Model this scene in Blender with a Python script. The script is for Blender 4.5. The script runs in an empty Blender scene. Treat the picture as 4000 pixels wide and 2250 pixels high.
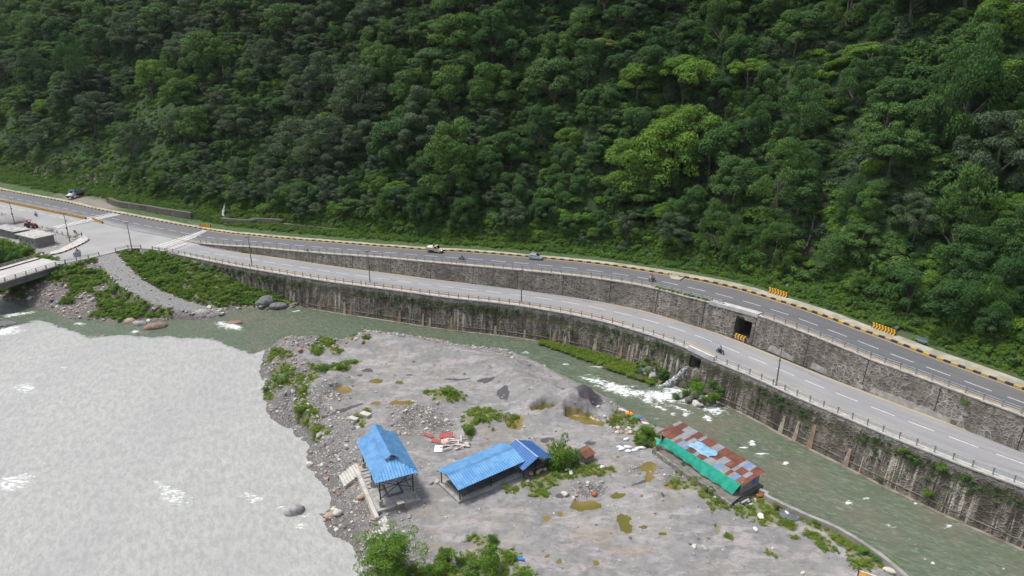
import bpy, bmesh, math, random
import numpy as np
from mathutils import Vector, Matrix
random.seed(7); RNG = np.random.default_rng(11)
R = math.radians
SC = bpy.context.scene
COL = SC.collection

# ------------------------------------------------------------------ camera, sky, sun, exposure
CAM_Z, PITCH, F = 64.0, R(20.0), 2666.7
cd = bpy.data.cameras.new('camera'); cam = bpy.data.objects.new('camera', cd); COL.objects.link(cam)
cd.sensor_width = 36; cd.lens = 24.0; cd.clip_start = 1; cd.clip_end = 6000
cam.location = (0, 0, CAM_Z); cam.rotation_euler = (R(90) - PITCH, 0, 0); SC.camera = cam

SUN_DIR = Vector((-0.36, 0.10, 0.92)).normalized()          # towards the sun
wd = bpy.data.worlds.new('World'); SC.world = wd; wd.use_nodes = True
wn = wd.node_tree; bg = wn.nodes['Background']
sky = wn.nodes.new('ShaderNodeTexSky'); sky.sky_type = 'NISHITA'; sky.sun_disc = False
sky.sun_elevation = math.asin(SUN_DIR.z); sky.sun_rotation = math.atan2(SUN_DIR.x, SUN_DIR.y)
sky.air_density = 1.0; sky.dust_density = 4.0; sky.ozone_density = 1.0
hs = wn.nodes.new('ShaderNodeHueSaturation'); hs.inputs['Saturation'].default_value = 0.55
wn.links.new(sky.outputs[0], hs.inputs['Color']); wn.links.new(hs.outputs[0], bg.inputs['Color'])
bg.inputs['Strength'].default_value = 0.15
sl = bpy.data.lights.new('sun', 'SUN'); sl.energy = 2.1; sl.angle = R(9); sl.color = (1.0, 0.985, 0.955)
so = bpy.data.objects.new('sun', sl); COL.objects.link(so); so.rotation_euler = SUN_DIR.to_track_quat('Z', 'Y').to_euler()
SC.view_settings.view_transform = 'Standard'; SC.view_settings.look = 'None'
SC.view_settings.gamma = 1.0; SC.view_settings.exposure = 0.33
SC.cycles.max_bounces = 6; SC.cycles.diffuse_bounces = 3; SC.cycles.glossy_bounces = 2
SC.cycles.transparent_max_bounces = 8

# ------------------------------------------------------------------ measuring: photo point -> place on a level
ZO = {'A': (0, 650, 2.415), 'B': (900, 750, 2.415), 'C': (1800, 850, 2.415), 'D': (2600, 950, 2.415),
      'E': (3000, 1250, 2.415), 'F': (1000, 1250, 2.415), 'G': (1200, 1600, 2.229), 'H': (2100, 1550, 2.229),
      'I': (3000, 1650, 2.415), 'J': (0, 1100, 2.229), 'K': (1340, 1650, 3.018), 'M': (1680, 1680, 4.528),
      'N': (2500, 1620, 3.622), 'O': (0, 730, 6.0375), 'P': (3200, 1200, 5.152), 'Q': (2200, 1550, 5.795),
      'S': (0, 0, 1), 'U': (0, 0, 0.644)}
CP, SP = math.cos(PITCH), math.sin(PITCH)
def px(s):
    out = []; z = None
    for t in s.split():
        if t in ZO: z = ZO[t]; continue
        a, b = map(float, t.split(',')); out.append((z[0] + a / z[2], z[1] + b / z[2]))
    return out
def W(u, v, z=0.0):
    """place where the sight line through photo point (u,v) meets level z (number or function of x)"""
    x = (u - 2000) / F; y = -(v - 1125) / F
    d = (x, CP + y * SP, -SP + y * CP)
    zz = z(0) if callable(z) else z
    for _ in range(8):
        t = (zz - CAM_Z) / d[2]
        if not callable(z): break
        n = z(d[0] * t)
        zz = .5 * zz + .5 * n if _ > 4 else n
    return Vector((d[0] * t, d[1] * t, zz))
def Ws(s, z=0.0): return [W(u, v, z) for u, v in px(s)]
def proj(x, y, z):
    d = y * CP - (z - CAM_Z) * SP; h = y * SP + (z - CAM_Z) * CP
    return 2000 + F * x / d, 1125 - F * h / d
def tab(*pts):
    xs = [p[0] for p in pts]; ys = [p[1] for p in pts]
    return lambda x: float(np.interp(x, xs, ys))
zl = tab((-94, 7.5), (25, 7.45), (45, 7.9), (66, 9.1), (95, 10.3))                 # lower road level
zu = tab((-94, 7.55), (-75, 9.0), (-55, 10.2), (-33, 11.3), (-12, 11.9), (6, 12.3), (30, 13.0), (50, 14.0), (100, 14.9))
zw = tab((-10, 0.0), (30, 0.7), (70, 1.4))                                          # stream surface
zi = tab((-10, 2.0), (30, 2.45), (70, 2.9))                                         # gravel bank level
def zwn(x): return np.interp(x, [-10, 30, 70], [0.0, 0.7, 1.4])
def zin(x): return np.interp(x, [-10, 30, 70], [2.0, 2.45, 2.9])

# ------------------------------------------------------------------ numeric helpers
_T = RNG.random((256, 256))
def vn(x, y, s=0):
    x = np.asarray(x, float) + s * 17.3; y = np.asarray(y, float) + s * 31.7
    xi = np.floor(x).astype(int); yi = np.floor(y).astype(int); fx = x - xi; fy = y - yi
    fx = fx * fx * (3 - 2 * fx); fy = fy * fy * (3 - 2 * fy)
    a = _T[xi & 255, yi & 255]; b = _T[(xi + 1) & 255, yi & 255]; c = _T[xi & 255, (yi + 1) & 255]; d = _T[(xi + 1) & 255, (yi + 1) & 255]
    return (a * (1 - fx) + b * fx) * (1 - fy) + (c * (1 - fx) + d * fx) * fy * 1.0
def fbm(x, y, o=4, s=0):
    r = 0; a = .5; f = 1.0
    for k in range(o): r = r + a * vn(x * f, y * f, s + k); a *= .5; f *= 2.03
    return r
def sstep(x): x = np.clip(x, 0, 1); return x * x * (3 - 2 * x)
def segdist(P, poly, closed=False):
    d = np.full(len(P), 1e9); n = len(poly)
    for i in range(n if closed else n - 1):
        a = np.array(poly[i][:2], float); b = np.array(poly[(i + 1) % n][:2], float)
        ab = b - a; t = np.clip(((P - a) @ ab) / max(1e-9, ab @ ab), 0, 1)
        q = P - (a + t[:, None] * ab); d = np.minimum(d, np.hypot(q[:, 0], q[:, 1]))
    return d
def inside(P, poly):
    c = np.zeros(len(P), bool); n = len(poly); x, y = P[:, 0], P[:, 1]
    for i in range(n):
        x1, y1 = poly[i][:2]; x2, y2 = poly[(i + 1) % n][:2]
        if y1 == y2: continue
        m = (y1 > y) != (y2 > y); xx = (x2 - x1) * (y - y1) / (y2 - y1) + x1
        c ^= m & (x < xx)
    return c
def sdist(P, poly): return np.where(inside(P, poly), 1, -1) * segdist(P, poly, True)
def resample(pts, n=None, step=None):
    """smooth curve (Catmull-Rom) through the points, evenly spaced"""
    P = [np.array(p, float) for p in pts]; Q = [2 * P[0] - P[1]] + P + [2 * P[-1] - P[-2]]; out = []
    for i in range(1, len(Q) - 2):
        for k in range(12):
            t = k / 12; a, b, c, d = Q[i - 1], Q[i], Q[i + 1], Q[i + 2]
            out.append(.5 * ((2 * b) + (-a + c) * t + (2 * a - 5 * b + 4 * c - d) * t * t + (-a + 3 * b - 3 * c + d) * t ** 3))
    out.append(P[-1]); out = np.array(out)
    L = np.concatenate([[0], np.cumsum(np.linalg.norm(np.diff(out, axis=0), axis=1))])
    if n is None: n = max(2, int(L[-1] / step) + 1)
    q = np.linspace(0, L[-1], n)
    return np.stack([np.interp(q, L, out[:, k]) for k in range(out.shape[1])], 1)
def smooth(c, it=3):
    c = c.copy()
    for _ in range(it): c[1:-1] = .25 * c[:-2] + .5 * c[1:-1] + .25 * c[2:]
    return c
def arclen(c): return np.concatenate([[0], np.cumsum(np.linalg.norm(np.diff(c[:, :2], axis=0), axis=1))])
def normals2(c):
    t = np.gradient(c[:, :2], axis=0); t /= np.linalg.norm(t, axis=1)[:, None] + 1e-9
    return np.stack([-t[:, 1], t[:, 0]], 1)                       # left of travel

# ------------------------------------------------------------------ materials
def nd(nt, typ, ins=None, **props):
    n = nt.nodes.new(typ)
    for k, v in props.items(): setattr(n, k, v)
    for k, v in (ins or {}).items():
        s = n.inputs[k]
        if isinstance(v, bpy.types.NodeSocket): nt.links.new(v, s)
        elif isinstance(v, bpy.types.Node): nt.links.new(v.outputs[0], s)
        else: s.default_value = (tuple(v) + (1,)) if isinstance(v, (tuple, list)) and len(v) == 3 and s.type == 'RGBA' else v
    return n
def newmat(name):
    m = bpy.data.materials.new(name); m.use_nodes = True
    return m, m.node_tree, m.node_tree.nodes['Principled BSDF']
def setp(nt, b, **kw):
    for k, v in kw.items():
        k = k.replace('_', ' ')
        s = b.inputs[k]
        if isinstance(v, bpy.types.Node): nt.links.new(v.outputs[0], s)
        elif isinstance(v, bpy.types.NodeSocket): nt.links.new(v, s)
        else: s.default_value = (tuple(v) + (1,)) if isinstance(v, (tuple, list)) and len(v) == 3 else v
def mixc(nt, f, a, b, mode='MIX'): return nd(nt, 'ShaderNodeMixRGB', {'Fac': f, 'Color1': a, 'Color2': b}, blend_type=mode)
def ramp(nt, f, lo, hi): return nd(nt, 'ShaderNodeMapRange', {'Value': f, 'From Min': lo, 'From Max': hi}, interpolation_type='SMOOTHSTEP')
def noi(nt, vec, scale, detail=4, rough=.6): return nd(nt, 'ShaderNodeTexNoise', {'Vector': vec, 'Scale': scale, 'Detail': detail, 'Roughness': rough})
def objco(nt): return nd(nt, 'ShaderNodeTexCoord').outputs['Object']
def attr(nt, n): return nd(nt, 'ShaderNodeAttribute', attribute_name=n).outputs['Fac']
def mul(nt, a, b): return nd(nt, 'ShaderNodeMath', {0: a, 1: b}, operation='MULTIPLY')
def add(nt, a, b): return nd(nt, 'ShaderNodeMath', {0: a, 1: b}, operation='ADD')
def bump(nt, h, st=.5, dist=.05): return nd(nt, 'ShaderNodeBump', {'Height': h, 'Strength': st, 'Distance': dist})
def stretch(nt, vec, s): return nd(nt, 'ShaderNodeMapping', {'Vector': vec, 'Scale': s})
_M = {}
def plain(name, c, c2=None, scale=3, rough=.7, metal=0, bst=0, spec=.5):
    if name in _M: return _M[name]
    m, nt, b = newmat(name)
    co = objco(nt); n = noi(nt, co, scale, 5)
    c2 = c2 or tuple(x * .75 for x in c)
    setp(nt, b, Base_Color=mixc(nt, ramp(nt, n, .35, .65), c, c2), Roughness=rough, Metallic=metal)
    if bst: setp(nt, b, Normal=bump(nt, noi(nt, co, scale * 4), bst, .05))
    _M[name] = m; return m
M_YEL = plain('yellow_paint', (.75, .43, .02), (.6, .33, .03), 4, .5)
M_BLK = plain('black_paint', (.035, .03, .03), (.07, .05, .05), 4, .6)
M_MAR = plain('maroon_paint', (.10, .035, .03), (.06, .03, .03), 4, .6)
M_WHT = plain('white_paint', (.72, .72, .70), (.55, .54, .52), 2.5, .6)
M_CONC = plain('concrete', (.40, .38, .35), (.26, .25, .23), 1.2, .85, bst=.3)
M_CONCL = plain('pale_concrete', (.52, .50, .46), (.38, .36, .33), 1.0, .85, bst=.3)
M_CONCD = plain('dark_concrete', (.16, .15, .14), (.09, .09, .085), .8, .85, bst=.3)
M_STEEL = plain('black_steel', (.02, .02, .025), None, 3, .45)
M_GALV = plain('galvanised_steel', (.42, .44, .47), (.3, .32, .34), 3, .4, .6)
M_TYRE = plain('tyre_rubber', (.02, .02, .02), None, 9, .8)
M_GLASS = plain('dark_glass', (.015, .02, .025), None, 3, .08)
M_CHROME = plain('chrome', (.6, .6, .6), None, 3, .25, 1)
M_WOOD = plain('weathered_wood', (.26, .17, .10), (.16, .11, .07), 6, .8)
M_POLE = plain('pole_steel', (.17, .16, .15), (.26, .22, .18), 1.5, .6)
M_SKIN = plain('skin', (.28, .15, .10), None, 3, .6)
M_HAIR = plain('hair', (.015, .012, .01), None, 3, .7)
def cloth(name, c): return plain(name + '_cloth', c, None, 6, .9)

def mat_leaf(name, ca, cb, cc, trans=.22):
    m, nt, b = newmat(name)
    oi = nd(nt, 'ShaderNodeObjectInfo').outputs['Random']
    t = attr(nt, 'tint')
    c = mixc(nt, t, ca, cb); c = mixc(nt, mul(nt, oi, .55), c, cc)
    n = noi(nt, objco(nt), .5, 2)
    c = mixc(nt, ramp(nt, n, .3, .7), c, mixc(nt, .2, c, (.03, .05, .02)))
    setp(nt, b, Base_Color=c, Roughness=.55); b.inputs['Specular IOR Level'].default_value = .12
    tr = nd(nt, 'ShaderNodeBsdfTranslucent', {'Color': mixc(nt, .5, c, (.14, .22, .02))})
    ms = nd(nt, 'ShaderNodeMixShader', {0: trans, 1: b.outputs[0], 2: tr.outputs[0]})
    nt.links.new(ms.outputs[0], nt.nodes['Material Output'].inputs[0]); return m
L_DARK = mat_leaf('dark_leaves', (.034, .095, .028), (.085, .175, .045), (.05, .11, .045))
L_GREY = mat_leaf('grey_green_leaves', (.055, .095, .052), (.12, .17, .085), (.08, .115, .08))
L_MID = mat_leaf('mid_green_leaves', (.048, .125, .025), (.13, .23, .05), (.08, .155, .055))
L_BRT = mat_leaf('bright_leaves', (.085, .20, .022), (.21, .35, .05), (.13, .24, .05), .35)
L_YEL = mat_leaf('yellow_green_leaves', (.15, .19, .03), (.28, .32, .06), (.20, .23, .06))
L_BLU = mat_leaf('blue_green_leaves', (.055, .11, .085), (.11, .18, .14), (.08, .13, .10))
L_GRS = mat_leaf('grass_blades', (.17, .27, .03), (.36, .44, .08), (.22, .32, .06), .45)
M_BARK = plain('bark', (.12, .10, .08), (.07, .06, .05), 5, .9)

# ------------------------------------------------------------------ objects
def tag(o, label=None, cat=None, group=None, kind=None):
    if label: o['label'] = label
    if cat: o['category'] = cat
    if group: o['group'] = group
    if kind: o['kind'] = kind
    return o
def empty(name, loc, rz=0, label=None, cat=None, group=None):
    o = bpy.data.objects.new(name, None); COL.objects.link(o); o.empty_display_size = .3
    o.location = loc; o.rotation_euler = (0, 0, rz); return tag(o, label, cat, group)
def link(name, me, mats=None, parent=None, loc=None, rz=0):
    for m in (mats if isinstance(mats, (list, tuple)) else [mats] if mats else []): me.materials.append(m)
    o = bpy.data.objects.new(name, me); COL.objects.link(o); o.parent = parent
    if loc is not None: o.location = loc
    if rz: o.rotation_euler = (0, 0, rz)
    return o
class MB:
    def __init__(s): s.v = []; s.f = []; s.m = []; s.cur = 0; s.T = None
    def add(s, vs, fs):
        k = len(s.v)
        s.v += [tuple(s.T @ Vector(v)) if s.T else tuple(v) for v in vs]
        s.f += [tuple(i + k for i in f) for f in fs]; s.m += [s.cur] * len(fs); return s
    def box(s, cx, cy, cz, sx, sy, sz, rz=0, taper=1.0):
        vs = []; c, sn = math.cos(rz), math.sin(rz)
        for dz, k in ((-.5, 1.0), (.5, taper)):
            for dx, dy in ((-.5, -.5), (.5, -.5), (.5, .5), (-.5, .5)):
                x, y = dx * sx * k, dy * sy * k
                vs.append((cx + x * c - y * sn, cy + x * sn + y * c, cz + dz * sz))
        return s.add(vs, [(0, 3, 2, 1), (4, 5, 6, 7), (0, 1, 5, 4), (1, 2, 6, 5), (2, 3, 7, 6), (3, 0, 4, 7)])
    def bar(s, p, q, w, h=None):
        p, q = Vector(p), Vector(q); h = h or w; d = (q - p).normalized()
        up = Vector((0, 0, 1)) if abs(d.z) < .95 else Vector((1, 0, 0))
        a = d.cross(up).normalized(); b = a.cross(d).normalized(); vs = []
        for c in (p, q):
            for i, j in ((-1, -1), (1, -1), (1, 1), (-1, 1)): vs.append(c + a * i * w / 2 + b * j * h / 2)
        return s.add(vs, [(0, 3, 2, 1), (4, 5, 6, 7), (0, 1, 5, 4), (1, 2, 6, 5), (2, 3, 7, 6), (3, 0, 4, 7)])
    def tube(s, pts, rs, n=8, cap=True):
        pts = [Vector(p) for p in pts]; rs = rs if isinstance(rs, (list, tuple)) else [rs] * len(pts); vs = []; fs = []
        for i, p in enumerate(pts):
            d = (pts[min(i + 1, len(pts) - 1)] - pts[max(i - 1, 0)]).normalized()
            up = Vector((0, 0, 1)) if abs(d.z) < .9 else Vector((1, 0, 0))
            a = d.cross(up).normalized(); b = a.cross(d)
            for k in range(n): t = 2 * math.pi * k / n; vs.append(p + (a * math.cos(t) + b * math.sin(t)) * rs[i])
        for i in range(len(pts) - 1):
            for k in range(n): fs.append((i * n + k, i * n + (k + 1) % n, (i + 1) * n + (k + 1) % n, (i + 1) * n + k))
        if cap: fs += [tuple(range(n)), tuple(range((len(pts) - 1) * n, len(pts) * n))]
        return s.add(vs, fs)
    def prism(s, prof, y0, y1, plane='xz', inset=0.0):
        """profile extruded: 'xz' profile along y; 'xy' profile along z"""
        n = len(prof); cx = sum(p[0] for p in prof) / n
        mk = (lambda a, b, e: (a, e, b)) if plane == 'xz' else (lambda a, b, e: (a, b, e))
        vs = [mk(a, b, y0) for a, b in prof] + [mk(a, b, y1) for a, b in prof]
        fs = [tuple(range(n)), tuple(range(n, 2 * n))] + [(i, (i + 1) % n, n + (i + 1) % n, n + i) for i in range(n)]
        return s.add(vs, fs)
    def wheel(s, x, y, z, r, w, n=16): return s.tube([(x, y - w / 2, z), (x, y + w / 2, z)], r, n)
    def build(s, name, mats, parent=None, loc=None, rz=0, sm=False, bev=0):
        me = bpy.data.meshes.new(name); me.from_pydata(s.v, [], s.f)
        bm = bmesh.new(); bm.from_mesh(me); bmesh.ops.recalc_face_normals(bm, faces=bm.faces); bm.to_mesh(me); bm.free()
        if isinstance(mats, (list, tuple)): me.polygons.foreach_set('material_index', s.m)
        if sm: me.polygons.foreach_set('use_smooth', [True] * len(me.polygons))
        o = link(name, me, mats, parent, loc, rz)
        if bev:
            b = o.modifiers.new('bevel', 'BEVEL'); b.width = bev; b.segments = 2; b.limit_method = 'ANGLE'
        return o
def np_mesh(name, V, Fq, attrs=None, uv=None, sm=True):
    me = bpy.data.meshes.new(name); V = np.asarray(V, np.float32); Fq = np.asarray(Fq, np.int32); k = Fq.shape[1]
    me.vertices.add(len(V)); me.vertices.foreach_set('co', V.ravel())
    me.loops.add(Fq.size); me.loops.foreach_set('vertex_index', Fq.ravel())
    me.polygons.add(len(Fq)); me.polygons.foreach_set('loop_start', np.arange(0, Fq.size, k, dtype=np.int32))
    me.polygons.foreach_set('loop_total', np.full(len(Fq), k, np.int32))
    if uv is not None:
        l = me.uv_layers.new(name='UVMap'); l.data.foreach_set('uv', np.asarray(uv, np.float32)[Fq.ravel()].ravel())
    for n, a in (attrs or {}).items():
        at = me.attributes.new(n, 'FLOAT', 'POINT'); at.data.foreach_set('value', np.asarray(a, np.float32))
    me.update(calc_edges=True)
    me.polygons.foreach_set('use_smooth', [sm] * len(Fq)); me.validate(); return me
def gridfaces(ny, nx):
    i = np.arange(ny - 1)[:, None] * nx + np.arange(nx - 1)[None, :]
    return np.stack([i, i + 1, i + nx + 1, i + nx], -1).reshape(-1, 4)
def copy_thing(o, parent=None):
    c = o.copy(); COL.objects.link(c); c.parent = parent
    for ch in list(o.children): copy_thing(ch, c)
    return c

# ================================================================== THE ROADS' LINES (photo -> plan)
UFs = 'A -250,165 0,222 300,280 600,335 900,405 1300,480 1650,548 1900,590 2100,620 B 0,392 500,440 1000,480 1500,520 2000,558 C 0,318 1000,405 1600,480 2200,585 D 0,295 300,345 600,410 900,495 1200,590 1500,690 1800,810 2100,910 E 1200,205 1500,335 1800,440 2100,550 2415,660 2900,840'
UNs = 'A 1820,720 B 0,510 200,520 700,565 1200,603 1700,645 2200,690 C 500,490 1000,540 1400,590 1800,660 2100,740 D 420,560 900,690 1200,800 1500,915 1800,1040 2100,1165 E 1050,400 1450,545 1800,680 2150,810 2415,905 2900,1095'
ULs = 'A -250,275 0,330 805,497 970,535 1200,590 1500,648 1700,692 1820,720'
LFs = 'A 1760,725 B 0,560 330,600 700,655 1100,715 1500,765 2000,835 C 0,605 500,665 1000,725 1500,825 1900,920 D 0,690 300,780 600,885 840,980 1200,1130 1500,1250 1800,1370 E 700,590 1100,740 1500,895 2000,1070 2415,1215 2900,1400'
LNs = 'A 1600,815 B 0,690 500,775 1000,855 1500,920 2000,990 C 0,768 400,810 800,870 1200,945 1500,1020 1800,1110 2100,1215 D 230,1000 420,1100 700,1210 1000,1340 E 300,745 700,905 1100,1080 1500,1235 I 1900,430 2415,615 2900,800'
def curve(s, z, n=None, step=2.0, it=4):
    c = resample([tuple(W(u, v, z)) for u, v in px(s)], n=n, step=step); c = smooth(c, it)
    c[:, 2] = [z(x) for x in c[:, 0]]; return c
UF = curve(UFs, zu); UNr = curve(UNs, zu); UL = curve(ULs, zu, it=1); LF = curve(LFs, zl); LN = curve(LNs, zl)
UN_all = np.concatenate([UL[:-1], UNr])
def shift(c, d, dz=0):
    n = normals2(c); o = c.copy(); o[:, :2] += n * d; o[:, 2] += dz; return o
def pair(a, b, n):
    """match two edges of one ribbon: same number of stations, paired across"""
    A = resample(a, n=n); dense = resample(b, n=n * 6); B = []; j0 = 0
    for p in A:
        d = np.linalg.norm(dense[:, :2] - p[:2], axis=1); d[:max(0, j0 - 2)] = 1e9; j = int(d.argmin()); j0 = j; B.append(dense[j])
    B = smooth(np.array(B), 6); return A, B
def ribbon(name, A, B, mat, dz=0, m=6, thick=0, **tg):
    n = len(A); V = []; uv = []; L = arclen(A)
    for k in range(m):
        f = k / (m - 1); P = A * (1 - f) + B * f; P[:, 2] += dz; V.append(P)
        uv.append(np.stack([L, np.linalg.norm(A[:, :2] - B[:, :2], axis=1) * f], 1))
    V = np.concatenate(V); uv = np.concatenate(uv)
    if thick:
        V0 = V.copy(); e0 = V[:n].copy(); e1 = V[-n:].copy(); e0[:, 2] -= thick; e1[:, 2] -= thick
        V = np.concatenate([e0, V, e1]); uv = np.concatenate([uv[:n] - [0, .2], uv, uv[-n:] + [0, .2]]); m += 2
    o = link(name, np_mesh(name, V, gridfaces(m, n), uv=uv, sm=False), mat); tag(o, **tg); return o

# ---- road surfaces
def mat_road(name, c1, c2, dusty):
    m, nt, b = newmat(name); co = objco(nt); uv = nd(nt, 'ShaderNodeTexCoord').outputs['UV']
    st = stretch(nt, uv, (.035, .9, 1)); tr = noi(nt, st, 1.0, 3)
    big = noi(nt, co, .05, 4); fine = noi(nt, co, 4, 3)
    c = mixc(nt, ramp(nt, tr, .35, .65), c1, c2)
    c = mixc(nt, mul(nt, ramp(nt, big, .45, .7), .5), c, dusty)
    c = mixc(nt, mul(nt, fine, .15), c, (.02, .02, .02))
    pt = noi(nt, stretch(nt, uv, (.12, .5, 1)), 1.0, 6, .7)
    c = mixc(nt, mul(nt, ramp(nt, pt, .56, .66), .4), c, (.12, .115, .11))
    if name == 'asphalt':
        sep = nd(nt, 'ShaderNodeSeparateXYZ', {0: co}); lf = ramp(nt, add(nt, sep.outputs[0], mul(nt, big, 30)), -70, -95)
        sv = nd(nt, 'ShaderNodeSeparateXYZ', {0: uv}); nr = ramp(nt, add(nt, sv.outputs[1], mul(nt, noi(nt, co, .15, 4), -5)), 2.5, -3.5)
        c = mixc(nt, mul(nt, lf, nr), c, (.28, .275, .27))
    setp(nt, b, Base_Color=c, Roughness=.8); return m
M_ASPH = mat_road('asphalt', (.108, .110, .116), (.13, .132, .139), (.15, .145, .14))
M_ROAD = mat_road('worn_concrete_road', (.235, .235, .24), (.28, .28, .285), (.33, .31, .29))
nU = 170
UA, UB = pair(UN_all, UF, nU)
ribbon('upper_road', UA, UB, M_ASPH, 0, 6, kind='structure')
nL = 130
LA, LB = pair(LN, LF, nL)
ribbon('lower_road', LA, LB, M_ROAD, 0, 6, kind='structure')
M_SHO = plain('brown_shoulder', (.16, .115, .085), (.23, .17, .13), .6, .9)

def polymesh(name, pts, mat, z=None, **tg):
    me = bpy.data.meshes.new(name); bm = bmesh.new()
    vs = [bm.verts.new((p[0], p[1], p[2] if z is None else z)) for p in pts]
    f = bm.faces.new(vs); bmesh.ops.triangulate(bm, faces=[f]); bmesh.ops.recalc_face_normals(bm, faces=bm.faces)
    bm.to_mesh(me); bm.free(); o = link(name, me, mat); return tag(o, **tg)
m, nt, b = newmat('dusty_junction'); co = objco(nt)
c = mixc(nt, ramp(nt, noi(nt, co, .06, 5), .35, .65), (.31, .305, .30), (.24, .24, .24))
c = mixc(nt, mul(nt, ramp(nt, noi(nt, stretch(nt, co, (.5, 1.6, 1)), .25, 6, .7), .62, .72), .6), c, (.15, .14, .14))
c = mixc(nt, mul(nt, noi(nt, co, 5, 3), .2), c, (.5, .48, .45)); setp(nt, b, Base_Color=c, Roughness=.85); M_JUNC = m
jp = Ws('A 1840,700 1700,660 1500,615 1200,555 970,500 805,460 0,290 -250,240 -250,400 0,455 200,525 500,610 640,655 720,672 800,665 840,690 795,722 700,768 590,812 480,835 600,918 745,888 940,845 1090,805 1180,780 1280,772 1400,778 1500,792 1600,816 1750,800 1900,760', 7.44)
polymesh('junction_road', jp, M_JUNC, kind='structure')

# ---- painted markings
def strip_on(A, B, f0, f1, s0, s1, mat_z, mb):
    """a marking between stations s0..s1 (metres) and fractions f0..f1 across the ribbon"""
    L = arclen(A); k = max(2, int((s1 - s0) / 2) + 2); vs = []
    for s in np.linspace(s0, s1, k):
        a = np.array([np.interp(s, L, A[:, i]) for i in range(3)]); c = np.array([np.interp(s, L, B[:, i]) for i in range(3)])
        for f in (f0, f1): p = a * (1 - f) + c * f; vs.append((p[0], p[1], p[2] + mat_z))
    mb.add(vs, [(2 * i, 2 * i + 1, 2 * i + 3, 2 * i + 2) for i in range(k - 1)])
def width_at(A, B, s):
    L = arclen(A); i = min(len(A) - 1, int(np.searchsorted(L, s))); return float(np.linalg.norm(A[i, :2] - B[i, :2]))
LU = arclen(UA)[-1]; LL = arclen(LA)[-1]
mb = MB(); s = 3.0
while s < LU - 4:
    p = W(*proj(*[np.interp(s, arclen(UA), UA[:, i]) for i in range(3)]), 0)
    w = .075 / max(6, width_at(UA, UB, s)); strip_on(UA, UB, .5 - w, .5 + w, s, s + 3.9, .015, mb); s += 6.0
s = 6.0
while s < LL - 4:
    w = .075 / max(6, width_at(LA, LB, s)); strip_on(LA, LB, .6 - w, .6 + w, s, s + 3.9, .015, mb); s += 6.0
a, c_ = Ws('A 0,370 780,520', 7.44); d = (c_ - a); n_ = int(d.length / 6); d.normalize(); q = Vector((-d.y, d.x, 0)) * .1
for i in range(-4, n_):
    p0 = a + d * (i * 6); p1 = p0 + d * 3.8; mb.add([p0 - q + Vector((0, 0, .015)), p1 - q + Vector((0, 0, .015)), p1 + q + Vector((0, 0, .015)), p0 + q + Vector((0, 0, .015))], [(0, 1, 2, 3)])
mb.build('lane_markings', M_WHT)['kind'] = 'structure'
def zebra(name, p0, p1, dirv, n, ln, zz, zsp=.42):
    mb = MB(); p0, p1 = Vector(p0), Vector(p1); step = (p1 - p0) / n; w = step.length * .55; sd = step.normalized()
    for i in range(n):
        c = p0 + step * (i + .5); c.z = zz + (max(0, zu(c.x) - 7.5) if i > n * zsp else 0); a = dirv.normalized() * ln / 2; q = sd * w / 2
        mb.add([(c - a - q), (c + a - q), (c + a + q), (c - a + q)], [(0, 1, 2, 3)])
    o = mb.build(name, M_WHT); tag(o, kind='structure'); return o
rd = (Ws('A 1300,480', 7.5)[0] - Ws('A 900,405', 7.5)[0])
a, c_ = Ws('A 1480,772 1960,612', 7.5); zebra('crosswalk', a, c_, rd, 18, 4.2, 7.57)
a, c_ = Ws('A 520,580 1110,452', 7.5); zebra('crosswalk', a, c_, rd, 21, 4.2, 7.60)
mb = MB()
for s_ in ('A 812,490 1068,440', 'A 1580,788 1750,730', 'A 1610,790 1762,735'):
    a, c_ = Ws(s_, 7.5); q = rd.normalized() * .25; z = Vector((0, 0, .10)); mb.add([a - q + z, a + q + z, c_ + q + z, c_ - q + z], [(0, 1, 2, 3)])
mb.build('stop_lines', M_WHT)['kind'] = 'structure'
mb = MB(); w = lambda A, B, s: 1 / max(6, width_at(A, B, s))
for (A, B, off, s0, s1) in ((UA, UB, 1.0, arclen(UL)[-1] - 10, LU - .1), (LA, LB, 2.0, 14, LL - .1)):
    k = int((s1 - s0) / 6)
    for i in range(k):
        a0, a1 = s0 + (s1 - s0) * i / k, s0 + (s1 - s0) * (i + 1) / k
        f = off * w(A, B, (a0 + a1) / 2); strip_on(A, B, f, f + .02, a0, a1 + .05, .02, mb)
        f2 = 1 - .35 * w(A, B, (a0 + a1) / 2); strip_on(A, B, f2 - .02, f2, a0, a1 + .05, .02, mb)
mb.build('yellow_edge_lines', plain('yellow_line', (.62, .37, .05), (.50, .36, .15), .5, .7))['kind'] = 'structure'
ribbon('brown_shoulder', shift(LA, .95, 0)[4:], shift(LA, 1.85, 0)[4:], M_SHO, .012, 2, kind='structure')
ribbon('wall_top_walkway', LA[2:], shift(LA, .95)[2:], M_CONCL, .10, 2, thick=.12, kind='structure')
iu = int(np.searchsorted(arclen(UA), arclen(UL)[-1])) - 1
ribbon('wall_top_walkway', UA[iu + 2:], shift(UA, .7)[iu + 2:], M_CONCL, .10, 2, thick=.12, kind='structure')

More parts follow.
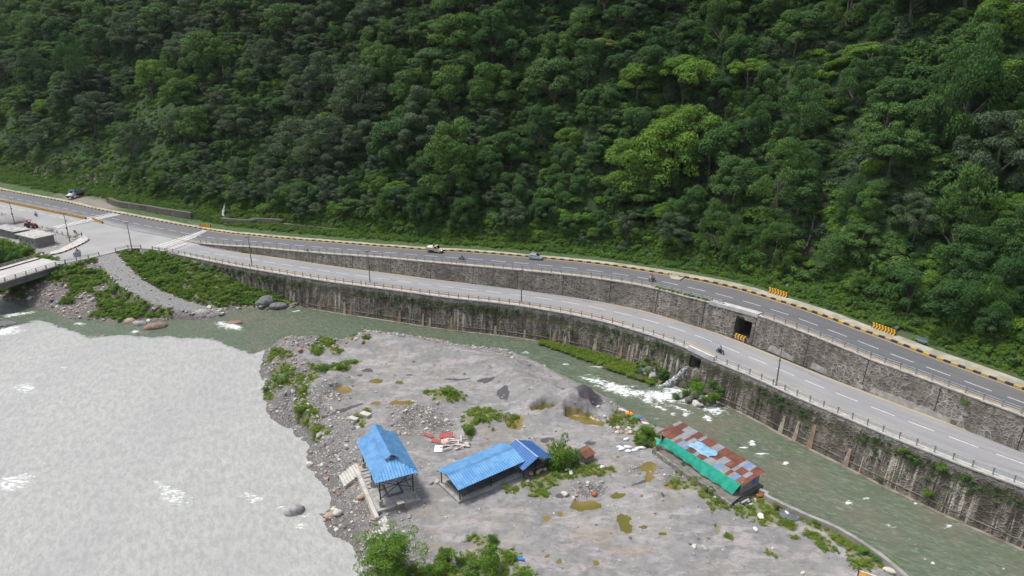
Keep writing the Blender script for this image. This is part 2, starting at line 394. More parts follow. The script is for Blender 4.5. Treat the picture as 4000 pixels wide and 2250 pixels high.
# ---- kerb and pavement beyond the upper road
kc = resample(UF, step=1.15); nk = normals2(kc); mb = MB()
for i in range(len(kc) - 1):
    a, c_ = kc[i], kc[i + 1]; a2 = a + (c_ - a) * .97
    mb.cur = 0 if i % 2 else 1
    n0 = np.append(nk[i] * .32, 0); v = [a, a2, a2 + n0, a + n0]
    mb.add([tuple(q) for q in v] + [(q[0], q[1], q[2] + .3) for q in v], [(4, 5, 6, 7), (0, 1, 5, 4), (1, 2, 6, 5), (2, 3, 7, 6), (3, 0, 4, 7)])
M_YK = plain('faded_yellow_paint', (.62, .38, .04), (.42, .33, .14), .25, .6)
tag(mb.build('painted_kerb', [M_BLK, M_YK]), 'long kerb painted in yellow and black blocks along the forest side of the upper road', 'kerb')
PVI = shift(UF, .33, .22)
tt = np.interp(UF[:, 0], [-200, -60, 20, 60], [1.6, 1.5, 1.6, 2.6])
PVO = UF.copy(); PVO[:, :2] += normals2(UF) * (tt[:, None] + fbm(np.arange(len(UF)) * .4, np.zeros(len(UF)))[:, None] * .8); PVO[:, 2] += .22
ribbon('pavement', PVI, PVO, plain('worn_pavement', (.40, .37, .31), (.25, .24, .18), .35, .9), 0, 3, thick=.3, kind='structure')

# ================================================================== WATER
WARP = ()
def setwarp(P, f=.45):
    global WARP
    WARP = tuple(fbm(P[:, 0] * q, P[:, 1] * q, 4, k) - .47 for k, q in ((50, f), (60, f), (70, f * 3)))
def mask_ell(U, V, s, soft=.35):
    """soft ellipses given as 'zone cx,cy,rx,ry[,deg]' measured on the photo, laid on the plan"""
    m = np.zeros(len(U)); z = None; k = len(WARP) and len(WARP[0]) == len(U)
    w1, w2, w3 = WARP if k else (0, 0, 0)
    for t in s.split():
        if t in ZO: z = ZO[t]; continue
        p = [float(q) for q in t.split(',')]; a = R(p[4]) if len(p) > 4 else 0
        x = (U - (z[0] + p[0] / z[2])); y = (V - (z[1] + p[1] / z[2]))
        xr = (x * math.cos(a) + y * math.sin(a)) * z[2] / p[2]; yr = (-x * math.sin(a) + y * math.cos(a)) * z[2] / p[3]
        g = min(1.0, 30 / max(6, p[2])) * .5 + .5; xr = xr + w1 * 1.5 * g; yr = yr + w2 * 1.5 * g + w3 * .5
        m = np.maximum(m, np.clip((1 + soft - np.hypot(xr, yr)) / (2 * soft), 0, 1))
    return m
x0, x1, y0, y1, st = -175, 112, 16, 215, .62
X, Y = np.meshgrid(np.arange(x0, x1, st), np.arange(y0, y1, st)); P = np.stack([X.ravel(), Y.ravel()], 1); Zw = zwn(P[:, 0])
U_, V_ = proj(P[:, 0], P[:, 1], Zw)
milk_poly = px('J -900,420 0,425 200,372 330,330 450,368 600,420 700,452 770,487 900,475 1100,463 1280,490 1450,480 1620,487 1850,500 1990,560 2120,610 2229,634 F 0,305 60,290 90,275 200,300 400,800 S 1420,2100 1650,3400 -3000,3400 -3000,1500')
setwarp(P, .6); PU = np.stack([U_, V_], 1); milk = np.clip(.5 + sdist(PU, milk_poly) / 40, 0, 1)
foam_s = ('F 2300,330,60,10 H 1080,0,260,60,8 700,-70,260,50,20 1500,90,160,50,20 1250,-50,200,42,5 850,-30,160,26 1420,50,220,26,12 960,40,60,20,20 1050,90,120,16,20 700,-90,160,20 480,-140,160,16,15 1250,110,140,14,20 1290,160,30,20 1480,190,45,24,30 1180,150,25,14 1860,400,38,26,30 1790,450,40,14 1940,500,60,14 2170,580,35,22 1040,190,40,10 '
          'J 1980,385,110,32,12 1190,440,55,16 690,370,60,14 60,430,150,40,-10 140,290,190,16,-8 1320,380,60,8 '
          'I 175,390,34,16 760,760,35,24 920,720,40,16 690,730,16,18 1710,980,60,22 1840,970,34,22 1490,810,40,10 1390,775,32,12 1560,1330,90,12,20 2190,1385,60,12,25 1160,980,60,12,20 1400,1190,50,10,25 1350,1110,80,8,25 '
          'C 1000,1385,60,10 780,1395,50,12 620,1275,50,8 280,1105,40,8 1290,1410,90,10 B 620,1125,60,8 40,1270,90,30,15 ')
foam = mask_ell(U_, V_, foam_s, .6)
mfoam = mask_ell(U_, V_, 'J 350,705,30,12 220,930,110,50,-15 560,745,40,8 S 680,1940,75,38,10 640,1900,70,12,20 990,1945,55,22,15 55,1890,90,28,-20 20,1880,50,20 1180,2010,60,12 1190,2060,40,14 60,1870,60,14,-25 1120,1990,50,10,20', .5)
foam = np.maximum(foam * 1.35, mfoam)
sh = mask_ell(U_, V_, 'H 1700,500,900,90,30 I 900,900,700,120,30 1900,1100,600,140,30 300,560,250,60,30 J 2229,540,220,60,30 S 1000,1250,200,40 2900,1720,500,70,30', .8)
wv = (fbm(P[:, 0] * .35, P[:, 1] * .5, 3, 5) - .5) * .28 + (fbm(P[:, 0] * 1.3, P[:, 1] * 1.6, 2, 9) - .5) * .12
wv = wv * (.35 + 1.0 * milk) + foam * .12
Vt = np.stack([P[:, 0], P[:, 1], Zw + wv], 1)
me = np_mesh('river_water', Vt, gridfaces(*X.shape), {'milk': milk, 'foam': foam, 'shallow': sh})
m, nt, b = newmat('river_water'); co = objco(nt); mk = attr(nt, 'milk'); fo = attr(nt, 'foam'); sa = attr(nt, 'shallow')
n1 = noi(nt, stretch(nt, co, (.5, 1.3, 1)), 1.4, 8, .78); n2 = noi(nt, co, .12, 4); n3 = noi(nt, stretch(nt, nd(nt, 'ShaderNodeMapping', {'Vector': co, 'Rotation': (0, 0, R(-25))}).outputs[0], (1.3, .5, 1)), 1.0, 8, .78)
edge = noi(nt, co, .5, 4)
mf = ramp(nt, add(nt, mk, mul(nt, add(nt, edge, -.5), .9)), .38, .62)
green = mixc(nt, ramp(nt, n1, .35, .7), (.066, .093, .058), (.118, .15, .097))
green = mixc(nt, mul(nt, sa, ramp(nt, n2, .3, .6)), green, (.125, .12, .085))
fine = noi(nt, stretch(nt, nd(nt, 'ShaderNodeMapping', {'Vector': co, 'Rotation': (0, 0, R(40))}).outputs[0], (.5, 2.0, 1)), 1.3, 8, .85)
green = mixc(nt, mul(nt, ramp(nt, fine, .49, .64), .6), green, (.26, .30, .235))
milkc = mixc(nt, ramp(nt, n3, .38, .62), (.405, .405, .388), (.298, .300, .290))
milkc = mixc(nt, mul(nt, ramp(nt, noi(nt, stretch(nt, co, (1.8, .7, 1)), 1.3, 8, .82), .54, .68), .55), milkc, (.26, .27, .26)); milkc = mixc(nt, mul(nt, ramp(nt, fine, .56, .68), .5), milkc, (.60, .61, .60))
milkc = mixc(nt, mul(nt, ramp(nt, noi(nt, stretch(nt, co, (.6, .25, 1)), .12, 4), .4, .65), .28), milkc, (.27, .28, .275)); c = mixc(nt, mf, green, milkc)
fm = ramp(nt, add(nt, mul(nt, fo, .54), mul(nt, add(nt, noi(nt, stretch(nt, co, (.8, 1.8, 1)), 1.2, 8, .8), -.5), 2.6)), .42, .78); fm = mul(nt, fm, ramp(nt, fo, .02, .3))
c = mixc(nt, fm, c, (.82, .84, .84))
wvb = nd(nt, 'ShaderNodeMath', {0: n1, 1: fine}, operation='ADD')
setp(nt, b, Base_Color=c, Roughness=add(nt, .22, mul(nt, mf, .3)), Normal=bump(nt, wvb, .6, .22))
b.inputs['Specular IOR Level'].default_value = .4
M_WATER = m; tag(link('river_water', me, m), kind='structure')
# the wide sheet of water and land that carries on past the detailed part
mb = MB(); mb.add([(-3000, -800, -.35), (3000, -800, -.35), (3000, 3500, -.35), (-3000, 3500, -.35)], [(0, 1, 2, 3)])
m2, nt, b = newmat('far_ground'); co = objco(nt)
setp(nt, b, Base_Color=mixc(nt, ramp(nt, noi(nt, co, .02, 5), .4, .6), (.30, .30, .28), (.2, .21, .17)), Roughness=.9)
mb.build('ground', m2)['kind'] = 'structure'

# ================================================================== GRAVEL BANK (the spit between the rivers)
isl = [Vector((*p[:2], 0)) for p in
       [W(u, v, zw) for u, v in px('I 2100,2300 1700,1800 1320,1449 1100,1260 850,1090 600,950 330,840 0,680 H 1930,780 1700,640 1500,520 1300,380 1180,290 1080,262 980,225 880,150 790,110 700,55 560,-25 C 600,1300 420,1250 200,1230 0,1225 F 2000,250 1500,168 1060,118 1000,118 880,195 740,210 640,165 480,180 300,168 230,205 90,270 60,330 60,390 30,470 60,560 110,630 80,680 100,780 90,860 160,930 260,1000 340,1040 370,1100 480,1150 500,1180 490,1290 500,1400 530,1449 G 100,620 180,680 215,750 200,850 150,890 70,910 140,950 160,1010 260,1110 400,1190 430,1280 480,1390 500,1449')]
       + [W(1600, 2700, zw), W(1900, 3600, zw), W(3400, 3600, zw)]]
ISL = [(p.x, p.y) for p in isl]
x0, x1, y0, y1, st = -58, 84, 26, 142, .36
X, Y = np.meshgrid(np.arange(x0, x1, st), np.arange(y0, y1, st)); P = np.stack([X.ravel(), Y.ravel()], 1)
wob = (fbm(P[:, 0] * .8, P[:, 1] * .8, 3, 3) - .5) * 1.6
sd = sdist(P, ISL) + wob * .6; Zb = zwn(P[:, 0]); Zi = zin(P[:, 0])
h = np.where(sd > 0, Zb + (Zi - Zb) * sstep(sd / 3.6), Zb + sd * .5)
inn = sstep(sd / 3.0)
berm = [tuple(W(u, v, 3.9)) for u, v in px('F 1060,140 1500,200 1900,285 2415,400 C 200,1300 450,1400 H 60,20 250,40')]
db = segdist(P, berm); h += (2.3 + 1.5 * sstep((P[:, 0] - 2) / 14)) * np.exp(-(db / 4.2) ** 2) * sstep(sd / 2.5)
U_, V_ = proj(P[:, 0], P[:, 1], Zi)
setwarp(P, .35)
def bumpsum(s, hgt): return mask_ell(U_, V_, s, .75) ** 1.3 * hgt
h += bumpsum('F 370,250,140,70 150,300,60,50 180,420,90,50 450,410,130,45 460,470,100,45 740,540,120,50 300,720,110,80 640,620,140,60', 1.3) * inn
h += bumpsum('F 250,560,170,120 470,860,110,100 830,450,80,40 630,250,110,60 2130,950,200,80 1800,740,160,60 1400,900,180,80 1640,950,120,70 H 420,90,140,70 600,130,70,50 440,800,150,50 1040,880,60,40 1000,900,110,60', .9) * inn
h += bumpsum('H 420,70,150,60 120,20,120,50', 1.5) * inn
h -= mask_ell(U_, V_, 'K 90,900,190,560,-25 250,1400,160,150 G 60,500,60,200', .5) * (h > Zb) * .62 * (h - Zb)
setwarp(P, .8)
pud = mask_ell(U_, V_, 'H 410,205,190,36,8 60,140,110,24 430,940,130,48 700,860,60,26 960,600,80,44 970,690,40,50 770,1100,90,58,38 925,1125,45,18 1180,780,70,22,10 1080,1185,50,20 520,1440,40,26 700,518,22,11 '
               'G 1800,110,85,70 2060,25,110,22 2085,945,34,24 2200,905,40,26 2090,1275,24,22 2200,1320,24,24 F 1135,575,60,24 1355,585,40,18 1130,785,65,26 1370,780,130,28 830,660,80,40 ', .18)
pud2 = mask_ell(U_, V_, 'F 1290,330,80,28 1170,285,60,12 1060,640,70,20 2150,1050,130,40 G 1600,190,120,40 1470,1200,100,40 1100,1060,100,26 1150,1190,130,50 1000,900,90,40 H 230,1030,60,30 450,1110,90,30,10 80,1070,40,30 590,1290,50,22 80,1390,40,30 1745,1010,50,20 800,1330,220,60 500,1200,260,80 1100,1180,60,80', .6)
gr = mask_ell(U_, V_, 'F 570,290,70,40 690,240,110,55,30 770,300,45,30 250,560,140,110 420,580,170,60 200,340,130,50 130,650,60,50 600,480,90,45 800,460,100,45 910,395,75,24 430,830,60,110 500,900,110,80 430,690,60,50 1800,720,150,70 2130,920,190,90 2010,1040,50,70 1030,160,30,22 1040,242,42,18 560,1030,50,45 980,940,60,60 1040,880,50,50 910,180,50,22 660,1030,50,40 1640,690,50,30 2400,950,80,60 '
              'H 210,520,130,110 230,650,200,70 500,640,140,50 40,680,90,80 100,740,110,40 750,200,130,70 920,330,110,60 950,400,90,40 1270,630,60,40 1380,740,110,60 1500,830,100,60 1600,920,110,60 1800,990,120,50 1960,900,130,90 2100,1000,160,80 1980,1060,160,50 2190,1120,90,40 1560,1150,25,60 2010,1360,40,20 2080,1395,25,14 1650,1220,50,30 620,630,60,25 1280,760,150,30 G 90,170,50,45 1790,690,60,35 2020,740,80,30 2000,640,150,60 1500,1130,90,50 1610,1150,60,50 1400,1290,90,70 1200,1270,70,60 1570,1370,170,110 1200,1420,180,80 1770,1290,90,80 1880,1420,120,60 860,1420,260,60 '
              'I 60,760,70,50 200,930,60,40 430,920,200,60,30 700,1110,150,60,30 900,1240,190,70,35 1130,1330,130,60,40 560,1010,100,40,30 850,1330,140,60,35 500,1130,160,40,30 15,1230,25,20 75,1265,25,18 250,1090,50,20', .35)
blk = mask_ell(U_, V_, 'F 1400,240,50,12 1640,262,60,14,20 1060,470,60,20 980,520,40,12 1450,510,40,10 820,850,220,16,-18 700,890,150,12,-20 700,460,40,20 H 430,90,130,60 240,40,40,50 230,860,80,24 1090,870,50,14,60 930,730,110,14,-20 450,400,50,25 80,370,70,22 F 2160,590,80,18 1900,560,140,10 2330,720,60,60', .5)
ston = np.maximum(np.clip(1.25 - sd / 9, 0, 1) * (P[:, 0] < 0), mask_ell(U_, V_, 'F 1500,920,260,140 1700,1010,150,70 250,760,200,110 700,700,200,80 370,240,140,70 G 900,100,200,110 500,800,160,170 300,640,160,130 150,450,200,250 H 1200,700,100,50 440,820,170,60 740,260,90,60 1700,900,200,60 950,620,120,40', .5))
h -= pud * .9 * np.clip(h - Zi, 0, 9) + pud * .05
nz = (fbm(P[:, 0] * 1.2, P[:, 1] * 1.2, 4, 2) - .5)
h += nz * (.34 + .42 * ston) * (1 - pud) * sstep(sd / 1.5) + (fbm(P[:, 0] * .22, P[:, 1] * .22, 2, 8) - .5) * .5 * inn
flat = mask_ell(U_, V_, 'K 520,760,430,400 M 800,900,850,330 H 420,500,80,60 N 1000,900,900,500,40', .3)
ISLG = dict(x0=x0, y0=y0, st=st, nx=X.shape[1], ny=X.shape[0], h=h.copy(), gr=gr, sd=sd, ston=ston, pud=pud, P=P)
Fq = gridfaces(*X.shape); keep = (h[Fq] > (Zb[Fq] - 1.1)).any(1)
me = np_mesh('gravel_bank', np.stack([P[:, 0], P[:, 1], h], 1), Fq[keep], {'grass': gr, 'puddle': pud, 'tan': pud2, 'black': blk, 'stony': ston, 'wet': np.clip(1 - sd / 1.6, 0, 1)})
m, nt, b = newmat('gravel_bank'); co = objco(nt)
G, PU_, TN, BK, ST, WT = (attr(nt, k) for k in ('grass', 'puddle', 'tan', 'black', 'stony', 'wet'))
nb = noi(nt, co, .10, 5, .6); nf = noi(nt, co, 2.2, 6, .75); nm = noi(nt, co, .6, 5, .7)
c = mixc(nt, ramp(nt, nb, .35, .65), (.243, .239, .231), (.186, .184, .180))
c = mixc(nt, mul(nt, ramp(nt, nm, .46, .68), .6), c, (.13, .127, .125)); c = mixc(nt, mul(nt, ramp(nt, noi(nt, stretch(nt, co, (.35, 1, 1)), .45, 6, .75), .48, .6), .6), c, (.38, .335, .335))
c = mixc(nt, mul(nt, ramp(nt, nf, .5, .7), .5), c, (.45, .44, .43)); c = mixc(nt, mul(nt, ramp(nt, noi(nt, co, 1.1, 7, .8), .5, .62), .55), c, (.10, .098, .096)); c = mixc(nt, mul(nt, ramp(nt, noi(nt, co, .16, 6, .7), .52, .66), .35), c, (.27, .245, .19))
vo = nd(nt, 'ShaderNodeTexVoronoi', {'Vector': co, 'Scale': 2.6}); vc = nd(nt, 'ShaderNodeSeparateColor', {0: vo.outputs['Color']})
sc_ = mixc(nt, vc.outputs[0], (.20, .19, .18), (.52, .50, .47)); sc_ = mixc(nt, mul(nt, ramp(nt, vc.outputs[1], .8, .9), .6), sc_, (.48, .33, .25))
sc_ = mixc(nt, ramp(nt, vo.outputs['Distance'], .16, .34), sc_, (.13, .125, .12))
c = mixc(nt, mul(nt, ST, ramp(nt, nm, .3, .5)), c, sc_)
thr = add(nt, mul(nt, add(nt, nm, -.5), .9), 0)
c = mixc(nt, mul(nt, ramp(nt, add(nt, TN, thr), .4, .9), .4), c, (.27, .22, .155))
c = mixc(nt, ramp(nt, add(nt, BK, thr), .45, .7), c, (.075, .07, .075))
c = mixc(nt, mul(nt, ramp(nt, add(nt, G, thr), .3, .7), .8), c, mixc(nt, nf, (.10, .13, .03), (.20, .19, .10)))
c = mixc(nt, mul(nt, WT, .55), c, (.10, .095, .09))
pf = ramp(nt, add(nt, PU_, mul(nt, add(nt, nm, -.5), 1.3)), .40, .62)
c = mixc(nt, pf, c, mixc(nt, ramp(nt, nb, .4, .6), (.11, .10, .012), (.20, .145, .045)))
ro = nd(nt, 'ShaderNodeMapRange', {'Value': pf, 'To Min': .9, 'To Max': .35})
hgt = add(nt, mul(nt, nf, .5), mul(nt, vo.outputs['Distance'], mul(nt, ST, -1.2)))
inv = nd(nt, 'ShaderNodeMath', {0: 1.0, 1: pf}, operation='SUBTRACT')
setp(nt, b, Base_Color=c, Roughness=ro, Normal=nd(nt, 'ShaderNodeBump', {'Height': hgt, 'Strength': mul(nt, inv, .8), 'Distance': .18}))
M_GRAV = m; tag(link('gravel_bank', me, m), kind='structure')
def hat(G_, x, y):
    i = min(max(int(round((x - G_['x0']) / G_['st'])), 0), G_['nx'] - 1); j = min(max(int(round((y - G_['y0']) / G_['st'])), 0), G_['ny'] - 1)
    return float(G_['h'][j * G_['nx'] + i])
def gi(x, y): return hat(ISLG, x, y)
def onisl(s):
    """photo points on the gravel bank, dropped onto its real surface"""
    out = []
    for u, v in px(s):
        z = 2.2
        for _ in range(6): p = W(u, v, z); z = .5 * z + .5 * gi(p.x, p.y)
        p = W(u, v, z); out.append(Vector((p.x, p.y, gi(p.x, p.y))))
    return out

# ================================================================== LEFT BANK and settlement ground
shore = [W(u, v, 0) for u, v in px('J -1500,-60 -400,60 0,150 180,190 300,225 400,250 520,300 720,330 950,355 1180,372 1400,345 1600,325 1700,318 1900,300 1960,290 2010,240 2160,238 B 150,1100 300,1110 500,1112 640,1085 705,1083')]
LBK = [(p.x, p.y) for p in shore] + [(-58, 178), (-60, 200), (-260, 330), (-330, 250)]
plat = [(p.x, p.y) for p in Ws('A 1900,840 1760,790 1600,812 1500,800 1400,790 1280,785 1180,795 1090,815 940,850 745,893 610,925 480,838 300,790 150,745 0,700 -300,620', 7.4)] + [(-300, 300), (-150, 330), (-60, 190)]
x0, x1, y0, y1, st = -235, -52, 140, 300, .8
X, Y = np.meshgrid(np.arange(x0, x1, st), np.arange(y0, y1, st)); P = np.stack([X.ravel(), Y.ravel()], 1)
dw = sdist(P, LBK) + (fbm(P[:, 0] * .5, P[:, 1] * .5, 3, 3) - .5) * 2.0; dp = np.maximum(0, -sdist(P, plat))
f = np.clip(dw, 0, 99) / (np.clip(dw, 0, 99) + dp + .01)
h = np.where(dw > 0, 7.33 * (f ** .85), dw * .5)
nz = fbm(P[:, 0] * .3, P[:, 1] * .3, 4, 6) - .5
h += nz * 1.6 * sstep(dw / 3) * np.clip(dp / 3, 0, 1) + (fbm(P[:, 0] * 1.5, P[:, 1] * 1.5, 3, 1) - .5) * .4 * np.clip(dp / 2, 0, 1) * sstep(dw)
trk = [tuple(W(u, v, z)) for (u, v), z in zip(px('A 1010,845 1110,960 1220,1080 1400,1190 1650,1290 1850,1350 1960,1375'), (7.3, 6.3, 5.2, 3.9, 2.4, 1.2, .5))]
dt = segdist(P, trk); tz = np.zeros(len(P)); best = np.full(len(P), 1e9)
for i in range(len(trk) - 1):
    a = np.array(trk[i]); c_ = np.array(trk[i + 1]); ab = (c_ - a)[:2]; t = np.clip(((P - a[:2]) @ ab) / (ab @ ab), 0, 1)
    q = P - (a[:2] + t[:, None] * ab); d = np.hypot(q[:, 0], q[:, 1]); z = a[2] + (c_ - a)[2] * t; k = d < best; best[k] = d[k]; tz[k] = z[k]
k = sstep((4.5 - dt) / 2.0); h = h * (1 - k) + tz * k
h = np.where(dp < .6, np.minimum(h, 7.36), h)
U_, V_ = proj(P[:, 0], P[:, 1], np.clip(h, 0, 8))
setwarp(P, .2); tr = np.clip((3.6 - dt) / 1.2, 0, 1)
bare = mask_ell(U_, V_, 'J 400,120,180,130,20 560,70,60,60 760,190,110,90 880,60,80,30 620,270,200,70 1010,110,40,30 1330,240,60,40 1750,260,120,25 1300,330,200,20 1900,240,90,30 1150,360,300,20 A 870,940,80,45 1090,1050,60,25 1340,820,30,20 1200,860,30,12', .4)
bare = np.maximum(bare, np.clip(1.0 - dw / 2.2, 0, 1))
setl = inside(P, plat).astype(float) * (P[:, 0] < -118)
grm = np.clip(1 - bare - tr, 0, 1) * (dp > .4) * (dw > .3); grm = np.maximum(grm, mask_ell(U_, V_, 'A 50,800,120,80 230,815,100,40 40,730,60,40', .4) * (dp <= 3))
on_road = inside(P, [tuple(p[:2]) for p in LA] + [tuple(p[:2]) for p in LB[::-1]]) | (segdist(P, [tuple(p[:2]) for p in LA]) < .8); grm = grm * ~on_road
LG = dict(x0=x0, y0=y0, st=st, nx=X.shape[1], ny=X.shape[0], h=h.copy(), gr=grm, dw=dw, P=P, tr=tr, bare=bare)
Fq = gridfaces(*X.shape); keep = (h[Fq] > -1.1).any(1)
me = np_mesh('river_bank', np.stack([P[:, 0], P[:, 1], h], 1), Fq[keep], {'grass': grm, 'track': tr, 'sett': setl, 'wet': np.clip(1 - dw / 2, 0, 1)})
m, nt, b = newmat('river_bank'); co = objco(nt)
G, TR, SE, WT = (attr(nt, k) for k in ('grass', 'track', 'sett', 'wet'))
nf = noi(nt, co, 1.8, 6, .75); nm = noi(nt, co, .35, 5, .7)
vo = nd(nt, 'ShaderNodeTexVoronoi', {'Vector': co, 'Scale': 1.6}); vc = nd(nt, 'ShaderNodeSeparateColor', {0: vo.outputs['Color']})
c = mixc(nt, vc.outputs[0], (.17, .15, .14), (.40, .37, .34)); c = mixc(nt, ramp(nt, vo.outputs['Distance'], .2, .42), c, (.12, .105, .10))
c = mixc(nt, mul(nt, ramp(nt, nm, .4, .6), .6), c, (.17, .145, .14))
c = mixc(nt, TR, c, mixc(nt, nf, (.14, .14, .14), (.30, .30, .29)))
c = mixc(nt, mul(nt, SE, .8), c, mixc(nt, nf, (.20, .19, .18), (.38, .37, .35)))
c = mixc(nt, mul(nt, ramp(nt, add(nt, G, mul(nt, add(nt, nf, -.5), .6)), .3, .6), .9), c, mixc(nt, nm, (.07, .10, .02), (.13, .14, .05)))
c = mixc(nt, mul(nt, WT, .5), c, (.12, .11, .10))
setp(nt, b, Base_Color=c, Roughness=.9, Normal=bump(nt, add(nt, nf, mul(nt, vo.outputs['Distance'], -.8)), .8, .25))
tag(link('river_bank', me, m), kind='structure')
def lb(x, y): return hat(LG, x, y)
def onlb(s):
    out = []
    for u, v in px(s):
        z = 4.0
        for _ in range(12): p = W(u, v, z); z = .6 * z + .4 * lb(p.x, p.y)
        p = W(u, v, z); out.append(Vector((p.x, p.y, lb(p.x, p.y))))
    return out

# ================================================================== HILLSIDE
HC = smooth(resample(np.array([[*UF[0] + (UF[0] - UF[5]) * 16]] + [list(p) for p in UF] + [[*(UF[-1] + (UF[-1] - UF[-5]) * 3.5)]]), step=1.5), 30)
HC[:, 2] = [zu(x) for x in HC[:, 0]]; HN = normals2(HC)
for _ in range(60): HN[1:-1] = .25 * HN[:-2] + .5 * HN[1:-1] + .25 * HN[2:]
HN /= np.linalg.norm(HN, axis=1)[:, None]
HS = arclen(HC)
def s_of(u, v, z=12.):
    p = W(u, v, z); d = np.hypot(HC[:, 0] - p.x, HC[:, 1] - p.y); return float(HS[d.argmin()])
SG1 = s_of(882, 860, 10.0) + 1; SG2 = s_of(3060, 1165, 14); SG3 = s_of(3480, 1295, 14.5); 
def verge(s):
    x = np.interp(s, HS, HC[:, 0]); return np.interp(x, [-190, -120, -75, -40, 20, 60, 90], [15, 13, 8, 5.5, 6.0, 3.0, 3.5])
def hill(s, t):
    """height above the road, and sideways wander, of the slope at s metres along and t metres out"""
    s = np.asarray(s, float); t = np.asarray(t, float); ve = verge(s)
    up = np.clip(t - ve, 0, None)
    g = np.exp(-((s - SG1 - up * .10) / 4) ** 2) * 4 + np.exp(-((s - SG2 + up * .25) / 4.5) ** 2) * 6 + np.exp(-((s - SG3) / 4) ** 2) * 4.5
    big = (fbm(s * .035, t * .012, 2, 4) - .4) * 26 + (fbm(s * .09, t * .04, 3, 12) - .5) * 11
    slope = up * .98 + big * sstep(up / 22) - g * sstep(up / 4) + (fbm(s * .35, t * .35, 3, 15) - .5) * 1.6 * sstep(up / 3)
    return np.clip(t, 0, ve) * .10 + np.maximum(slope, up * .35) + (fbm(s * .5, t * .5, 2, 21) - .5) * .5 * sstep(t / 2)
def hpos(s, t):
    x = np.interp(s, HS, HC[:, 0]); y = np.interp(s, HS, HC[:, 1]); z = np.interp(s, HS, HC[:, 2]); nx = np.interp(s, HS, HN[:, 0]); ny = np.interp(s, HS, HN[:, 1])
    o = 2.4 + t
    return np.stack([x + nx * o, y + ny * o, z + .12 + hill(s, t)], -1)
ss = np.arange(0, HS[-1], 1.3); ts = np.concatenate([np.arange(-.6, 20, 1.1), np.arange(20, 150, 2.0)])
S_, T_ = np.meshgrid(ss, ts); V = hpos(S_.ravel(), T_.ravel())
hu, hv = proj(V[:, 0], V[:, 1], V[:, 2]); setwarp(V, .15)
me = np_mesh('hillside', V, gridfaces(*S_.shape), {'rock': mask_ell(hu, hv, 'S 120,650,330,42,8 60,690,160,25 1210,100,60,60 3150,940,40,120,15 860,700,30,90 3500,1250,60,60', .4), 'dirt': mask_ell(hu, hv, 'S 330,785,90,16,8 400,800,80,14,10', .4), 'low': np.clip(1 - (T_.ravel() - verge(S_.ravel())) / 6, 0, 1)})
m, nt, b = newmat('hillside'); co = objco(nt); nf = noi(nt, co, .8, 6, .75); nm = noi(nt, co, .12, 5)
c = mixc(nt, nf, (.018, .042, .013), (.042, .082, .022)); c = mixc(nt, mul(nt, ramp(nt, nm, .62, .72), .6), c, (.08, .075, .05))
c = mixc(nt, mul(nt, attr(nt, 'low'), ramp(nt, nf, .3, .6)), c, (.07, .12, .03))
c = mixc(nt, mul(nt, attr(nt, 'rock'), .9), c, mixc(nt, nf, (.05, .04, .04), (.15, .125, .11))); c = mixc(nt, attr(nt, 'dirt'), c, (.24, .21, .18))
setp(nt, b, Base_Color=c, Roughness=.95, Normal=bump(nt, nf, 1, .6)); tag(link('hillside', me, m), kind='structure')

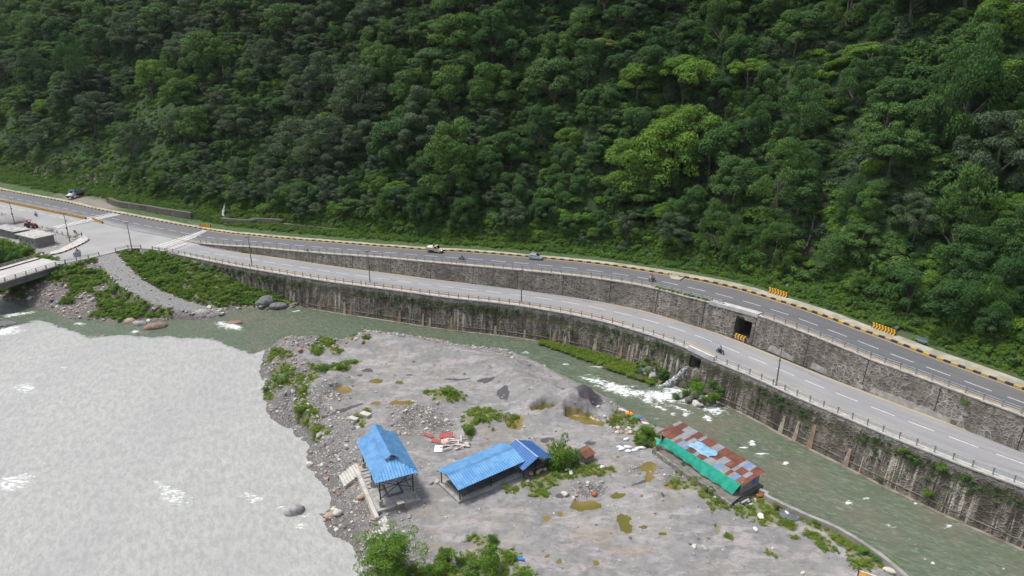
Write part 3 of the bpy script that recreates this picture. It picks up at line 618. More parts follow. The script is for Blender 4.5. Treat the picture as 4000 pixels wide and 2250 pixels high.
# ================================================================== RETAINING WALLS
def mat_wall(name, dark, light, mortar, stain, moss, vs, topgrey):
    m, nt, b = newmat(name); uv = nd(nt, 'ShaderNodeTexCoord').outputs['UV']
    wn_ = noi(nt, uv, 1.5, 3); wc = nd(nt, 'ShaderNodeVectorMath', {0: uv, 1: nd(nt, 'ShaderNodeVectorMath', {0: wn_.outputs['Color'], 'Scale': .25}, operation='SCALE').outputs[0]}, operation='ADD').outputs[0]
    sv = stretch(nt, wc, (1, 1.35, 1))
    v1 = nd(nt, 'ShaderNodeTexVoronoi', {'Vector': sv, 'Scale': vs}, feature='DISTANCE_TO_EDGE'); v2 = nd(nt, 'ShaderNodeTexVoronoi', {'Vector': sv, 'Scale': vs})
    vc = nd(nt, 'ShaderNodeSeparateColor', {0: v2.outputs['Color']})
    big = noi(nt, uv, .09, 5, .65); mid = noi(nt, uv, .5, 5, .7)
    c = mixc(nt, vc.outputs[0], dark, light)
    mo = mul(nt, ramp(nt, v1.outputs['Distance'], .11, .03), ramp(nt, big, .38, .56)); c = mixc(nt, mul(nt, mo, .8), c, mortar)
    c = mixc(nt, mul(nt, ramp(nt, mid, .35, .7), .35), c, (.22, .17, .13))
    stv = noi(nt, stretch(nt, uv, (.9, .07, 1)), 1.0, 5, .7)
    lng = ramp(nt, noi(nt, stretch(nt, uv, (.035, .02, 1)), 1.0, 3), .38, .6)
    c = mixc(nt, mul(nt, mul(nt, ramp(nt, stv, .40, .60), add(nt, .5, mul(nt, lng, .5))), stain), c, (.03, .025, .02))
    fr_ = nd(nt, 'ShaderNodeMath', {0: mul(nt, nd(nt, 'ShaderNodeSeparateXYZ', {0: uv}).outputs[0], 1 / 11.5)}, operation='FRACT'); c = mixc(nt, nd(nt, 'ShaderNodeMath', {0: fr_, 1: .013}, operation='LESS_THAN'), c, (.03, .028, .025))
    st2 = noi(nt, stretch(nt, uv, (1.3, .10, 3)), 1.0, 4, .75)
    c = mixc(nt, mul(nt, mul(nt, ramp(nt, st2, .56, .66), ramp(nt, big, .45, .6)), .75), c, (.46, .42, .37))
    sp = nd(nt, 'ShaderNodeSeparateXYZ', {0: uv})
    ms = mul(nt, ramp(nt, mid, .48, .66), moss); c = mixc(nt, ms, c, (.055, .07, .02))
    if topgrey:
        dpt = attr(nt, 'depth'); s3 = noi(nt, stretch(nt, uv, (1.5, .06, 2)), 1.0, 5, .8)
        sp_ = mul(nt, mul(nt, ramp(nt, s3, .52, .60), ramp(nt, add(nt, dpt, mul(nt, mid, 2)), 3.0, 3.8)), ramp(nt, noi(nt, stretch(nt, uv, (.06, .02, 1)), 1.0, 3), .46, .56))
        c = mixc(nt, mul(nt, sp_, .8), c, (.50, .46, .40))
        band = mul(nt, ramp(nt, add(nt, dpt, mul(nt, mid, 2)), 2.0, 2.6), ramp(nt, add(nt, dpt, mul(nt, mid, 2)), 4.6, 3.4)); c = mixc(nt, mul(nt, mul(nt, band, ramp(nt, mid, .38, .55)), .75), c, (.035, .045, .015))
        tg = ramp(nt, add(nt, attr(nt, 'depth'), mul(nt, mid, 1.5)), 2.0, 1.2); c = mixc(nt, mul(nt, tg, .75), c, mixc(nt, vc.outputs[1], (.12, .12, .115), (.27, .262, .25)))
    setp(nt, b, Base_Color=c, Roughness=.9, Normal=bump(nt, add(nt, ramp(nt, v1.outputs['Distance'], 0, .16), mul(nt, vc.outputs[2], .5)), .8, .10)); return m
M_LW = mat_wall('stained_rubble_wall', (.038, .033, .028), (.18, .155, .128), (.30, .275, .235), 1.0, .55, 1.3, True)
M_UW = mat_wall('rubble_wall', (.08, .075, .07), (.25, .23, .20), (.44, .41, .36), .45, .3, 1.35, False)
def wall_mesh(top, batter, zbot, z_extra=0, rows=10, gap=None, gapz=None):
    """battered wall hanging from a top line; 'gap' = (s0,s1,zlow,ztop) leaves an opening"""
    n = len(top); N = normals2(top); L = arclen(top); V = []; uv = []; dep = []
    zb = np.array([zbot(x) for x in top[:, 0]])
    for k in range(rows):
        f = k / (rows - 1); z = top[:, 2] * (1 - f) + zb * f; off = -(top[:, 2] - z) * batter
        wob = (fbm(L * .7, z * .7, 2, 30) - .5) * .12 * (0 < k)
        V.append(np.stack([top[:, 0] + N[:, 0] * (off + wob), top[:, 1] + N[:, 1] * (off + wob), z], 1)); uv.append(np.stack([L, z], 1)); dep.append(top[:, 2] - z)
    V = np.concatenate(V); uv = np.concatenate(uv); Fq = gridfaces(rows, n)
    if gap:
        s0, s1, z0, z1 = gap; fc = uv[Fq].mean(1); Fq = Fq[~((fc[:, 0] > s0) & (fc[:, 0] < s1) & (fc[:, 1] > z0) & (fc[:, 1] < z1))]
    # thickness: a back skin 0.8 m behind and a top
    k0 = len(V); back = V.copy(); NB = np.tile(N, (rows, 1)); back[:, :2] += NB * .9
    allV = np.concatenate([V, back]); uv2 = np.concatenate([uv, uv]); F2 = Fq[:, ::-1] + k0
    topf = np.array([(i, i + 1, k0 + i + 1, k0 + i) for i in range(n - 1)]); ends = []
    for i in (0, n - 1): ends += [(r * n + i, (r + 1) * n + i, k0 + (r + 1) * n + i, k0 + r * n + i) for r in range(rows - 1)]
    extra = []
    if gap:
        from collections import Counter
        e = Counter(); o = {}
        for q in Fq:
            for a, c in zip(q, np.roll(q, -1)): key = (min(a, c), max(a, c)); e[key] += 1
        bad = [k for k, v in e.items() if v == 1]
        for a, c in bad:
            ra, rc = divmod(a, n), divmod(c, n)
            if ra[0] in (0, rows - 1) and rc[0] == ra[0] or ra[1] in (0, n - 1) and rc[1] == ra[1]: continue
            extra.append((a, c, k0 + c, k0 + a))
    Fa = np.concatenate([Fq, F2, topf, np.array(ends)] + ([np.array(extra)] if extra else []))
    return allV, Fa, uv2, np.concatenate(dep + dep)
def snap_top(c, z, dz): c = c.copy(); c[:, 2] = [z(x) + dz for x in c[:, 0]]; return c
# lower wall
LT = snap_top(resample(np.concatenate([[list(W(*px('A 1560,806')[0], 7.5))], LN]), step=.9), zl, .06)
LT = smooth(LT, 2); sLT = arclen(LT)
def s_on(c, p): d = np.hypot(c[:, 0] - p[0], c[:, 1] - p[1]); return float(arclen(c)[d.argmin()])
pc0, pc1 = Ws('D 225,1000 435,1105', zl); g0, g1 = s_on(LT, Ws('D 262,1020', zl)[0]) + .3, s_on(LT, Ws('D 365,1070', zl)[0]) + .3
BATL = .20
V, Fa, uv, dep = wall_mesh(LT, BATL, lambda x: -1.0, rows=22, gap=(g0, g1, 4.3, 6.8))
LW = empty('retaining_wall', (0, 0, 0), 0, 'long dark mossy stone retaining wall rising from the green stream', 'retaining wall')
link('wall_face', np_mesh('wall_face', V, Fa, {'depth': dep}, uv, sm=False), M_LW, LW)
NL_ = normals2(LT)
def wall_pt(c, N, s, z, out=0.0, bat=BATL):
    L = arclen(c); x = np.interp(s, L, c[:, 0]); y = np.interp(s, L, c[:, 1]); zt = np.interp(s, L, c[:, 2]); nx = np.interp(s, L, N[:, 0]); ny = np.interp(s, L, N[:, 1])
    o = -(zt - z) * bat - out; return Vector((x + nx * o, y + ny * o, z))
def ledge(c, N, s0, s1, zf, h, out, name, mat, parent, bat=BATL):
    mb = MB(); ss_ = np.arange(s0, s1, 1.5); k = len(ss_); vs = []
    for s in ss_:
        z = zf(s); vs += [wall_pt(c, N, s, z + h, -.05, bat), wall_pt(c, N, s, z + h, out, bat), wall_pt(c, N, s, z, out, bat), wall_pt(c, N, s, z, -.05, bat)]
    fs = []
    for i in range(k - 1):
        for j in range(4): fs.append((4 * i + j, 4 * i + (j + 1) % 4, 4 * i + 4 + (j + 1) % 4, 4 * i + 4 + j))
    fs += [(0, 1, 2, 3), (4 * k - 4, 4 * k - 3, 4 * k - 2, 4 * k - 1)]; mb.add(vs, fs); return mb.build(name, mat, parent)
M_FOOT = plain('stained_footing', (.26, .23, .19), (.12, .10, .075), .6, .85, bst=.3)
sW0 = s_on(LT, Ws('B 705,1060', 2.0)[0]); zws = lambda s: zwn(np.interp(s, sLT, LT[:, 0]))
ledge(LT, NL_, sW0 - 1, sLT[-1] - 1, lambda s: float(zws(s)) + 1.05, .10, .10, 'ledge', M_FOOT, LW)
ledge(LT, NL_, sW0 - 1, sLT[-1] - 1, lambda s: float(zws(s)) - .6, .72, .55, 'footing', M_FOOT, LW)
ledge(LT, NL_, 1, sLT[-1] - 1, lambda s: float(np.interp(s, sLT, LT[:, 2])) - .16, .16, .12, 'coping', M_CONC, LW)
# tapered concrete ribs on the face, where the photo shows them
ribs = px('B 810,1085 1045,1130 1100,1095 1175,1100 C 270,1110 600,1125 915,1120 975,1185 1240,1245 1530,1300 1590,1335 1670,1310 1810,1360 1890,1410 1985,1410 B 1625,1170 1770,1240 1915,1215 2075,1280 E 225,1000 290,1095 510,1150 800,1320 D 45,1180')
for i, (u, v) in enumerate(ribs):
    s = s_on(LT, W(u, v, 1.2)) ; zt = float(zws(s)); ht = random.uniform(2.0, 3.6) * (1.25 if u > 3000 else 1); w = random.uniform(.35, .6); mb = MB()
    a = wall_pt(LT, NL_, s - w, zt - .3, .18); b_ = wall_pt(LT, NL_, s + w, zt - .3, .18); c_ = wall_pt(LT, NL_, s + w * .45, zt + ht, .10); d = wall_pt(LT, NL_, s - w * .45, zt + ht, .10)
    bk = [wall_pt(LT, NL_, s + q, z, -.1) for q, z in ((-w, zt - .3), (w, zt - .3), (w * .45, zt + ht), (-w * .45, zt + ht))]
    mb.add([a, b_, c_, d] + bk, [(0, 1, 2, 3), (4, 5, 6, 7), (0, 1, 5, 4), (1, 2, 6, 5), (2, 3, 7, 6), (3, 0, 4, 7)])
    mb.build('rib', plain('pale_rib', (.33, .29, .24), (.22, .17, .11), .8, .85) if i % 3 else plain('ochre_rib', (.26, .19, .11), (.19, .14, .09), .8, .85), LW)
# culvert of the lower wall: dark box behind the opening, white slab above
def culvert_box(c, N, s0, s1, z0, z1, bat, parent, depth=7):
    mb = MB(); q = [wall_pt(c, N, s, z, -.05, bat) for s, z in ((s0 + .05, z0 + .05), (s1 - .05, z0 + .05), (s1 - .05, z1 - .05), (s0 + .05, z1 - .05))]
    nrm = Vector((np.interp((s0 + s1) / 2, arclen(c), N[:, 0]), np.interp((s0 + s1) / 2, arclen(c), N[:, 1]), 0)) * depth
    r = [p + nrm for p in q]; mb.add(q + r, [(4, 5, 6, 7), (0, 1, 5, 4), (1, 2, 6, 5), (2, 3, 7, 6), (3, 0, 4, 7)])
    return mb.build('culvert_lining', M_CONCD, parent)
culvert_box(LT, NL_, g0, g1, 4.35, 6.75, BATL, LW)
sl0, sl1 = s_on(LT, pc0), s_on(LT, pc1)
def slab(c, N, s0, s1, zt, h, out, inn, mat, parent, name='culvert_slab'):
    mb = MB(); vs = []; ss_ = np.linspace(s0, s1, 9)
    for s in ss_:
        t = float(np.interp(s, arclen(c), c[:, 2])); a = wall_pt(c, N, s, t, out, 0); q = wall_pt(c, N, s, t, -inn, 0)
        vs += [Vector((a.x, a.y, t + zt)), Vector((q.x, q.y, t + zt)), Vector((q.x, q.y, t + zt - h)), Vector((a.x, a.y, t + zt - h))]
    k = len(ss_); fs = [(4 * i + j, 4 * i + (j + 1) % 4, 4 * i + 4 + (j + 1) % 4, 4 * i + 4 + j) for i in range(k - 1) for j in range(4)] + [(0, 1, 2, 3), (4 * k - 4, 4 * k - 3, 4 * k - 2, 4 * k - 1)]
    mb.add(vs, fs); return mb.build(name, mat, parent)
slab(LT, NL_, sl0, sl1, .75, 1.0, .16, .28, plain('whitewashed_parapet', (.58, .56, .58), (.46, .44, .46), .7, .8), LW, 'culvert_parapet')
# upper wall: face from the road's near edge down to the lower road
UT = snap_top(smooth(resample(UNr, step=.9), 2), zu, .06); NU_ = normals2(UT); sUT = arclen(UT); BATU = .12
q0, q1 = s_on(UT, Ws('D 640,640', zu)[0]), s_on(UT, Ws('D 785,690', zu)[0])
zg = zl(38)
V, Fa, uv, dep = wall_mesh(UT, BATU, lambda x: zl(x) - .3, rows=16, gap=(q0, q1, 7.9, 12.4))
UW = empty('retaining_wall', (0, 0, 0), 0, 'long pale rubble stone retaining wall between the lower road and the upper road', 'retaining wall')
link('wall_face', np_mesh('wall_face', V, Fa, {'depth': dep}, uv, sm=False), M_UW, UW)
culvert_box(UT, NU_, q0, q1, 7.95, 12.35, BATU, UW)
ledge(UT, NU_, 1, sUT[-1] - 1, lambda s: float(np.interp(s, sUT, UT[:, 2])) - .16, .16, .10, 'coping', M_CONC, UW, BATU)
slab(UT, NU_, s_on(UT, Ws('D 430,555', zu)[0]), s_on(UT, Ws('D 880,690', zu)[0]), .30, .75, .2, 1.3, plain('whitewashed_slab', (.50, .49, .48), (.38, .37, .36), .7, .8), UW, 'culvert_slab')
uc = px('E 130,290 500,440 950,640 1180,720 1400,810 1620,900')
for (u, v) in uc:   # pale concrete patches along the foot of the upper wall
    s = s_on(UT, W(u, v, 9)); mb = MB(); z = zl(W(u, v, 9).x)
    w = random.uniform(1.5, 3.5); ps = [wall_pt(UT, NU_, s + q, z + zz, .05, BATU) for q, zz in ((-w, -.2), (w, -.2), (w * .9, random.uniform(.5, 1)), (-w * .8, random.uniform(.7, 1.1)))]
    pb = [p + Vector((.1, .1, 0)) for p in ps]; mb.add(ps + pb, [(0, 1, 2, 3), (4, 5, 6, 7), (0, 1, 5, 4), (1, 2, 6, 5), (2, 3, 7, 6), (3, 0, 4, 7)]); mb.build('footing', M_CONC, UW)

# ---- railings: each one a thing of posts and rails
pm = MB(); pm.box(0, 0, .5, .16, .14, 1.0); pm.box(0, .0, .97, .22, .24, .10)
o = pm.build('post', M_GALV); POST = o.data; bpy.data.objects.remove(o)
pm = MB(); pm.box(0, 0, .5, .22, .22, 1.05, taper=.85)
o = pm.build('post', M_CONC); POSTC = o.data; bpy.data.objects.remove(o)
def railing(name, c, label, post=None, step=2.4, mat=None, dz=.1, r=.055, hs_=(.9, .55), cat='railing', group='roadside railings'):
    post = post or POST; mat = mat or M_GALV
    c = resample(c, step=step); root = empty(name, tuple(c[0]), 0, label, cat, group); o0 = Vector(c[0])
    T = np.gradient(c[:, :2], axis=0)
    for i, p in enumerate(c):
        o = bpy.data.objects.new('post', post); COL.objects.link(o); o.parent = root; o.location = Vector(p) - o0 + Vector((0, 0, dz)); o.rotation_euler.z = math.atan2(T[i][1], T[i][0])
    for h_ in hs_:
        mb = MB(); mb.tube([Vector(p) - o0 + Vector((0, 0, dz + h_)) for p in c], r, 6); mb.build('rail', mat, root)
    return root
LRc = shift(LT, .28)
def sub(c, s0, s1): L = arclen(c); q = np.arange(s0, s1, 1.0); return np.stack([np.interp(q, L, c[:, k]) for k in range(3)], 1)
sm_ = (s_on(LT, Ws('B 1318,845', zl)[0]))
railing('railing', sub(LRc, .5, sm_), 'steel railing on the lower wall between the junction and the third-nearest pole')
railing('railing', sub(LRc, sm_ + 1, sl0 - .4), 'steel railing on the lower wall ending left of the white parapet')
railing('railing', sub(LRc, sl1 + .4, sLT[-1] - 1), 'steel railing on the lower wall running right from the white parapet')
URc = shift(UT, .25); qs = s_on(UT, Ws('D 560,590', zu)[0]); qe = s_on(UT, Ws('D 900,690', zu)[0]); qm = s_on(UT, Ws('B 2100,680', zu)[0])
railing('railing', sub(URc, 3, qm), 'steel railing along the upper road from the junction tip to the motorcyclist')
railing('railing', sub(URc, qm + 1, qs), 'steel railing along the upper road ending at the white slab over the tall culvert')
railing('railing', sub(URc, qe, sUT[-1] - 1), 'steel railing along the upper road to the right of the tall culvert')
jr = curve('A 1090,800 1180,776 1280,768 1330,770', lambda x: 7.5, step=1.0, it=1)
railing('railing', jr, 'short curved concrete railing at the junction edge beside the gravel track', POSTC, 2.6, M_CONC, 0, .06)
jr = curve('A 1440,785 1500,794 1560,806', lambda x: 7.5, step=1.0, it=1)
railing('railing', jr, 'short concrete railing between the small culvert and the lower wall', POSTC, 2.4, M_CONC, 0, .06)

# ================================================================== PEOPLE
def person(name_label, loc, rz, joints, cols, hat=None, cat='person', sc=1.0, lift=0.0):
    """one continuous skinned body; joints given in metres, feet at z=0, facing +x"""
    J = dict(pel=(0, 0, .93), che=(0, 0, 1.28), nec=(0, 0, 1.46), hed=(.02, 0, 1.60), top=(.01, 0, 1.72), sl=(0, .19, 1.38), sr=(0, -.19, 1.38), el=(-.02, .25, 1.10), er=(-.02, -.25, 1.10),
             hl=(.08, .26, .86), hr=(.08, -.26, .86), fl=(.1, .27, .76), fr=(.1, -.27, .76), tl=(0, .1, .88), tr=(0, -.1, .88), kl=(.03, .11, .48), kr=(-.02, -.11, .48), al=(0, .11, .08), ar=(-.06, -.11, .08), ol=(.16, .12, .03), orr=(.1, -.12, .03))
    J.update(joints)
    rad = dict(pel=.15, che=.16, nec=.06, hed=.098, top=.07, sl=.07, sr=.07, el=.045, er=.045, hl=.032, hr=.032, fl=.028, fr=.028, tl=.095, tr=.095, kl=.062, kr=.062, al=.04, ar=.04, ol=.035, orr=.035)
    ks = list(J); E = [('pel', 'che'), ('che', 'nec'), ('nec', 'hed'), ('hed', 'top'), ('che', 'sl'), ('che', 'sr'), ('sl', 'el'), ('sr', 'er'), ('el', 'hl'), ('er', 'hr'), ('hl', 'fl'), ('hr', 'fr'), ('pel', 'tl'), ('pel', 'tr'), ('tl', 'kl'), ('tr', 'kr'), ('kl', 'al'), ('kr', 'ar'), ('al', 'ol'), ('ar', 'orr')]
    me = bpy.data.meshes.new('person'); me.from_pydata([J[k] for k in ks], [(ks.index(a), ks.index(b)) for a, b in E], [])
    o = bpy.data.objects.new('tmp', me); COL.objects.link(o); o.modifiers.new('s', 'SKIN'); sv = me.skin_vertices[0].data
    for i, k in enumerate(ks): sv[i].radius = (rad[k], rad[k] * (1.25 if k in ('pel', 'che') else 1)); sv[i].use_root = k == 'pel'
    ss_ = o.modifiers.new('u', 'SUBSURF'); ss_.levels = 1; ss_.render_levels = 1
    dg = bpy.context.evaluated_depsgraph_get(); me2 = bpy.data.meshes.new_from_object(o.evaluated_get(dg)); bpy.data.objects.remove(o)
    shirt, trous = cols; me2.materials.clear()
    for m_ in (shirt, trous, M_SKIN, M_HAIR): me2.materials.append(m_)
    legs = [Vector(J[k]) for k in ('tl', 'tr', 'kl', 'kr', 'al', 'ar')]; arms = [Vector(J[k]) for k in ('che', 'sl', 'sr', 'el', 'er')]
    hd = [Vector(J[k]) for k in ('hed', 'top', 'hl', 'hr', 'fl', 'fr')]; feet = [Vector(J[k]) for k in ('ol', 'orr')]
    for p in me2.polygons:
        c = p.center; d = [min((c - q).length for q in g) for g in (arms, legs, hd, feet)]; p.material_index = d.index(min(d))
        if c.z > Vector(J['hed']).z + .06: p.material_index = 3
        p.use_smooth = True
    me2.name = 'person'
    root = bpy.data.objects.new('person', me2); COL.objects.link(root); root.location = loc; root.rotation_euler = (0, 0, rz); root.scale = (sc,) * 3
    tag(root, name_label, cat)
    h_ = Vector(J['top']); mb = MB()
    if hat: 
        mb.tube([h_ + Vector((0, 0, -.13)), h_ + Vector((0, 0, -.05)), h_ + Vector((0, 0, .04)), h_ + Vector((0, 0, .08))], [.125, .135, .11, .04], 10); mb.build('helmet', hat, root, sm=True)
    return root
RIDE = dict(pel=(-.18, 0, .80), che=(-.06, 0, 1.14), nec=(0, 0, 1.30), hed=(.04, 0, 1.43), top=(.03, 0, 1.55), sl=(-.04, .19, 1.24), sr=(-.04, -.19, 1.24), el=(.14, .27, 1.02), er=(.14, -.27, 1.02), hl=(.38, .28, 1.0), hr=(.38, -.28, 1.0), fl=(.44, .28, .98), fr=(.44, -.28, .98),
            tl=(-.12, .12, .78), tr=(-.12, -.12, .78), kl=(.26, .18, .62), kr=(.26, -.18, .62), al=(.06, .17, .30), ar=(.06, -.17, .30), ol=(.2, .17, .25), orr=(.2, -.17, .25))
PILL = dict(RIDE); PILL = {k: (v[0] - .45, v[1], v[2] + .05) for k, v in PILL.items()}
SIT = dict(pel=(0, 0, .16), che=(.03, 0, .50), nec=(.05, 0, .66), hed=(.08, 0, .79), top=(.08, 0, .91), sl=(.03, .19, .60), sr=(.03, -.19, .60), el=(.12, .24, .38), er=(.12, -.24, .38), hl=(.32, .16, .32), hr=(.32, -.16, .32), fl=(.4, .14, .34), fr=(.4, -.14, .34),
           tl=(.08, .1, .14), tr=(.08, -.1, .14), kl=(.36, .14, .40), kr=(.36, -.14, .40), al=(.52, .13, .05), ar=(.52, -.13, .05), ol=(.64, .13, .03), orr=(.64, -.13, .03))
def motorcycle(loc, rz, body, label, scooter=False, lean=0):
    r = empty('scooter' if scooter else 'motorcycle', loc, rz, label, 'scooter' if scooter else 'motorcycle'); r.rotation_euler = (R(lean), 0, rz)
    wr = .25 if scooter else .31
    for x in (-.62, .66):
        mb = MB(); mb.wheel(x, 0, wr, wr, .11, 18); o = mb.build('wheel', M_TYRE, r); mb = MB(); mb.wheel(x, 0, wr, wr * .6, .13, 12); mb.build('rim', M_GALV, o)
    mb = MB(); mb.tube([(-.62, 0, wr), (-.2, 0, .35), (.25, 0, .38), (.52, 0, .82)], [.04, .08, .08, .04], 6); mb.box(.02, 0, .38, .42, .26, .32); mb.build('frame', M_STEEL, r)
    mb = MB(); mb.tube([(.66, 0, wr), (.5, 0, .95)], .045, 6); mb.bar((.46, -.34, 1.0), (.46, .34, 1.0), .035); mb.build('handlebar', M_STEEL, r)
    mb = MB(); mb.tube([(-.75, 0, .78), (-.5, 0, .74), (-.1, 0, .74), (.05, 0, .76)], [.07, .13, .14, .06], 8); mb.build('seat', M_BLK, r)
    if scooter:
        mb = MB(); mb.prism([(.36, .28), (.5, .3), (.56, .98), (.46, 1.0), (.3, .5)], -.19, .19); mb.prism([(-.8, .5), (-.1, .3), (.36, .26), (.36, .34), (-.05, .68), (-.78, .72)], -.15, .15); mb.build('body_panel', body, r, bev=.02)
    else:
        mb = MB(); mb.tube([(.0, 0, .78), (.14, 0, .86), (.36, 0, .84), (.46, 0, .74)], [.08, .15, .15, .06], 8); mb.tube([(-.9, 0, .72), (-.6, 0, .62)], [.03, .1], 6); mb.build('fuel_tank', body, r, sm=True)
        mb = MB(); mb.tube([(.1, -.16, .28), (-.75, -.18, .36)], .045, 6); mb.build('exhaust', M_CHROME, r)
    mb = MB(); mb.tube([(.58, 0, .84), (.66, 0, .83)], [.1, .06], 8); mb.build('headlight', M_CHROME, r); return r
def road_heading(c, p):
    i = int(np.hypot(c[:, 0] - p[0], c[:, 1] - p[1]).argmin()); i = min(max(i, 1), len(c) - 2); d = c[i + 1] - c[i - 1]; return math.atan2(d[1], d[0])
M_DRED = plain('dark_red_paint', (.22, .03, .03), None, 3, .35); M_BLUP = plain('blue_paint', (.04, .10, .35), None, 3, .35)
p = Ws('B 2185,650', zu)[0]; hd = road_heading(UA, p)
motorcycle(p, hd, M_BLK, 'black motorcycle ridden right on the upper road, between pickup and hatchback')
person('person in dark jacket and white trousers riding the black motorcycle behind the pickup', p, hd, RIDE, (cloth('black', (.03, .03, .035)), cloth('white', (.6, .6, .6))), M_BLK)
p = Ws('C 1805,604', zu)[0]; hd = road_heading(UA, p)
motorcycle(p, hd, M_BLK, 'black motorcycle carrying two people on the upper road, right of the hatchback')
person('person in pale shirt riding at the front of the motorcycle that carries two', p, hd, RIDE, (cloth('pink_brown', (.35, .2, .18)), cloth('grey', (.25, .25, .26))), M_DRED)
person('passenger in white clothes sitting behind the rider on the upper road motorcycle', p, hd, PILL, (cloth('white', (.6, .6, .6)), cloth('white', (.6, .6, .6))), M_BLK)
p = Ws('D 515,1040', zl)[0]; hd = road_heading(LA, p) + math.pi
motorcycle(p, hd, M_DRED, 'dark red motorcycle ridden left on the lower road opposite the culvert barrier')
person('person in light blue shirt and dark helmet riding on the lower road', p, hd, RIDE, (cloth('sky_blue', (.20, .38, .48)), cloth('dark_blue', (.04, .05, .10))), M_BLK)
p = Ws('A 342,470', 7.5)[0]; hd = R(-28)
motorcycle(p, hd, M_BLUP, 'blue scooter on the pale left road below the long striped median barrier', True)
person('person in pale blue shirt riding the blue scooter beside the median barrier', p, hd, RIDE, (cloth('pale_blue', (.4, .48, .62)), cloth('grey', (.25, .25, .26))), M_BLUP)
p = Ws('A 732,820', 7.5)[0]; hd = R(-125)
motorcycle(p, hd, M_WHT, 'white scooter heading onto the bridge just behind the blue-grey signboard', True)
person('person in dark jacket riding the white scooter onto the bridge', p, hd, RIDE, (cloth('black', (.03, .03, .035)), cloth('dark_blue', (.04, .05, .10))), M_BLK)
p = Ws('A 712,628', 7.5)[0]; motorcycle(p, R(-35), M_BLK, 'black motorcycle parked on the junction beside the walking person', lean=8)
p = Ws('A 776,670', 7.72)[0]
person('person in dark clothes with a bag walking along the kerb at the junction', p, R(60), dict(ar=(-.2, -.11, .10), orr=(-.1, -.12, .04), kr=(-.06, -.11, .5), al=(.12, .11, .08), ol=(.28, .12, .03), hr=(.2, -.24, .9), hl=(-.12, .26, .88), fl=(-.12, .27, .78), fr=(.26, -.25, .82)), (cloth('black', (.03, .03, .035)), cloth('charcoal', (.05, .05, .055))))

# ================================================================== VEHICLES
def wheels(root, xs, y, r, w):
    for x in xs:
        for sgn in (-1, 1):
            mb = MB(); mb.wheel(x, sgn * y, r, r, w, 18); o = mb.build('wheel', M_TYRE, root); mb = MB(); mb.wheel(x, sgn * (y + .02), r, r * .58, w, 14); mb.build('rim', M_GALV, o)
def body_loft(sections, mat, name, root, bev=.04):
    """closed body from cross sections (x, z0, z1, half-width bottom, half-width top)"""
    mb = MB(); vs = []; n = len(sections)
    for x, z0, z1, w0, w1 in sections:
        zm = z0 + (z1 - z0) * .55; wm = max(w0, w1) * 1.0
        vs += [(x, -w0, z0), (x, -wm, zm), (x, -w1, z1), (x, w1, z1), (x, wm, zm), (x, w0, z0)]
    fs = [(6 * i + j, 6 * i + (j + 1) % 6, 6 * i + 6 + (j + 1) % 6, 6 * i + 6 + j) for i in range(n - 1) for j in range(6)] + [tuple(range(6)), tuple(range(6 * n - 6, 6 * n))]
    mb.add(vs, fs); return mb.build(name, mat, root, bev=bev)
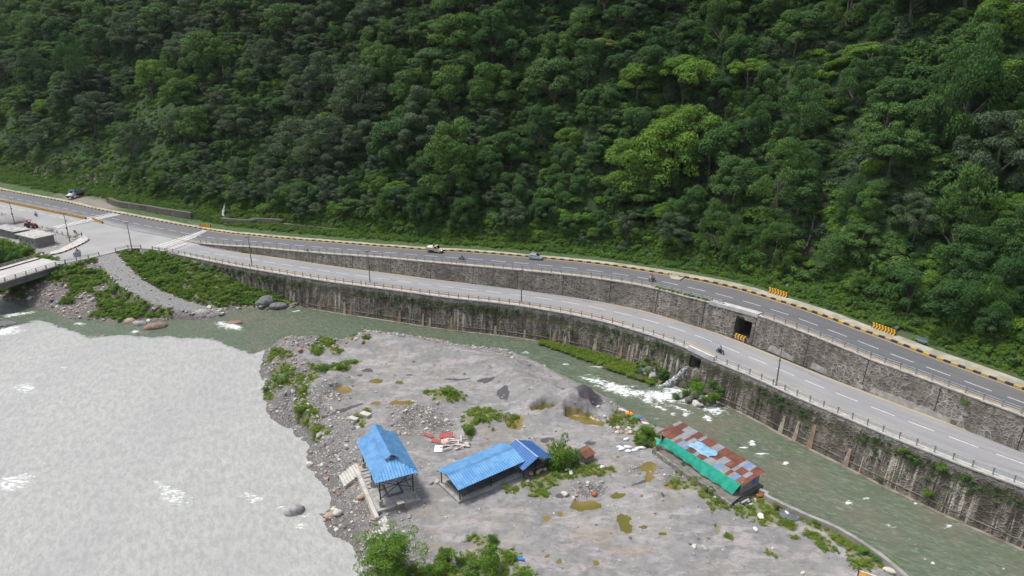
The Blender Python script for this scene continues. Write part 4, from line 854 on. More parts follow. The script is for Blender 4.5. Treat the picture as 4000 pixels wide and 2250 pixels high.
def hatchback(loc, rz, label):
    r = empty('parked_car', loc, rz, label, 'car'); r.name = 'car'; P_ = plain('silver_paint', (.42, .48, .50), (.40, .46, .48), 1, .3, .4)
    body_loft([(-1.72, .42, .86, .68, .70), (-1.60, .28, .98, .76, .76), (-.9, .26, 1.0, .79, .75), (.7, .26, .98, .79, .74), (1.2, .28, .84, .77, .70), (1.62, .32, .72, .72, .64), (1.74, .42, .62, .60, .56)], P_, 'body', r)
    body_loft([(-1.62, .95, 1.10, .72, .66), (-1.42, .95, 1.50, .72, .58), (-.9, .95, 1.56, .73, .60), (.1, .95, 1.54, .73, .60), (.78, .92, 1.02, .72, .70)], P_, 'cabin', r)
    for sgn in (-1, 1):
        for a, b_ in (((-1.28, -.42)), ((-.34, .44))):
            mb = MB(); y0, y1 = sgn * .745, sgn * .66; t = 1.46 if b_ < 0 else 1.44
            mb.add([(a, y0, 1.04), (b_, y0, 1.04), (b_ - (.0 if b_ < 0 else .34), y1 * .97, t), (a + (.12 if b_ < 0 else 0), y1 * .97, t), (a, y0 - sgn * .1, 1.04), (b_, y0 - sgn * .1, 1.04), (b_ - (.0 if b_ < 0 else .34), y1 - sgn * .1, t), (a + (.12 if b_ < 0 else 0), y1 - sgn * .1, t)],
                   [(0, 1, 2, 3), (4, 5, 6, 7), (0, 1, 5, 4), (1, 2, 6, 5), (2, 3, 7, 6), (3, 0, 4, 7)]); mb.build('side_window', M_GLASS, r)
        mb = MB(); mb.box(1.62, sgn * .54, .62, .16, .26, .14); mb.build('headlight', M_CHROME, r, bev=.02)
        mb = MB(); mb.box(-1.69, sgn * .58, .82, .08, .16, .2); mb.build('tail_light', M_DRED, r)
        mb = MB(); mb.box(.52, sgn * .84, 1.02, .12, .14, .1); mb.build('mirror', P_, r, bev=.02)
    mb = MB(); mb.add([(.80, -.62, 1.04), (.80, .62, 1.04), (.22, .54, 1.53), (.22, -.54, 1.53), (.7, -.62, .98), (.7, .62, .98), (.12, .54, 1.45), (.12, -.54, 1.45)], [(0, 1, 2, 3), (4, 5, 6, 7), (0, 1, 5, 4), (1, 2, 6, 5), (2, 3, 7, 6), (3, 0, 4, 7)]); mb.build('windscreen', M_GLASS, r)
    mb = MB(); mb.add([(-1.66, -.56, 1.08), (-1.66, .56, 1.08), (-1.47, .50, 1.48), (-1.47, -.5, 1.48), (-1.56, -.56, 1.08), (-1.56, .56, 1.08), (-1.37, .50, 1.44), (-1.37, -.5, 1.44)], [(0, 1, 2, 3), (4, 5, 6, 7), (0, 1, 5, 4), (1, 2, 6, 5), (2, 3, 7, 6), (3, 0, 4, 7)]); mb.build('rear_window', M_GLASS, r)
    mb = MB(); mb.box(1.66, 0, .38, .22, 1.4, .2); mb.box(-1.68, 0, .42, .16, 1.4, .2); mb.build('bumper', plain('grey_plastic', (.08, .08, .085)), r, bev=.03)
    for sgn in (-1, 1): mb = MB(); mb.tube([(-1.1, sgn * .52, 1.60), (.0, sgn * .52, 1.60)], .025, 6); mb.build('roof_rail', M_BLK, r)
    wheels(r, (-1.12, 1.12), .70, .28, .18); return r
p = Ws('C 710,404', zu)[0]; hatchback(p + Vector((0, .9, 0)), road_heading(UA, p), 'small silver hatchback driving right on the upper road near the kerb')

def pickup(loc, rz):
    r = empty('pickup_truck', loc, rz, 'cream pickup truck with white sacks heaped in its bed on the upper road', 'truck')
    P_ = plain('cream_paint', (.52, .44, .31), (.46, .38, .27), 1.5, .4)
    body_loft([(.15, .42, 1.25, .82, .82), (1.15, .42, 1.22, .82, .80), (1.35, .45, 1.15, .82, .76), (2.15, .48, 1.02, .78, .70), (2.28, .5, .92, .72, .66)], P_, 'body', r)
    body_loft([(.15, 1.2, 1.92, .80, .70), (.75, 1.2, 1.95, .80, .70), (1.28, 1.18, 1.26, .79, .76)], P_, 'cab', r)
    mb = MB(); mb.add([(1.30, -.64, 1.30), (1.30, .64, 1.30), (.84, .60, 1.88), (.84, -.60, 1.88), (1.2, -.64, 1.25), (1.2, .64, 1.25), (.74, .6, 1.8), (.74, -.6, 1.8)], [(0, 1, 2, 3), (4, 5, 6, 7), (0, 1, 5, 4), (1, 2, 6, 5), (2, 3, 7, 6), (3, 0, 4, 7)]); mb.build('windscreen', M_GLASS, r)
    for sgn in (-1, 1):
        mb = MB(); mb.prism([(.28, 1.28), (1.08, 1.28), (.78, 1.78), (.28, 1.78)], sgn * .72, sgn * .815); mb.build('side_window', M_GLASS, r)
        mb = MB(); mb.tube([(2.22, sgn * .54, .82), (2.32, sgn * .54, .82)], .12, 10); mb.build('headlight', M_CHROME, r)
        mb = MB(); mb.box(1.05, sgn * .95, 1.35, .06, .2, .26); mb.build('mirror', M_BLK, r)
        mb = MB(); mb.box(-1.05, sgn * .84, 1.02, 2.35, .05, .5); mb.build('side_board', P_, r)
    mb = MB(); mb.box(-1.05, 0, .78, 2.4, 1.72, .08); mb.box(-2.22, 0, 1.02, .05, 1.7, .5); mb.box(.1, 0, 1.2, .05, 1.6, .9); mb.build('bed', P_, r)
    mb = MB(); mb.box(-.2, 0, .55, 4.2, .7, .18); mb.box(2.3, 0, .5, .14, 1.5, .2); mb.build('chassis', M_STEEL, r)
    mb = MB(); mb.box(2.29, 0, .8, .06, .8, .22); mb.build('grille', M_BLK, r)
    wheels(r, (-1.35, 1.55), .70, .36, .2)
    return r
p = Ws('B 1925,578', zu)[0]; hd = road_heading(UA, p); pk = Vector((p.x, p.y + .9, p.z)); pickup(pk, hd)
ROT = Matrix.Rotation(hd, 4, 'Z')
def blob(name, c, r3, mat, seed=0, sub=3, amp=.18, parent=None, rz=0, flatbase=False):
    bm = bmesh.new(); bmesh.ops.create_icosphere(bm, subdivisions=sub, radius=1)
    V_ = np.array([v.co[:] for v in bm.verts]); k = 1 + (fbm(V_[:, 0] * 1.6 + V_[:, 2] + seed * 3, V_[:, 1] * 1.6 - V_[:, 2] * .7, 3, seed) - .45) * amp * 3
    for v, q in zip(bm.verts, k):
        v.co = Vector((v.co.x * r3[0] * q, v.co.y * r3[1] * q, v.co.z * r3[2] * q))
        if flatbase and v.co.z < 0: v.co.z *= .3
    me = bpy.data.meshes.new(name); bm.to_mesh(me); bm.free(); me.polygons.foreach_set('use_smooth', [amp < .15] * len(me.polygons)); return link(name, me, mat, parent, c, rz)
lp = pk + ROT @ Vector((-1.05, 0, 1.35)); o = blob('sack_load', lp, (1.2, .85, .40), plain('white_plastic', (.62, .62, .64), (.5, .5, .53), 3, .5), 3, 3, .12); o.rotation_euler.z = hd
tag(o, 'heap of white sacks in the bed of the cream pickup', 'sacks')
for k, (dx, dy) in enumerate(((-.12, .3), (-.2, -.25))):
    q = pk + ROT @ Vector((dx, dy, 1.35)); person('person in dark red clothes crouching behind the pickup cab, on its ' + ('far' if k == 0 else 'near') + ' side', q, hd, SIT, (cloth('dark_red', (.16, .04, .03)), cloth('charcoal', (.05, .05, .055))))

def tipper(loc, rz):
    r = empty('tipper_truck', loc, rz, 'white and blue tipper truck with grey bed parked on the grass verge', 'truck')
    Wp = plain('truck_white_paint', (.6, .6, .62), (.5, .5, .52), 2, .4); Bp = plain('truck_blue_paint', (.05, .13, .40), (.04, .1, .3), 2, .4); Gp = plain('tipper_bed_grey', (.13, .15, .18), (.2, .19, .18), 1.2, .6)
    body_loft([(1.3, .8, 1.7, 1.05, 1.05), (2.0, .75, 1.68, 1.05, 1.0), (3.1, .75, 1.45, .95, .82), (3.35, .8, 1.2, .85, .75)], Wp, 'bonnet', r, .06)
    body_loft([(.95, .9, 2.75, 1.12, 1.02), (1.55, .9, 2.78, 1.12, 1.02), (2.0, .9, 1.72, 1.12, 1.05)], Wp, 'cab', r, .05)
    mb = MB(); mb.box(.86, 0, 1.9, .18, 2.3, 2.0); mb.box(1.2, 0, 2.85, .9, 2.1, .14); mb.build('cab_guard', Bp, r)
    mb = MB(); mb.add([(2.0, -.85, 1.78), (2.0, .85, 1.78), (1.64, .82, 2.62), (1.64, -.82, 2.62), (1.9, -.85, 1.7), (1.9, .85, 1.7), (1.5, .82, 2.6), (1.5, -.82, 2.6)], [(0, 1, 2, 3), (4, 5, 6, 7), (0, 1, 5, 4), (1, 2, 6, 5), (2, 3, 7, 6), (3, 0, 4, 7)]); mb.build('windscreen', M_GLASS, r)
    for sgn in (-1, 1):
        mb = MB(); mb.prism([(1.05, 1.85), (1.75, 1.85), (1.5, 2.5), (1.05, 2.5)], sgn * 1.0, sgn * 1.11); mb.build('side_window', M_GLASS, r)
        mb = MB(); mb.tube([(3.32, sgn * .7, 1.0), (3.42, sgn * .7, 1.0)], .13, 10); mb.build('headlight', M_CHROME, r)
        mb = MB(); mb.prism([(2.1, 1.05), (2.4, 1.28), (3.0, 1.28), (3.25, 1.0), (3.25, .85), (2.1, .85)], sgn * .85, sgn * 1.2); mb.build('mudguard', Wp, r, bev=.03)
    mb = MB(); mb.box(-1.5, 0, 1.25, 4.4, 2.3, .12)
    for y in (-1.15, 1.15): mb.box(-1.5, y, 1.75, 4.4, .1, 1.0)
    for x in (-3.7, .7): mb.box(x, 0, 1.75, .1, 2.3, 1.0)
    for x in np.linspace(-3.5, .5, 7):
        for y in (-1.23, 1.23): mb.box(x, y, 1.7, .1, .07, .95)
    mb.build('tipper_bed', Gp, r)
    mb = MB(); mb.box(-.3, 0, .85, 6.8, .9, .3); mb.box(3.45, 0, .75, .15, 2.2, .3); mb.build('chassis', M_STEEL, r)
    wheels(r, (-2.6, 2.65), .95, .5, .3); return r
p0 = Ws('O 1640,292', 7.9)[0]; p1 = Ws('O 1890,225', 7.9)[0]; d = (p0 - p1); hd = math.atan2(d.y, d.x)
tc = p0 + Vector((-math.cos(hd) * 2.0 + .2, -math.sin(hd) * 2.0 + 1.2, 0)); tipper(Vector((tc.x, tc.y, 8.15)), hd)

# red tractor-like machine on the settlement edge
p = Ws('O 760,960', 7.4)[0]; r = empty('tractor', p, R(-20), 'old red tractor-like machine standing beside the left road above the grey house', 'tractor')
Rp = plain('red_machine_paint', (.35, .05, .03), (.22, .05, .04), 2, .5)
mb = MB(); mb.box(.9, 0, 1.15, 1.8, .8, .7); mb.box(1.6, 0, .8, .5, .7, .4); mb.build('engine_hood', Rp, r, bev=.06)
mb = MB(); mb.box(-.5, 0, .9, 1.3, .9, .4); mb.bar((-1, .0, 1.1), (-1.9, 0, 2.2), .25); mb.bar((-1.9, 0, 2.2), (-2.6, 0, 1.0), .2); mb.build('boom', Rp, r)
mb = MB(); mb.box(-.5, 0, 1.35, .6, .6, .15); mb.box(-.8, 0, 1.6, .12, .6, .5); mb.build('seat', M_BLK, r)
mb = MB(); mb.bar((-.9, -.5, 1.1), (-.9, -.5, 2.5), .08); mb.bar((-.9, .5, 1.1), (-.9, .5, 2.5), .08); mb.box(-.5, 0, 2.5, 1.3, 1.2, .08); mb.build('canopy', Rp, r)
mb = MB(); mb.prism([(-3.0, .3), (-2.3, .3), (-2.3, 1.1), (-2.7, 1.2)], -.5, .5); mb.build('bucket', M_MAR, r)
for x, rr, y in ((-.6, .7, .75), (1.4, .42, .6)):
    for sgn in (-1, 1): mb = MB(); mb.wheel(x, sgn * y, rr, rr, .35, 18); mb.build('wheel', M_TYRE, r)

# ================================================================== BRIDGE, POLES, BARRIERS
bo = Vector((-120.4, 174.6, 0)); bd = Vector((-.366, -.93, 0)).normalized(); bl = Vector((-.93, .366, 0)).normalized()
BR = empty('road_bridge', (0, 0, 0), 0, 'concrete girder road bridge leaving the junction over the pale river', 'bridge')
def bq(a, l, z): return bo + bd * a + bl * l + Vector((0, 0, z))
def bbox(name, a0, a1, l0, l1, z0, z1, mat, parent=BR):
    mb = MB(); v = [bq(a, l, z) for z in (z0, z1) for a, l in ((a0, l0), (a1, l0), (a1, l1), (a0, l1))]
    mb.add(v, [(0, 3, 2, 1), (4, 5, 6, 7), (0, 1, 5, 4), (1, 2, 6, 5), (2, 3, 7, 6), (3, 0, 4, 7)]); return mb.build(name, mat, parent)
bbox('deck', -.6, 75, -.1, 12.0, 7.12, 7.47, M_CONC)
bbox('road_surface', -1.0, 75, .55, 9.6, 7.3, 7.49, plain('bridge_road', (.46, .45, .43), (.38, .37, .355), .25, .8))
bbox('footway', -.3, 75, 9.9, 11.6, 7.3, 7.72, M_CONCL); bbox('kerb', -.3, 75, 9.62, 9.9, 7.3, 7.74, M_MAR)
for l in (.5, 4.1, 7.7, 11.2): bbox('girder', .4, 75, l, l + .55, 5.5, 7.12, plain('girder_concrete', (.20, .19, .18), (.13, .125, .12), .5, .85))
bbox('abutment', -1.5, .4, -.4, 12.2, 2.0, 7.1, M_CONC); bbox('pier', 38, 40, 1, 11, -3, 5.5, M_CONC)
for l, nm in ((.1, 'near'), (11.7, 'far')):
    c = np.array([list(bq(a, l, 7.47)) for a in (-.5, 20, 74)])
    railing('railing', c, 'concrete post railing along the ' + ('near side of the bridge above the river' if nm == 'near' else 'settlement side of the bridge'), POSTC, 2.6, M_CONC, .0, .06, (.95, .6, .28))
c = np.array([list(v) for v in Ws('A 615,912 740,883 850,862 935,840', 7.47)]); railing('railing', c, 'short concrete railing between the bridge and the gravel track', POSTC, 2.8, M_CONC, 0, .06)
ko = Ws('A 480,838 590,813 700,769 795,723 838,692 826,676 800,665', 7.5); ki = Ws('A 470,815 560,786 660,735 735,694 762,672 775,662 790,655', 7.5)
polymesh('pavement', ko + ki[::-1], M_CONCL, 7.72, kind='structure')
kk = resample([tuple(v) for v in ko[:-1]], step=.9); mb = MB(); T_k = normals2(kk)
for i in range(len(kk) - 1):
    mb.cur = i % 2; mb.bar(Vector(kk[i]) + Vector((0, 0, .12)), Vector(kk[i + 1]) + Vector((0, 0, .12)), .3, .3)
tag(mb.build('painted_kerb', [M_MAR, plain('faded_white_kerb', (.4, .37, .34))]), 'short curved kerb in worn maroon and grey at the bridge approach', 'kerb')
def pole(uv, z, vtop, label, arm=1.0, ang=0, box=False):
    b_ = W(uv[0], uv[1], z); H = 8.0
    for h_ in np.arange(5, 11, .05):
        if proj(b_.x, b_.y, b_.z + h_)[1] <= vtop: H = float(h_); break
    r = empty('utility_pole', b_, ang, label, 'utility pole', 'utility poles along the lower road')
    mb = MB(); mb.tube([(0, 0, -.3), (0, 0, H * .5), (0, 0, H * .5), (0, 0, H)], [.15, .13, .10, .085], 10); mb.build('shaft', M_POLE, r)
    mb = MB(); mb.box(0, 0, H - .25, arm * 2, .10, .10)
    for x in (-arm * .9, 0, arm * .9): mb.tube([(x, 0, H - .2), (x, 0, H + .02)], .05, 6)
    mb.build('cross_arm', M_STEEL, r)
    if box: mb = MB(); mb.box(0, -.2, H * .48, .35, .25, .6); mb.box(.18, 0, H * .72, .3, .2, .3); mb.build('junction_box', M_BLK, r)
    mb = MB(); mb.tube([(0, 0, H * .62), (0, 0, H * .62 + .12)], .16, 10); mb.build('collar', M_STEEL, r); return r, H
PL = []
PL.append(pole(px('A 140,545')[0], 7.5, px('A 92,338')[0][1], 'farthest utility pole, left of the red tractor at the photo edge', .6, .4, True))
PL.append(pole(px('A 660,710')[0], 7.4, px('A 604,438')[0][1], 'second farthest utility pole, beside the grey house rubble', .9, .3, True))
PL.append(pole(px('A 1248,796')[0], 7.5, px('A 1222,526')[0][1], 'utility pole on the junction edge beside the small culvert', .7, 1.2))
PL.append(pole(px('B 203,692')[0], 7.6, px('B 178,418')[0][1], 'utility pole standing where the lower wall begins by the grassy bank', .7, 1.0))
PL.append(pole(px('B 1317,848')[0], 7.6, px('B 1312,552')[0][1], 'utility pole on the lower wall, left of the loaded pickup', .7, .9, True))
PL.append(pole(px('C 572,797')[0], 7.6, px('C 562,490')[0][1], 'utility pole on the lower wall, below the silver hatchback', .6, .8))
PL.append(pole(px('D 1043,1342')[0], zl, px('D 1078,962')[0][1], 'nearest utility pole, on the lower wall right of the rider in blue', .4, .5))
def wire(a, c_, sag, label):
    pts = [a.lerp(c_, t) - Vector((0, 0, sag * 4 * t * (1 - t))) for t in np.linspace(0, 1, 16)]
    mb = MB(); mb.tube(pts, .018, 5); tag(mb.build('power_cable', plain('pale_cable', (.35, .35, .35))), label, 'cable')
tops = [Vector(r.location) + Vector((0, 0, H)) for r, H in PL]
for i in range(6): wire(tops[i], tops[i + 1], 1.6, 'thin sagging cable ' + ['between the farthest pole and the pole by the grey house', 'from the pole by the grey house to the junction pole', 'from the junction pole to the pole at the wall start', 'from the wall start pole to the pole below the pickup', 'from the pole left of the pickup to the pole below the hatchback', 'from the pole below the hatchback to the nearest pole'][i])
wire(Ws('C 600,512', zu)[0] + Vector((0, 0, .1)), Ws('C 1380,795', zl)[0], 1.0, 'pale cable hanging slantwise down the front of the upper wall')

def chevron_barrier(a, c_, n, h_, label, flip=False, th=.45, group=None):
    a, c_ = Vector(a), Vector(c_); L = (c_ - a).length; rz = math.atan2((c_ - a).y, (c_ - a).x)
    r = empty('chevron_barrier', a, rz, label, 'barrier', group)
    mb = MB(); mb.add([(0, 0, 0), (L, 0, 0), (L, th, 0), (0, th, 0), (0, th * .3, h_), (L, th * .3, h_), (L, th * .7, h_), (0, th * .7, h_)], [(0, 3, 2, 1), (4, 5, 6, 7), (0, 1, 5, 4), (1, 2, 6, 5), (2, 3, 7, 6), (3, 0, 4, 7)])
    mb.build('block', M_MAR, r); w = L / n
    for i in range(n):
        x = w * (i + .1); k = .45 * w * (-1 if flip else 1); q = w * .55; sl = th * .3 / h_; mb = MB()
        f = lambda xx, z: (min(max(xx, 0), L), sl * z - .03, z)
        g = lambda xx, z: (min(max(xx, 0), L), sl * z + .03, z); x += (-min(0, k))
        pr = [(x, 0.01), (x + q, .01), (x + q + k, h_ / 2), (x + q, h_), (x, h_), (x + k, h_ / 2)]
        vs = [f(*p) for p in pr] + [g(*p) for p in pr]; mb.add(vs, [(0, 1, 2, 5), (5, 2, 3, 4), (6, 7, 8, 11), (11, 8, 9, 10)] + [(i_, (i_ + 1) % 6, 6 + (i_ + 1) % 6, 6 + i_) for i_ in range(6)])
        mb.add([(x, sl * h_ - .03, h_ + .01), (x + q, sl * h_ - .03, h_ + .01), (x + q, th * .72, h_ + .01), (x, th * .72, h_ + .01)], [(0, 1, 2, 3)])
        mb.build('chevron', M_YEL, r)
    return r
z_ = lambda x: zu(x) + .22
chevron_barrier(*Ws('A 1893,572 1983,580', z_), 6, 1.1, 'yellow chevron barrier on the pavement below the left waterfall')
chevron_barrier(*Ws('D 963,462 1143,515', z_), 7, 1.1, 'yellow chevron barrier on the pavement, middle one of the forest side')
chevron_barrier(*Ws('P 1045,405 1520,572', z_), 8, 1.0, 'yellow chevron barrier on the pavement in front of the dark ravine')
chevron_barrier(*Ws('D 590,870 745,930', zl), 6, 1.1, 'yellow chevron barrier at the foot of the tall dark culvert', True)
a, c_ = Ws('A -12,330 808,500', 7.5); n_ = 15
M_YD = plain('faded_orange_yellow', (.62, .38, .04), (.50, .28, .04), 1, .55)
def median(a, c_, n, lab, grp):
    for i in range(n):
        p = a.lerp(c_, i / n); q = a.lerp(c_, (i + .97) / n); L = (q - p).length; rz = math.atan2((q - p).y, (q - p).x)
        if i == 0:
            k = max(3, int(L / .55)); w = L / k; r = empty('median_barrier', p, rz, lab, 'barrier', grp); mb = MB()
            mb.add([(0, 0, 0), (L, 0, 0), (L, .5, 0), (0, .5, 0), (0, .17, .8), (L, .17, .8), (L, .33, .8), (0, .33, .8)], [(0, 3, 2, 1), (4, 5, 6, 7), (0, 1, 5, 4), (1, 2, 6, 5), (2, 3, 7, 6), (3, 0, 4, 7)]); mb.build('block', M_BLK, r); mb = MB()
            for j in range(k): mb.add([(w * j, -.02, 0), (w * (j + .58), -.02, 0), (w * (j + .58), .15, .82), (w * j, .15, .82), (w * (j + .58), .36, .82), (w * j, .36, .82), (w * (j + .58), .52, 0), (w * j, .52, 0)], [(0, 1, 2, 3), (3, 2, 4, 5), (5, 4, 6, 7)])
            mb.build('painted_stripes', M_YD, r); first = r
        else: c = copy_thing(first); c.location = p
median(a, c_, n_, 'yellow striped barrier block in the long row dividing the left road', 'barrier blocks of the long row')
a, c_ = Ws('A 868,505 965,540', 7.5); median(a, c_, 2, 'yellow striped barrier block of the short pair beyond the far crosswalk', 'barrier blocks of the short pair')
# sign board on the bridge approach
p = Ws('A 740,884', 7.47)[0]; r = empty('sign_board', p, R(15), 'blank blue-grey signboard on the railing at the bridge approach', 'sign')
mb = MB(); mb.box(0, 0, 1.55, 1.9, .06, 1.2); mb.build('panel', plain('sign_blue_grey', (.30, .36, .38), (.25, .31, .33), 2, .5), r)
mb = MB(); mb.box(-.5, .05, .8, .08, .08, 1.6); mb.box(.5, .05, .8, .08, .08, 1.6); mb.build('post', M_STEEL, r)
# bench beside the pavement
p = Ws('P 2070,745', lambda x: zu(x) + .25)[0]; d = road_heading(UA, p); r = empty('park_bench', p + Vector((0, .4, .05)), d, 'grey-blue bench facing the road in front of the dark slope', 'bench'); bmn = plain('bench_grey', (.16, .2, .24), None, 3, .5)
mb = MB(); mb.box(0, 0, .45, 1.9, .45, .07); mb.build('seat', bmn, r); mb = MB(); mb.bar((-.95, .28, .72), (.95, .28, .72), .07, .45); mb.build('backrest', bmn, r)
for x in (-.75, .75): mb = MB(); mb.box(x, .05, .22, .09, .5, .44); mb.build('leg', M_STEEL, r)
# small railing beside the left waterfall barrier
c = np.array([list(v) for v in Ws('A 1780,545 1885,570', z_)]); railing('railing', c, 'short pale railing beside the chevron barrier under the left waterfall', POST, 1.6, M_GALV, 0, .05, (.85, .5))
# settlement side posts along the left road
c = np.array([list(v) for v in Ws('A -10,448 200,527 540,628 640,655', 7.45)]); railing('railing', c, 'broken concrete post railing along the left road above the settlement', POSTC, 3.0, M_CONC, 0, .05, (.8,))

# ================================================================== BUILDINGS
def wallbox(mb, pts, z0, z1):
    n = len(pts); v = [(p[0], p[1], z) for z in (z0, z1) for p in pts]; mb.add(v, [tuple(range(n)), tuple(range(n, 2 * n))] + [(i, (i + 1) % n, n + (i + 1) % n, n + i) for i in range(n)])
hx = Vector((8.7, -4.76, 0)).normalized(); hy = Vector((.476, .87, 0)); hy = Vector((-hx.y, hx.x, 0)); ho = Vector((-137.2, 189.6, 7.25)) - hx * 9.6
HO = empty('brick_house', ho, math.atan2(hx.y, hx.x), 'small grey block house with flat concrete roof and three windows', 'house'); HO.name = 'block_house'
mb = MB(); mb.box(4.8, 2.5, 1.4, 9.4, 5.0, 2.8); mb.build('wall', plain('grey_block_wall', (.27, .26, .25), (.21, .205, .20), .8, .9, bst=.4), HO)
mb = MB(); mb.box(4.8, 2.5, 2.93, 10.4, 6.0, .26); mb.build('roof', plain('roof_concrete', (.45, .43, .40), (.33, .32, .30), .4, .9), HO)
mb = MB()
for x in (.5, 3.4, 6.3, 9.2):
    for y in (.3, 4.7): mb.tube([(x, y, 3.0), (x, y, 3.9)], .03, 5)
mb.build('rebar', M_STEEL, HO)
for x in (1.6, 4.4, 7.5):
    fr = MB()
    for q in (-.62, .62): fr.box(x + q, -.03, 1.5, .12, .12, 1.4)
    for q in (.8, 2.2): fr.box(x, -.03, q, 1.36, .12, .12)
    fr.box(x, -.03, 1.5, .1, .1, 1.3); o = fr.build('window', M_WHT, HO); mb = MB(); mb.box(x, .0, 1.5, 1.15, .06, 1.3); mb.build('pane', M_GLASS, o)
# tin-roofed hut at the left edge
q0, q1 = Ws('O -260,1090 395,1250', 7.2)[0], Ws('O 380,1255', 7.0)[0]
TH = empty('tin_hut', Vector((q1.x, q1.y, 7.0)), math.atan2(-.45, .89), 'low plank hut with patched pale tin roof left of the grey house', 'hut')
mb = MB(); mb.box(-6, 2.2, 1.1, 12, 4.4, 2.2); mb.build('wall', plain('grey_planks', (.22, .21, .20), (.14, .13, .125), 2.5, .9), TH)
tnm = plain('pale_tin', (.50, .50, .50), (.26, .24, .22), .7, .5)
for k in range(10):
    mb = MB(); x = -12.6 + k * 1.3; mb.T = Matrix.Translation((x, 2.2, 2.45)) @ Matrix.Rotation(R(-5 + random.uniform(-2, 2)), 4, 'X') @ Matrix.Rotation(R(random.uniform(-5, 5)), 4, 'Z'); mb.box(.6, 0, random.uniform(0, .1), 1.4, 5.6, .05); mb.build('roof_sheet', tnm, TH)
for k, s_ in enumerate(('O 150,840', 'O 1120,1030', 'O -40,800')):
    p = Ws(s_, 7.3)[0]; o = blob('gravel_heap', p, ((6, 4, 2.2), (2.2, 1.6, .9), (3, 3, 1.8))[k], plain('grey_gravel', (.22, .21, .21), (.30, .29, .28), 2, .95, bst=.6), k + 5, 4, .1, flatbase=True)
    tag(o, ('large dark gravel heap behind the tin hut', 'small gravel heap behind the grey house', 'gravel heap at the left photo edge beside the road')[k], 'gravel heap')

M_BLUE = None
def mat_tin(name, c1, c2, rough=.32, shine=0):
    m, nt, b = newmat(name); co = objco(nt); n = noi(nt, stretch(nt, co, (1, 1, 1)), .9, 4); st_ = noi(nt, co, 3.5, 4)
    c = mixc(nt, ramp(nt, n, .35, .65), c1, c2)
    setp(nt, b, Base_Color=c, Roughness=add(nt, rough, mul(nt, st_, .12)), Metallic=shine); return m
T_BLU = mat_tin('blue_tin', (.11, .29, .54), (.18, .38, .62), .28, .35); T_BLD = mat_tin('dark_blue_tin', (.05, .15, .38), (.06, .18, .42), .5)
T_RUS = mat_tin('rusty_tin', (.19, .06, .035), (.11, .042, .03), .7); T_RUO = mat_tin('orange_rust_tin', (.23, .10, .055), (.15, .075, .05), .7)
T_GRY = mat_tin('grey_tin', (.28, .29, .31), (.21, .215, .23), .45); T_SBL = mat_tin('faded_blue_tin', (.13, .22, .42), (.16, .25, .42), .5); T_RED = mat_tin('red_tin', (.42, .07, .06), (.36, .09, .08), .5)
def corr(name, o_, ax, up, L, umax, mat, parent, pitch=.42, amp=.05, rows=4, umin=lambda a: 0):
    """corrugated sheet: ribs run up the slope from an eave of length L"""
    o_, ax, up = Vector(o_), Vector(ax).normalized(), Vector(up); nrm = ax.cross(up).normalized(); n = int(L / pitch) * 4 + 1; V_ = []
    for r_ in range(rows):
        for i in range(n):
            a = L * i / (n - 1); u0, u1 = umin(a / L), umax(a / L); f = u0 + (u1 - u0) * r_ / (rows - 1)
            V_.append(tuple(o_ + ax * a + up * f + nrm * (amp if (i % 4) in (1, 2) else -amp)))
    me = np_mesh(name, V_, gridfaces(rows, n), sm=False); o = link(name, me, mat, parent); md = o.modifiers.new('thickness', 'SOLIDIFY'); md.thickness = .012; return o
# --- tall blue pavilion on its plinth
ex = Vector((.906, .423, 0)).normalized(); ey = Vector((-ex.y, ex.x, 0)); o_ = Vector((-18.4, 79.7, 0))
P1 = empty('pavilion', o_, math.atan2(ex.y, ex.x), 'tall open pavilion with hipped bright blue roof and raised ridge vent', 'pavilion')
def plinthbox(nm, x0, x1, y0, y1, z0, z1, mat, par): mb = MB(); mb.box((x0 + x1) / 2, (y0 + y1) / 2, (z0 + z1) / 2, x1 - x0, y1 - y0, z1 - z0); return mb.build(nm, mat, par, bev=.03)
plinthbox('plinth', -.75, 5.5, -.9, 10.9, .2, 2.35, M_CONC, P1); plinthbox('plinth_wall', -1.35, -.78, -1.9, 10.6, .2, 2.15, M_CONCL, P1)
plinthbox('side_wall', 5.0, 5.25, 1.0, 10.4, 2.35, 2.75, M_CONC, P1)
plinthbox('floor_frame', 1.35, 3.75, 1.5, 4.7, 2.35, 2.44, M_CONCD, P1); plinthbox('hearth_slab', 1.7, 3.4, 1.9, 4.3, 2.40, 2.72, M_CONCL, P1)
for k in range(6): plinthbox('floor_step', -.7, .5, 4.6 + k * .9, 5.3 + k * .9, 2.35, 2.5 + .04 * (k % 2), M_CONC, P1)
for x in (0, 4.75):
    for y in (0, 5.0, 10.0):
        plinthbox('pedestal', x - .27, x + .27, y - .27, y + .27, 1.3, 3.4, M_CONC, P1); mb = MB(); mb.tube([(x, y, 3.38), (x, y, 6.85)], .10, 8); mb.build('post', M_STEEL, P1)
br = MB()
for a, c_ in (((0, 0, 3.6), (4.75, 0, 6.6)), ((0, 0, 6.4), (4.75, 0, 4.1)), ((0, 0, 5.0), (4.75, 0, 5.6)), ((0, 10, 4.0), (4.75, 10, 6.6)), ((0, 10, 6.4), (4.75, 10, 4.1)), ((0, 0, 6.7), (0, 10, 6.7)), ((4.75, 0, 6.7), (4.75, 10, 6.7)), ((0, 0, 6.7), (4.75, 0, 6.7)), ((0, 10, 6.7), (4.75, 10, 6.7)), ((0, 0, 4.2), (0, 5, 6.4)), ((0, 5, 4.2), (0, 10, 6.2)), ((4.75, 5, 4.4), (4.75, 0, 6.4)), ((4.75, 5, 4.4), (4.75, 10, 6.4)), ((0, 5, 6.7), (4.75, 5, 6.7))):
    br.bar(a, c_, .07)
br.build('brace', M_STEEL, P1)
